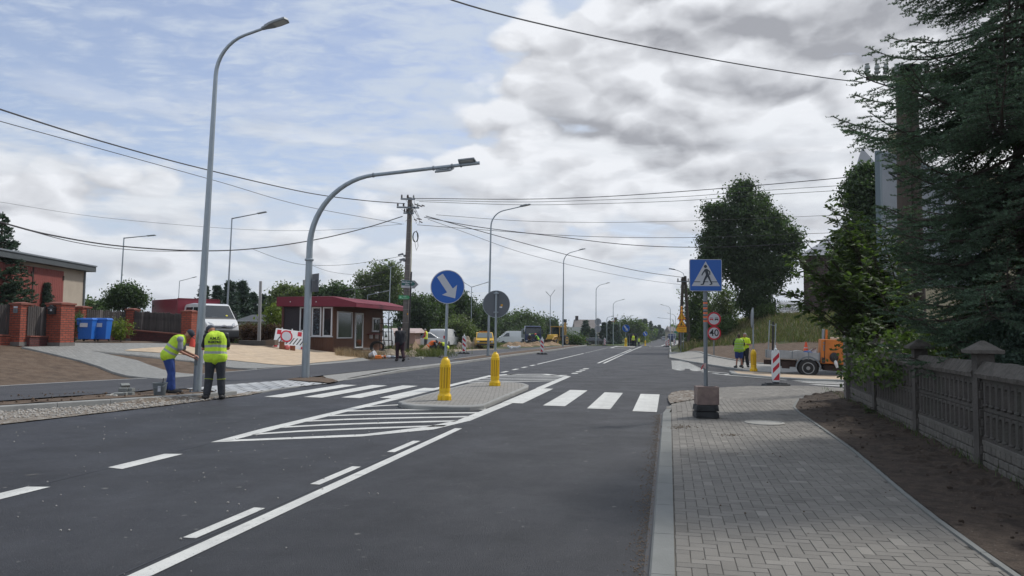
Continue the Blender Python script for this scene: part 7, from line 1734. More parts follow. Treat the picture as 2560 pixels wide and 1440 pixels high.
def picket_panel(name, label, P0, P1, zb, zt, pw=.085, gap=.02, group=None, wall=None, wallm=None, jag=.03, seed=1, cat='fence', rails=True, depth=.0):
    """P0,P1 world ground points; pickets from zb to zt above local ground"""
    P0 = Vector(P0); P1 = Vector(P1); d = P1-P0; L = math.hypot(d.x, d.y); rz = math.atan2(d.y, d.x); t = thing(name, label, cat, P0, rz, group); slope = d.z/L
    rr = random.Random(seed); mb = MB(); x = 0.0; step = pw+gap; M0 = []
    while x < L-pw:
        h = zt+rr.uniform(-jag, jag); z0 = slope*x
        mb.prism([(x, zb+z0), (x+pw, zb+z0), (x+pw, h+z0-.03), (x+pw*.5, h+z0), (x, h+z0-.03)], .022, Matrix.Translation((0, rr.uniform(-.004, .004), 0)) @ XZ); x += step
    mb.build('pickets', m_picket, t)
    if rails:
        for z in (zb+.12, zt-.22): MB().box((L/2, .045, z+slope*L/2), (L, .04, .08), rot=Matrix.Rotation(-math.atan(slope), 4, 'Y')).build('rail', m_picket, t)
    if wall:
        w0, w1 = wall; mb = MB(); mb.add([(0, -.13, -.3), (L, -.13, -.3+slope*L), (L, .13, -.3+slope*L), (0, .13, -.3), (0, -.13, w1), (L, -.13, w1+slope*L), (L, .13, w1+slope*L), (0, .13, w1)], [(0, 3, 2, 1), (4, 5, 6, 7), (0, 1, 5, 4), (1, 2, 6, 5), (2, 3, 7, 6), (3, 0, 4, 7)]); mb.build('wall', wallm or m_brick, t)
        mb = MB(); mb.add([(0, -.16, w1), (L, -.16, w1+slope*L), (L, .16, w1+slope*L), (0, .16, w1), (0, -.16, w1+.05), (L, -.16, w1+.05+slope*L), (L, .16, w1+.05+slope*L), (0, .16, w1+.05)], [(0, 3, 2, 1), (4, 5, 6, 7), (0, 1, 5, 4), (1, 2, 6, 5), (2, 3, 7, 6), (3, 0, 4, 7)]); mb.build('coping', m_cap, t)
    return t
u = TD
g0 = pa+u*.25; g1 = pb-u*.35
picket_panel('garden_gate', 'dark wooden garden gate with a brick-patterned lower panel between two brick pillars', g0+Vector((0, .05, .0)), g1+Vector((0, .05, 0)), .30, Ha-.10, .09, .015, cat='gate', wall=(0, .27), wallm=m_dbrick, seed=4)
picket_panel('picket_fence', 'picket fence on a brick plinth at the far left edge', at(-140, 861), pa-u*.24, .34, Ha-.08, group='picket fence sections', wall=(0, .30), seed=5)
G2 = 'brick fence pillars along the driveway'
tC, pc_, Hc = pillar('brick_pillar', 'brick pillar half hidden behind the white flowers and bins', 203, 852, 770, .5, group=G2, dist=33.5)
tD, pd_, Hd = pillar('brick_pillar', 'brick pillar between the two picket fence sections', 330, 856, 777, .42, group=G2, dist=35.5)
tE, pe_, He = pillar('brick_pillar', 'brick pillar at the driveway end in front of the white cab', 474, 862, 775, .52, group=G2, dist=33.5)
picket_panel('picket_fence', 'picket fence section behind the blue bins', pc_+u*.26, pd_-u*.2+Vector((0, .1, 0)), .32, Hc-.12, group='picket fence sections', wall=(0, .26), wallm=m_dbrick, seed=6)
picket_panel('picket_fence', 'picket fence section on the dark brick wall left of the white cab', pd_+u*.1+Vector((0, -.1, 0)), pe_-u*.26, .52, Hd-.10, group='picket fence sections', wall=(0, .46), wallm=m_dbrick, seed=7)
# wheelie bins
def bin_(px, label):
    p = at(px, 853); k = p.y/1850; H = 59*k; W = 37*k
    t = thing('wheelie_bin', label, 'bin', p, R(8), 'blue bins beside the picket fence'); mb_ = mat('bin_blue', (.018, .125, .46), .4, var=.06, vs=4)
    mb = MB(); w = W/2; d = W*.5; mb.add([(-w*.82, -d*.78, .08), (w*.82, -d*.78, .08), (w*.82, d*.78, .08), (-w*.82, d*.78, .08), (-w, -d, H*.88), (w, -d, H*.88), (w, d, H*.88), (-w, d, H*.88)], [(0, 3, 2, 1), (4, 5, 6, 7), (0, 1, 5, 4), (1, 2, 6, 5), (2, 3, 7, 6), (3, 0, 4, 7)]); mb.build('body', mb_, t, bevel=.02)
    mb = MB(); mb.box((0, -.0, H*.90), (W*1.08, d*2.12, .05)); mb.build('rim', mb_, t, bevel=.012)
    lid = MB().box((0, 0, H*.945), (W*1.06, d*2.1, .06), taper=.9).build('lid', mb_, t, bevel=.02); MB().tube([(-w*.8, d*1.05, H*.93), (w*.8, d*1.05, H*.93)], .018, 6).build('handle', mb_, t)
    MB().box((-.02, -d*.98-.01, H*.68), (W*.48, .012, H*.17), rot=Matrix.Rotation(R(-5), 4, 'X')).build('label_sticker', signwhite, t)
    for s in (-1, 1): wheel(t, s*w*.7, d*.8, .10, .05)
bin_(217, 'left one of the two blue wheelie bins with a white sticker'); bin_(253, 'right one of the two blue wheelie bins with a white sticker')
# red barn
def barn():
    c = D(208, 770, 40); c.z = T(c.x, c.y); d = Vector((.08, -1.0, 0)).normalized(); L = 14.0; zt = 4.35; rz = math.atan2(d.y, d.x)
    t = thing('barn', 'large barn with red-brown boarded doors, a cream end wall and dark roof edge', 'barn', c, rz)   # local +X runs to the left along the front, +Y is behind? front faces the camera
    m_cr = mat('cream_render', (.36, .31, .25), .9, var=.12, vs=1.2, bump=.4, bs=25); m_rd = mat('red_boarding', (.19, .045, .036), .75, var=.12, vs=2)
    sgn = -1   # camera side is +Y local (x axis reversed), building body extends to -Y
    mb = MB(); H0 = 3.85
    mb.box((L/2, -5.0, H0/2-.25), (L, 10, H0+.5)); mb.build('wall', m_cr, t)
    mb = MB(); x = 1.35; k = 0
    m_ds = mat('dark_gap', (.03, .018, .016), .9)
    for x0, x1 in ((2.25, 4.95), (5.10, 7.85), (9.2, 11.4), (11.5, 13.5)):
        b = MB(); xx = x0
        while xx < x1-.05:
            b.box((xx+.085, .035, 1.7), (.165, .05, 3.7)); xx += .175
        q = b.build('barn_door', m_rd, t); MB().box((x0+.06, .075, 3.2), (.10, .04, .22)).build('hinge', m_ds, q)
    MB().box((5.02, .03, 1.7), (.10, .08, 3.7)).build('door_post', m_ds, t)
    mb = MB(); mb.add([(-.3, .45, 3.72), (L, .45, 3.72), (L, -10.5, 3.72), (-.3, -10.5, 3.72), (-.3, .45, 4.0), (L, .45, 4.0), (L, -10.5, 4.75), (-.3, -10.5, 4.75)], [(0, 3, 2, 1), (4, 5, 6, 7), (0, 1, 5, 4), (1, 2, 6, 5), (2, 3, 7, 6), (3, 0, 4, 7)]); mb.build('roof', mat('dark_roof_sheet', (.055, .065, .07), .6, var=.15, vs=2), t)
    mb = MB(); mb.add([(-.33, .50, 4.0), (L, .50, 4.0), (L, .50, 4.07), (-.33, .50, 4.07), (-.33, -.3, 4.05), (L, -.3, 4.05), (L, -.3, 4.14), (-.33, -.3, 4.14)], [(0, 1, 2, 3), (7, 6, 5, 4), (3, 2, 6, 7), (0, 4, 5, 1), (0, 3, 7, 4), (1, 5, 6, 2)]); mb.build('roof_edge', dgalv, t)
    MB().box((.06, .05, 1.8), (.07, .08, 3.9)).build('downpipe', dgalv, t)
barn()
# kiosk
def kiosk():
    C = D(832, 872, 42.0); C.z = .52
    t = thing('kiosk', 'small brown-boarded kiosk with a burgundy roof edge and white-framed windows', 'kiosk', C, -A)
    # local +X across (right), +Y along the road; corner at origin, building to -X and +Y
    W, L, H = 3.15, 7.4, 2.45
    m_pan = mat('brown_boarding', (.12, .052, .028), .7, var=.2, vs=3, stretch=(12, 12, .4), bump=.5, bs=3); m_fas = mat('burgundy_fascia', (.165, .012, .03), .45, var=.06, vs=1)
    m_roof = mat('corrugated_burgundy', (.22, .04, .055), .45); m_fr = mat('white_window_frame', (.60, .60, .60), .5); m_gl = mat('dark_window_glass', (.012, .018, .022), .07, spec=.9)
    MB().box((-W/2, L/2, H/2-.2), (W, L, H+.4)).build('wall', m_pan, t)
    mb = MB()      # boarding relief
    for i in range(int(L/.14)): mb.box((.006, .07+i*.14, H/2-.25), (.012, .118, H+.3))
    for i in range(int(W/.14)): mb.box((-.07-i*.14, -.006, H/2-.25), (.118, .012, H+.3))
    mb.build('boards', m_pan, t)
    Z0, Z1 = H-.02, H+.52; ov = 1.45
    prof = [(-W-.25, Z0), (.0, Z0), (ov, Z0-.02), (ov, Z0+.20), (.05, Z1), (-W-.25, Z1)]
    mb = MB(); mb.prism(prof, .05, face_M(-.22)); mb.prism(prof, .05, face_M(L+.9)); mb.box((ov, L/2+.3, Z0+.09), (.04, L+1.1, .22)); mb.box((-W-.25, L/2+.3, (Z0+Z1)/2), (.04, L+1.1, Z1-Z0)); f = mb.build('fascia', m_fas, t)
    for x in (-2.55, -.95): MB().ell((x, -.28, Z0+.26), (.035, .03, .035), 10, 6).build('wall_lamp', m_fr, f)
    mb = MB(); n = 30                          # corrugated sloping sheet over the overhang
    vs = []; ny = int((L+1.0)/.05)
    for i in range(ny+1):
        y = -.2+i*.05*(L+1.05)/(ny*.05); dz = .022*math.sin(i*math.pi/2.0) if True else 0
        vs += [(.03, y, Z1+.02+dz), (ov+.04, y, Z0+.21+dz), (-W-.3, y, Z1+.02)]
    fs = []
    for i in range(ny): a = 3*i; fs += [(a, a+3, a+4, a+1), (a+2, a+5, a+3, a)]
    mb.add(vs, fs); mb.build('roof', m_roof, t)
    MB().box((-W/2+ov/2, L/2+.3, Z0+.005), (W+ov, L+1.0, .03)).build('soffit', mat('soffit_dark', (.06, .025, .02), .8), t)
    # front windows (facade facing the camera, y = 0)
    def win(x0, x1, z0, z1, nm='window', face='f', fw=.07, gm=None):
        mb = MB()
        if face == 'f':
            for a, b, c, d in ((x0, x1, z0, z0+fw), (x0, x1, z1-fw, z1), (x0, x0+fw, z0+fw, z1-fw), (x1-fw, x1, z0+fw, z1-fw)): mb.box(((a+b)/2, -.045, (c+d)/2), (b-a, .07, d-c))
            w = mb.build(nm, m_fr, t); MB().box(((x0+x1)/2, -.03, (z0+z1)/2), (x1-x0-fw, .03, z1-z0-fw)).build('pane', gm or m_gl, w)
        else:
            for a, b, c, d in ((x0, x1, z0, z0+fw), (x0, x1, z1-fw, z1), (x0, x0+fw, z0+fw, z1-fw), (x1-fw, x1, z0+fw, z1-fw)): mb.box((.045, (a+b)/2, (c+d)/2), (.07, b-a, d-c))
            w = mb.build(nm, m_fr, t); MB().box((.03, (x0+x1)/2, (z0+z1)/2), (.03, x1-x0-fw, z1-z0-fw)).build('pane', gm or m_gl, w)
        return w
    m_lace = mat('patterned_glass', (.012, .022, .028), .2, spec=.9, col2=(.07, .10, .12), c2s=14, c2r=(.52, .60)); m_plast = mat('dark_speckled_board', (.035, .028, .032), .8, var=.5, vs=20, bump=.6)
    MB().box((-2.55, -.03, 1.58), (.95, .03, 1.7)).build('board_infill', m_plast, t); MB().box((-3.10, -.06, 1.2), (.12, .1, 2.4)).build('corner_post', mat('brown_post', (.10, .035, .03), .7), t)
    for x0, x1, g in ((-2.05, -1.42, m_gl), (-1.30, -.72, m_lace), (-.62, -.05, m_gl)): win(x0, x1, .74, 2.40, gm=g)
    MB().box((-1.05, -.055, .72), (2.1, .10, .05)).build('window_sill', m_fr, t)
    win(.42, 2.45, .62, 2.18, face='s', fw=.06, gm=mat('greenish_window', (.02, .034, .033), .12, spec=.9))
    d = win(2.85, 4.05, -.02, 2.16, 'door', 's', .12, mat('door_glass', (.012, .022, .018), .1, spec=.9)); MB().box((.09, 3.02, 1.05), (.05, .03, .22)).build('handle', dgalv, d); MB().box((.052, 3.45, 1.55), (.006, .16, .14)).build('notice', signwhite, d)
    win(5.55, 6.75, 1.0, 1.92, 'window', 's', .10)
    mb = MB(); mb.box((.17, 5.6, .86), (.36, 1.5, .035)); sh = mb.build('shelf', m_fas, t)
    for y in (5.2, 6.1): MB().box((.12, y, .72), (.22, .035, .26)).build('bracket', m_fr, sh)
    MB().box((.3, 3.45, -.03), (.5, 1.2, .12)).build('doorstep', m_concpole, t)
    mb = MB(); mb.tube([(-.6, 4.2, Z1), (-.6, 4.2, Z1+.7)], .015, 6); mb.tube([(-1.1, 4.0, Z1+.62), (1.0, 4.6, Z1+1.0)], .014, 6)
    for k in range(6): q = Vector((-1.0+k*.36, 4.03+k*.1, Z1+.64+k*.065)); mb.tube([q-Vector((.0, .22, 0)), q+Vector((0, .22, 0))], .006, 4)
    mb.build('aerial', dgalv, t)
kiosk()
# leaning road-closed barrier in front of the kiosk
def closed_barrier():
    b0 = at(681, 868); b1 = at(770, 882); b1 = at(768, 877); L = (b1-b0).length; rz = math.atan2(b1.y-b0.y, b1.x-b0.x); k = b0.y/1850
    t = thing('road_closed_barrier', 'white barrier board with red ring and black slots leaning against the kiosk', 'road barrier', b0); H = 50*k
    Mt = Matrix.Translation(b0) @ Matrix.Rotation(rz, 4, 'Z') @ Matrix.Rotation(-math.asin(min(.3, (b1.z-b0.z)/L)), 4, 'Y') @ Matrix.Rotation(R(-16), 4, 'X'); t.matrix_basis = Mt
    sk = .0; mb = MB(); mb.prism([(0, 0), (L, 0), (L+.12, H*.97), (.12, H)], .05, XZ); b = mb.build('board', white, t, bevel=.012)
    mb = MB()
    for x in (.35, .9, 1.45, 2.0): 
        if x < L: mb = MB(); mb.lathe([(.035, 0), (.03, .06), (.01, .07)], 8, c=(x+.1, -.025, H)); mb.build('peg', white, t)
    for x in (.10, .62, 1.22, 1.95):
        if x+.2 < L+.1: MB().prism([(x+.08, H*.70), (x+.30, H*.70), (x+.32, H*.93), (x+.10, H*.93)], .004, face_M(-.051)).build('red_field', signred, b)
    for x in (.04, .50, 1.00, 1.50):
        if x+.2 < L: MB().prism([(x, H*.03), (x+.20, H*.03), (x+.22, H*.16), (x+.02, H*.16)], .004, face_M(-.051)).build('red_field', signred, b)
    x = .1
    while x < L-.25:
        if not (.30 < x < .62): MB().prism([(x, H*.24), (x+.06, H*.24), (x+.30, H*.58), (x+.24, H*.58)], .004, face_M(-.0515)).build('slot', inkblack, b)
        x += .19
    r = .33; mb = MB(); disc(mb, r, -.056, .012, 36, c=(.70, H*.63)); s = mb.build('ring_sign', signred, t); mb = MB(); disc(mb, r*.76, -.0690, .003, 36, c=(.70, H*.63)); mb.build('face', signwhite, s)
    for x, h, w, lab in ((688+22, .42, .26, 'tall rusty brown block standing in front of the closed barrier'), (737, .26, .26, 'low rusty brown block in front of the closed barrier')):
        p = at(x-4, 873 if x < 720 else 876); o = thing('rusty_block', lab, 'block', p, .2, 'rusty blocks by the closed barrier'); MB().box((0, -.3, h/2), (w, .2, h), taper=.95).build('block', mat('rust_brown', (.20, .07, .03), .8, var=.2, vs=6), o, bevel=.015)
    p = at(722, 875); o = thing('warning_lamp', 'pinkish red warning lamp lying in front of the closed barrier', 'lamp', p); MB().ell((0, -.3, .14), (.16, .12, .14), 14, 8).build('lens', mat('pink_lamp', (.55, .14, .12), .3), o, smooth=True); MB().box((0, -.2, .16), (.5, .08, .16)).build('bracket', mat('red_bar', (.35, .03, .03), .5), o, bevel=.02)
closed_barrier()
p = at(640, 863); t = thing('timber_trough', 'low dark timber frame lying left of the closed barrier', 'timber', p, -.1); MB().box((0, 0, .12), (1.7, .5, .25)).build('frame', mat('grey_timber', (.085, .078, .07), .9, var=.3, vs=5), t, bevel=.02); MB().box((.9, -.02, .15), (.5, .5, .28)).build('end_block', mat('brown_block', (.13, .10, .075), .9), t)
# metal racks leaning at the kiosk, tyres/coil at its foot
def racks():
    p = ground(965, 48); t = thing('metal_rack', 'black steel racks leaning upright against the kiosk corner', 'rack', p, R(10)); H = 2.1
    mb = MB()
    for x in (-.35, -.1, .22, .42):
        for y in (0, .35): mb.tube([(x, y, 0), (x-.10, y+.1, H*(1 if x < .3 else .86))], .028, 5)
    for z in (.15, .7, 1.25, 1.8):
        for y in (0, .35): mb.tube([(-.4, y, z), (.42, y, z)], .022, 5)
    mb.build('frame', black, t)
    p = ground(944, 45.5); o = thing('cable_heap', 'dark coiled pipe heap beside the steel racks', 'pipe coil', p)
    mb = MB()
    for k in range(4): mb.tube([((.42-.03*k)*math.cos(a), .08*k-.1, .36+(.36-.03*k)*math.sin(a)) for a in [2*math.pi*i/16 for i in range(17)]], .035, 6)
    mb.build('coil', black, o)
racks()
# small debris by the walking man
def lump(name, label, cat, px, py, build, rz=0.0, dz=0.0):
    p = at(px, py); p.z += dz; t = thing(name, label, cat, p, rz); build(t); return t
lump('white_bucket', 'tipped white bucket on the rubble left of the walking man', 'bucket', 931, 896, lambda t: MB().lathe([(.14, -.16), (.20, .16), (.19, .17), (.01, .16)], 16, M=Matrix.Translation((0, 0, .19)) @ Matrix.Rotation(R(70), 4, 'Y') @ Matrix.Rotation(.3, 4, 'X')).build('bucket', signwhite, t, smooth='auto'))
def saw(t): MB().box((0, 0, .12), (.32, .2, .18)).build('motor', mat('orange_tool', (.80, .20, .03), .45), t, bevel=.03); MB().tube([(.15, 0, .08), (.38, 0, .20), (.40, 0, .10)], .03, 6).build('handle', mat('orange_tool', (.80, .20, .03)), t)
lump('power_tool', 'orange power tool lying beside the tipped white bucket', 'power tool', 945, 898, saw, .3)
def sack(t):
    for k in range(7): MB().ell((rs_.uniform(-.6, .6), rs_.uniform(-.2, .2), .08), (.18, .13, .09), 10, 6).build('bundle', [black, dgalv, signwhite][k % 3], t, smooth=True)
rs_ = random.Random(8); lump('cable_bundle', 'tangle of black and grey cables on the rubble behind the walking man', 'cables', 975, 896, sack)
lump('paving_block', 'dark concrete block lying on the rubble in front of the racks', 'concrete block', 955, 884, lambda t: MB().box((0, 0, .12), (.42, .25, .24)).build('block', mat('dark_block', (.07, .07, .075), .85, var=.2, vs=8), t, bevel=.015), .1)
# bucket, paving stones and cone near worker A
def bucket(t):
    mb = MB(); mb.lathe([(.115, 0), (.118, .005), (.150, .28), (.162, .285), (.162, .30), (.148, .30), (.142, .28), (.105, .02), (.01, .02)], 24); mb.build('bucket', mat('grey_bucket', (.13, .15, .16), .5, var=.15, vs=8), t, smooth='auto')
    MB().tube([(-.155, 0, .285), (-.12, -.12, .22), (0, -.17, .19), (.12, -.12, .22), (.155, 0, .285)], .005, 5).build('handle', dgalv, t); MB().box((.05, -.139, .17), (.06, .008, .12), rot=.35).build('mortar_splash', signwhite, t)
    MB().tube([(.02, .02, .05), (.05, .06, .40)], .010, 6).build('trowel', black, t)
lump('bucket', 'grey plastic bucket standing on the soil left of the bending worker', 'bucket', 399, 990, bucket)
m_sett = mat('loose_grey_sett', (.20, .21, .20), .85, var=.15, vs=8, bump=.4)
SL = ['lower left block of the small heap by the bucket', 'lower right block of the small heap by the bucket', 'rear block at the bottom of the small heap', 'block lying on the left of the small heap', 'block lying on the right end of the small heap', 'tilted top block of the small heap', 'block leaning at the left foot of the small heap']
for i, (px, py, rz, dz, tilt) in enumerate([(306, 990, .1, 0, 0), (324, 989, -.1, 0, 0), (308, 984, .4, .0, .0), (308, 988, .2, .085, .05), (325, 988, -.3, .085, 0), (311, 986, .8, .17, .5), (296, 991, .5, 0, .1)]):
    p = at(px, py); t = thing('paving_sett', SL[i], 'paving block', (p.x, p.y, p.z+dz), 0, 'loose concrete blocks in a heap'); t.rotation_euler = (tilt, 0, rz); MB().box((0, 0, .04), (.19, .10, .08)).build('block', m_sett, t, bevel=.006)
for i, (px, py) in enumerate([(272, 991), (280, 990), (288, 992), (284, 988)]):
    p = at(px, py); t = thing('broken_sett', ['leftmost of the broken pale pieces beside the heap', 'second broken pale piece from the left beside the heap', 'broken pale piece touching the block heap', 'broken pale piece behind the other three pieces'][i], 'rubble', p, i*.9, 'broken pale block pieces'); MB().box((0, 0, .02), (.12, .08, .05), taper=.8).build('piece', mat('pale_piece', (.36, .35, .32), .9), t, bevel=.008)
def tcone(t):
    MB().box((0, 0, .02), (.36, .36, .04)).build('base', mat('cone_red', (.50, .05, .03), .55), t, bevel=.01); MB().lathe([(.14, .04), (.035, .62), (.02, .62)], 18).build('body', mat('cone_red', (.50, .05, .03)), t, smooth='auto'); MB().lathe([(.098, .26), (.070, .42), (.06, .42)], 18).build('white_band', mat('dirty_white_band', (.42, .40, .40), .6), t, smooth='auto')
lump('traffic_cone', 'faded red traffic cone at the foot of the brick pillar behind the worker', 'cone', 481, 868, tcone)
# rubble and dirt heap near the pole and by the vans
def heap(name, label, cat, px, dist, rx, ry, h, m, n=34, rough=.5):
    p = ground(px, dist); t = thing(name, label, cat, p); vs = []; fs = []
    for i in range(n+1):
        for j in range(n+1):
            x = (i/n-.5)*2; y = (j/n-.5)*2; r = math.hypot(x, y); z = h*max(0, 1-r*r)**1.2*(1+rough*noise.noise(Vector((x*3+px, y*3, 1))))+.10*h*noise.noise(Vector((x*14+px, y*14, 5)))*max(0, 1-r) - (.12 if r > 1 else .02)
            vs.append((x*rx, y*ry, z+(T(p.x+x*rx, p.y+y*ry)-p.z)))
    for i in range(n):
        for j in range(n): fs.append((i*(n+1)+j, (i+1)*(n+1)+j, (i+1)*(n+1)+j+1, i*(n+1)+j+1))
    MB().add(vs, fs).build('heap', m, t, smooth=True); return t
m_earth = ground_mat('dug_earth', [(.25, .17, .10), (.19, .125, .075), (.30, .22, .14)], 1.4, bump=1.0, bs=14, speck=[(12, .68, (.36, .34, .30))])
heap('rubble_heap', 'low heap of rubble and soil at the foot of the concrete power pole', 'rubble', 995, 44, 1.9, 1.1, .32, m_sandg, rough=1.2)
heap('earth_heap', 'brown earth heap left of the crouching workers', 'earth heap', 1045, 48.5, 1.1, 1.6, .55, m_earth, rough=1.0)
heap('earth_heap', 'low sandy earth heap in front of the large white van', 'earth heap', 1290, 79, 1.9, 1.4, .45, m_earth, rough=1.0)
heap('earth_heap', 'flat sandy earth heap in front of the workers by the lorry', 'earth heap', 1340, 84, 1.6, 1.2, .35, m_earth, rough=1.0)
heap('earth_heap', 'sandy earth heap beside the excavator', 'earth heap', 1375, 88, 1.5, 1.2, .3, m_earth, rough=1.0)
heap('rubble_heap', 'pile of planks and rubble behind the white guide board', 'rubble', 1172, 70, 1.5, 1.5, .75, m_sandg, rough=1.4)
lump('rubble_block', 'jumbled pale concrete pieces on the kerb edge near the white van', 'rubble', 1283, 873, lambda t: [MB().box((q*.35-.3, q*.1, .18), (.5, .3, .16), rot=Matrix.Rotation(.5-q*.4, 4, 'Y')).build('piece', white, t, bevel=.03) for q in range(3)])
rb = random.Random(21)
for i in range(26):
    p = at(rb.uniform(900, 1110), rb.uniform(880, 897)) if i < 18 else at(rb.uniform(1010, 1060), rb.uniform(884, 900))
    t = thing('broken_paver', 'broken concrete piece scattered on the rubble by the power pole', 'rubble', p, rb.uniform(0, 3), 'broken concrete pieces on the rubble'); MB().box((0, 0, .05), (rb.uniform(.15, .4), rb.uniform(.1, .3), rb.uniform(.06, .16)), taper=.85).build('piece', m_concpole if i % 2 else mat('pale_piece', (.36, .35, .32)), t, bevel=.01)
# ---- concrete fence on the right
m_fc = mat('old_fence_concrete', (.078, .070, .062), .92, var=.35, vs=4, bump=.8, bs=30, col2=(.055, .055, .045), c2s=2.0, c2r=(.45, .7)); m_fcl = mat('fence_plinth_concrete', (.125, .117, .102), .92, var=.3, vs=5, bump=.7, bs=30)
m_rock = mat('rough_rock_coping', (.10, .09, .078), .95, var=.35, vs=8, bump=1.0, bs=16)
def fpost(P, rz, label, H=1.30, cap=True):
    t = thing('fence_post', label, 'fence post', P, rz, 'stone-faced concrete fence posts')
    MB().box((0, 0, H/2-.15), (.19, .19, H+.3)).build('core', m_fc, t)
    mb = MB(); z = -.05; k = 0; rr = random.Random(int(P[1]*10))
    while z < H-.22:
        for sx, sy in ((0, -1), (-1, 0)):
            w = .125 if k % 2 else .165; mb.box((sx*.095, sy*.095, z+.055), (w if sy else .05, w if sx else .05, .098))
        z += .108; k += 1
    mb.build('stone_facing', m_fc, t, bevel=.012)
    if cap:
        mb = MB(); mb.box((0, 0, H+.02), (.36, .36, .05)); mb.box((0, 0, H+.095), (.34, .34, .11), taper=.12); mb.build('cap', m_rock, t, bevel=.008)
def fpanel(P0, P1, label, nb=14, seed=0, plinth=True):
    P0 = Vector(P0); P1 = Vector(P1); d = P1-P0; L = math.hypot(d.x, d.y); rz = math.atan2(d.y, d.x); t = thing('baluster_fence', label, 'fence panel', P0, rz, 'concrete baluster fence panels')
    a, b = .10, L-.10; w = b-a; z0, z1, zm = .36, 1.045, .71
    MB().box((L/2, 0, (z0+z1)/2), (w, .05, z1-z0)).build('backing', m_fc, t)
    mb = MB()
    for zb, zt in ((z0+.02, zm-.03), (zm+.03, z1-.02)):
        for i in range(nb):
            x = a+w*(i+.5)/nb
            for s in (-1, 1):
                y = s*.025; bw = w/nb*.30
                vs = [(x-bw, y, zb), (x-bw*.5, y+s*.03, zb), (x+bw*.5, y+s*.03, zb), (x+bw, y, zb), (x-bw, y, zt), (x-bw*.5, y+s*.03, zt), (x+bw*.5, y+s*.03, zt), (x+bw, y, zt)]
                mb.add(vs, [(0, 1, 5, 4), (1, 2, 6, 5), (2, 3, 7, 6), (4, 5, 6, 7), (0, 3, 2, 1)])
                # little arch linking neighbours and a foot ball
                r = w/nb*.5; xa = x+w/nb*.5
                if i < nb-1:
                    q = [(xa+r*math.cos(R(k*30)), zt-.055+r*.55*math.sin(R(k*30))) for k in range(7)]; o = [(xa+(r*.62)*math.cos(R(k*30)), zt-.07+(r*.36)*math.sin(R(k*30))) for k in range(7)]
                    vv = [(p_[0], y+s*.022, p_[1]) for p_ in q]+[(p_[0], y+s*.022, p_[1]) for p_ in o]+[(p_[0], y, p_[1]) for p_ in q]+[(p_[0], y, p_[1]) for p_ in o]
                    mb.add(vv, [(k, k+1, 7+k+1, 7+k) for k in range(6)]+[(14+k, k, 7+k, 21+k) for k in (0, 6)]+[(k, 14+k, 15+k, k+1) for k in range(6)]+[(7+k, 8+k, 22+k, 21+k) for k in range(6)])
                mb.ell((x, y+s*.022, zb+.015), (bw*1.25, .02, .022), 8, 4)
    mb.build('balusters', m_fc, t)
    mb = MB()
    for z in (z0, zm, z1): mb.box((L/2, 0, z), (w, .085 if z == zm else .11, .05))
    mb.build('rail', m_fc, t, bevel=.006)
    n = 40; vs = []; fs = []; prof = [(-.10, 0), (-.115, .05), (-.03, .19), (.03, .19), (.115, .05), (.10, 0)]; rr = random.Random(seed)
    for i in range(n+1):
        x = a-.03+(w+.06)*i/n
        for y, z in prof: vs.append((x, y+.012*noise.noise(Vector((x*11, y*30, seed))), z1+.025+z+(.018*noise.noise(Vector((x*13, y*20, seed+3))) if z > 0 else 0)))
    m_ = len(prof)
    for i in range(n):
        for j in range(m_): fs.append((i*m_+j, (i+1)*m_+j, (i+1)*m_+(j+1) % m_, i*m_+(j+1) % m_))
    fs += [tuple(range(m_)), tuple(range((n+1)*m_-1, n*m_-1, -1))]; MB().add(vs, fs).build('rock_coping', m_rock, t)
    MB().box((L/2, 0, .32), (w, .13, .05)).build('ledge', m_fcl, t, bevel=.006)
    MB().box((L/2, 0, .10), (w, .06, .42)).build('plinth_backing', m_fcl, t)
    mb = MB()
    for r_ in range(3):
        x = a-(.07 if r_ % 2 else 0)
        while x < b-.02:
            x0 = max(a, x); x1 = min(b, x+.15)
            if x1-x0 > .04:
                for s in (-1, 1): mb.box(((x0+x1)/2, s*(.04+rr.uniform(0, .008)), .01+r_*.10+.045), (x1-x0-.012, .035, .086))
            x += .15
    mb.build('plinth_stones', m_fcl, t, bevel=.010)
    return t
FP = [(3.33, .6), (4.10, 3.35), (4.87, 6.12), (5.65, 8.9), (6.43, 11.7), (7.2, 14.6), (8.05, 17.6)]
lp = ['right edge below the thuja', 'front', 'nearest', 'middle visible', 'second visible', 'third visible, half hidden by weeds', 'last']
for i, (x, y) in enumerate(FP[1:], 1):
    z = .035
    if i < 6: fpost((x, y, z), math.atan2(2.8, .78)-R(0), {1: 'fence post closest to the camera, outside the right edge', 2: 'fence post just past the right edge of the picture', 3: 'pyramid-capped fence post nearest to the right edge', 4: 'pyramid-capped fence post second from the right edge', 5: 'shrub-covered fence post, third from the right edge'}[i], 1.36, cap=True)
    if i > 1: fpanel((FP[i-1][0], FP[i-1][1], z), (x, y, z), {2: 'closest baluster fence panel at the bottom right', 3: 'baluster fence panel running out of the right edge', 4: 'baluster fence panel between the two pyramid-capped posts', 5: 'baluster fence panel left of the pyramid-capped posts', 6: 'short plain-looking fence panel next to the end post'}[i], seed=i)
p = (8.05, 17.6, .03); t = thing('gate_post', 'square grey concrete end post of the fence beside the road', 'fence post', p, math.atan2(2.8, .78)); MB().box((0, 0, .8), (.30, .30, 1.7)).build('shaft', m_concpole, t, bevel=.01); MB().box((-.16, 0, .72), (.03, .12, 1.5)).build('steel_edge', black, t)
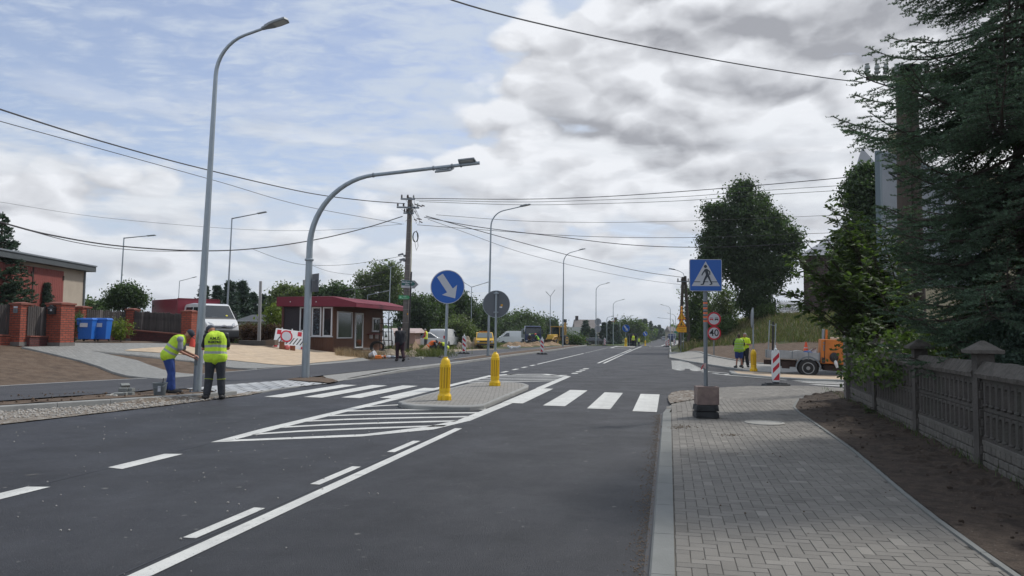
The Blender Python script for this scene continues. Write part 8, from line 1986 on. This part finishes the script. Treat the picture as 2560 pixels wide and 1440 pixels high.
# ---- buildings on the right
def board():
    a = D(2196, 500, 20.5); b = D(2445, 500, 24.5); z0 = D(2196, 700, 20.5).z; z1 = D(2196, 381, 20.5).z; d = b-a; L = math.hypot(d.x, d.y)
    g_ = Vector((a.x, a.y, T(a.x, a.y))); t = thing('advertising_board', 'tall blank grey advertising board seen from behind through the branches', 'billboard', g_, math.atan2(d.y, d.x)); z0 -= g_.z; z1 -= g_.z
    m_bd = mat('board_grey', (.20, .22, .24), .6, var=.12, vs=1.5, bump=.3, bs=30); m_tr = mat('board_trim', (.13, .17, .19), .5)
    MB().box((L/2, 0, (z0+z1)/2), (L, .06, z1-z0)).build('panel', m_bd, t)
    for c, s in (((.04, 0, (z0+z1)/2), (.12, .14, z1-z0+.1)), ((L-.04, 0, (z0+z1)/2), (.12, .14, z1-z0+.1)), ((L/2, 0, z1), (L-.1, .14, .09)), ((L/2, 0, z0), (L-.1, .14, .09)), ((L*.56, -.06, (z0+z1)/2), (.08, .08, z1-z0-.1))): MB().box(c, s).build('frame', m_tr, t)
    for x in (.3, L-.3): MB().box((x, .12, z1/2-.2), (.14, .14, z1)).build('leg', m_tr, t)
board()
def shingle_house():
    c = D(2012, 790, 69); c.z = T(c.x, c.y)-.3; zt = D(2012, 640, 69).z-c.z
    t = thing('shingle_house', 'tall house with brown shingled end wall and cream front behind the leafy shrub', 'house', c, R(-22)); W, L = 7.5, 13.0
    m_sh = brick_mat('brown_shingles', (.10, .066, .055), (.078, .052, .045), (.03, .022, .02), .5, .16, .02, .9); m_cr = MATS['cream_render']
    MB().box((W/2, L/2, zt/2), (W, L, zt)).build('wall', m_cr, t); MB().box((-.05+W*.18, -.03, zt/2), (W*.36, .06, zt)).build('shingle_cladding', m_sh, t); MB().box((-.03, L/2, zt/2), (.06, L, zt)).build('shingle_cladding', m_sh, t)
    m_rf = mat('grey_metal_roof', (.24, .25, .27), .45, .4)
    mb = MB(); o = .5; mb.add([(-o, -o, zt), (W+o, -o, zt), (W+o, L+o, zt), (-o, L+o, zt), (W/2-.5, 3.2, zt+2.6), (W/2+.5, 3.2, zt+2.6), (W/2+.5, L-3.2, zt+2.6), (W/2-.5, L-3.2, zt+2.6)], [(0, 3, 2, 1), (0, 1, 5, 4), (1, 2, 6, 5), (2, 3, 7, 6), (3, 0, 4, 7), (4, 5, 6, 7)]); mb.build('roof', m_rf, t)
    for x in (3.9, 5.6):
        w = MB().box((x, -.04, zt*.62), (.9, .08, 1.3)).build('window', white, t); MB().box((x, -.085, zt*.62), (.72, .02, 1.1)).build('pane', m_carglass, w)
    w = MB().box((1.2, -.07, zt*.6), (.6, .06, 1.0)).build('shutter', mat('shutter_brown', (.16, .09, .07), .7), t)
shingle_house()
def back_house():
    c = D(2420, 840, 34); c.z = 0; t = thing('grey_roofed_house', 'house with grey sheet roof and yellowish wall glimpsed behind the spruce', 'house', c, R(-12)); H = D(2400, 372, 34).z
    MB().box((.5, 4, H/2-.6), (7, 8, H-1.2)).build('wall', mat('yellowish_render', (.38, .33, .22), .9, var=.1, vs=2), t)
    mb = MB(); mb.add([(-3.4, -.6, H-1.3), (4.5, -.6, H-1.3), (4.5, 8.6, H-1.3), (-3.4, 8.6, H-1.3), (-3.4, 4, H+1.2), (4.5, 4, H+1.2)], [(0, 3, 2, 1), (0, 1, 5, 4), (2, 3, 4, 5), (0, 4, 3), (1, 2, 5)]); mb.build('roof', MATS['grey_metal_roof'], t); MB().box((-2.0, 3.0, H+.9), (.6, .6, 1.5)).build('chimney', MATS['yellowish_render'], t)
back_house()
# ornate fence and dark gate on the bank top
def iron_fence():
    a = D(1938, 790, 66); b = D(2016, 792, 70); a.z = T(a.x, a.y); b.z = T(b.x, b.y); d = b-a; L = math.hypot(d.x, d.y); t = thing('iron_fence', 'black wrought-iron fence with pointed bars on top of the grassy bank', 'fence', a, math.atan2(d.y, d.x)); H = 1.25
    mb = MB(); x = 0.0; k = 0
    while x < L:
        mb.tube([(x, 0, .0), (x, 0, H+(.16 if k % 2 else .04))], .018, 4); mb.lathe([(.03, 0), (.01, .09)], 5, c=(x, 0, H+(.16 if k % 2 else .04))); x += .16; k += 1
    mb.build('bars', black, t); mb = MB()
    for z in (.10, .50, H-.1): mb.box((L/2, 0, z), (L, .03, .04))
    mb.build('rail', black, t)
    mb = MB()
    for i in range(int(L/.32)): mb.tube([(i*.32+.16+.11*math.cos(q), 0, .72+.16*math.sin(q)) for q in [2*math.pi*j/10 for j in range(11)]], .014, 4)
    mb.build('scrollwork', black, t)
    for x in (0, L): MB().box((x, 0, .7), (.09, .09, 1.5)).build('post', black, t)
    a = D(1916, 794, 66); b = D(1936, 790, 66.5); a.z = T(a.x, a.y); b.z = T(b.x, b.y); d = b-a; L = math.hypot(d.x, d.y); t = thing('iron_gate', 'dark red-brown solid metal gate left of the wrought-iron fence', 'gate', a, math.atan2(d.y, d.x))
    MB().box((L/2, 0, .62), (L, .05, 1.0)).build('panel', mat('dark_redbrown_metal', (.045, .02, .02), .6), t); MB().box((L/2, 0, 1.15), (L, .04, .05)).build('top_rail', black, t); MB().box((0, 0, .7), (.1, .1, 1.4)).build('post', black, t)
    p = ground(1933, 64); o = thing('thin_post', 'thin grey pole on the bank beside the dark gate', 'pole', p); MB().tube([(0, 0, 0), (0, 0, D(1933, 655, 64).z-p.z)], .03, 6).build('shaft', galv, o)
iron_fence()
# far houses on the left
def far_house(label, px0, px1, pye, pyr, dist, wallm, roofm, rz=0.0, dep=9, gable=False, chim=None, win=True):
    a = ground((px0+px1)/2, dist); k = dist/1850; W = (px1-px0)*k; ze = D(px0, pye, dist).z-a.z; zr = D(px0, pyr, dist).z-a.z
    t = thing('village_house', label, 'house', a, rz, 'village houses beyond the junction'); MB().box((0, dep/2, ze/2-.3), (W, dep, ze+.6)).build('wall', wallm, t); mb = MB(); x = W/2+.4
    if gable: mb.add([(-x, -.3, ze-.1), (x, -.3, ze-.1), (x, dep+.3, ze-.1), (-x, dep+.3, ze-.1), (0, -.3, zr), (0, dep+.3, zr)], [(0, 3, 2, 1), (0, 4, 5, 3), (1, 2, 5, 4), (0, 1, 4), (2, 3, 5)])
    else: mb.add([(-x, -.5, ze-.1), (x, -.5, ze-.1), (x, dep+.5, ze-.1), (-x, dep+.5, ze-.1), (-x*.92, dep/2, zr), (x*.92, dep/2, zr)], [(0, 3, 2, 1), (0, 1, 5, 4), (2, 3, 4, 5), (0, 4, 3), (1, 2, 5)])
    mb.build('roof', roofm, t)
    if gable: MB().prism([(-W/2, ze-.2), (W/2, ze-.2), (0, zr-.35)], .3, face_M(-.05)).build('gable', wallm, t)
    if chim is not None: MB().box((chim*W, dep/2, zr+.2), (.8, .8, 1.6)).build('chimney', mat('dark_chimney', (.05, .04, .04), .9), t)
    if win:
        for x in (-W*.25, W*.2):
            w = MB().box((x, -.05, ze*.5), (1.3, .1, 1.3)).build('window', white, t); MB().box((x, -.11, ze*.5), (1.1, .03, 1.1)).build('pane', m_carglass, w)
m_rg = mat('weathered_roof', (.17, .15, .14), .85, var=.2, vs=.6); m_rgg = mat('grey_green_roof', (.115, .13, .125), .8, var=.15, vs=.6); m_rr = mat('red_tile_roof', (.26, .09, .06), .8, var=.2, vs=1.0); m_cw = mat('cream_house_wall', (.42, .38, .30), .9)
far_house('house with a large weathered grey-brown roof beyond the junction', 1440, 1499, 826, 798, 200, m_cw, m_rg, chim=-.4, dep=10)
far_house('house with a low grey-green hipped roof left of the big roof', 1418, 1462, 842, 817, 178, m_cw, m_rgg, dep=9)
far_house('cream gabled house with a red tiled roof and dark chimney', 1521, 1556, 822, 801, 230, m_cw, m_rr, gable=True, chim=.15)
far_house('low long white building with dark roof behind the hedge', 596, 704, 801, 784, 66, mat('white_wall_low', (.5, .5, .5), .8), mat('dark_flat_roof', (.05, .055, .06), .8), dep=8, win=False)
far_house('small pinkish shed with pale arched roof behind the walking man', 976, 1038, 829, 820, 66, mat('pinkish_boards', (.30, .20, .17), .8), mat('pale_pink_roof', (.42, .33, .30), .7), dep=5, win=False)
far_house('distant white building with light roof behind the excavator', 1396, 1408, 822, 816, 240, mat('white_wall_low', (.5, .5, .5)), mat('pale_roof', (.5, .5, .52), .6), dep=8, win=False)
far_house('distant house beside the far right lamps', 1676, 1690, 828, 816, 300, m_cw, m_rg, dep=10, win=False)
def shelter():
    p = ground(1582, 118); t = thing('bus_shelter', 'small dark-roofed bus shelter beside the distant worker', 'bus shelter', p); k = 118/1850
    MB().box((0, 0, (868-838)*k), (24*k, 1.6, 6*k)).build('roof', mat('slate_roof', (.055, .058, .062), .8), t)
    for x in (-.66, .66): MB().tube([(x, -.7, 0), (x, -.7, 1.8)], .04, 6).build('post', dgalv, t)
    MB().box((0, .7, .9), (1.4, .06, 1.8)).build('back_wall', mat('dark_shelter_wall', (.03, .03, .032), .8), t); MB().box((-.1, .4, .42), (1.1, .3, .05)).build('bench', dgalv, t)
shelter()
# haze box
hz_ = bpy.data.materials.new('air_haze'); hz_.use_nodes = True; g = NT(hz_.node_tree)
pv_ = g.n('VolumePrincipled', ins={'Color': (.80, .87, .95, 1), 'Density': 0.00022, 'Anisotropy': .2}); g.out(pv_.outputs[0], i='Volume')
HAZE = True
if HAZE:
    o = MB().box((0, 1250, 30), (4200, 3700, 66)).build('haze', hz_); o['kind'] = 'stuff'
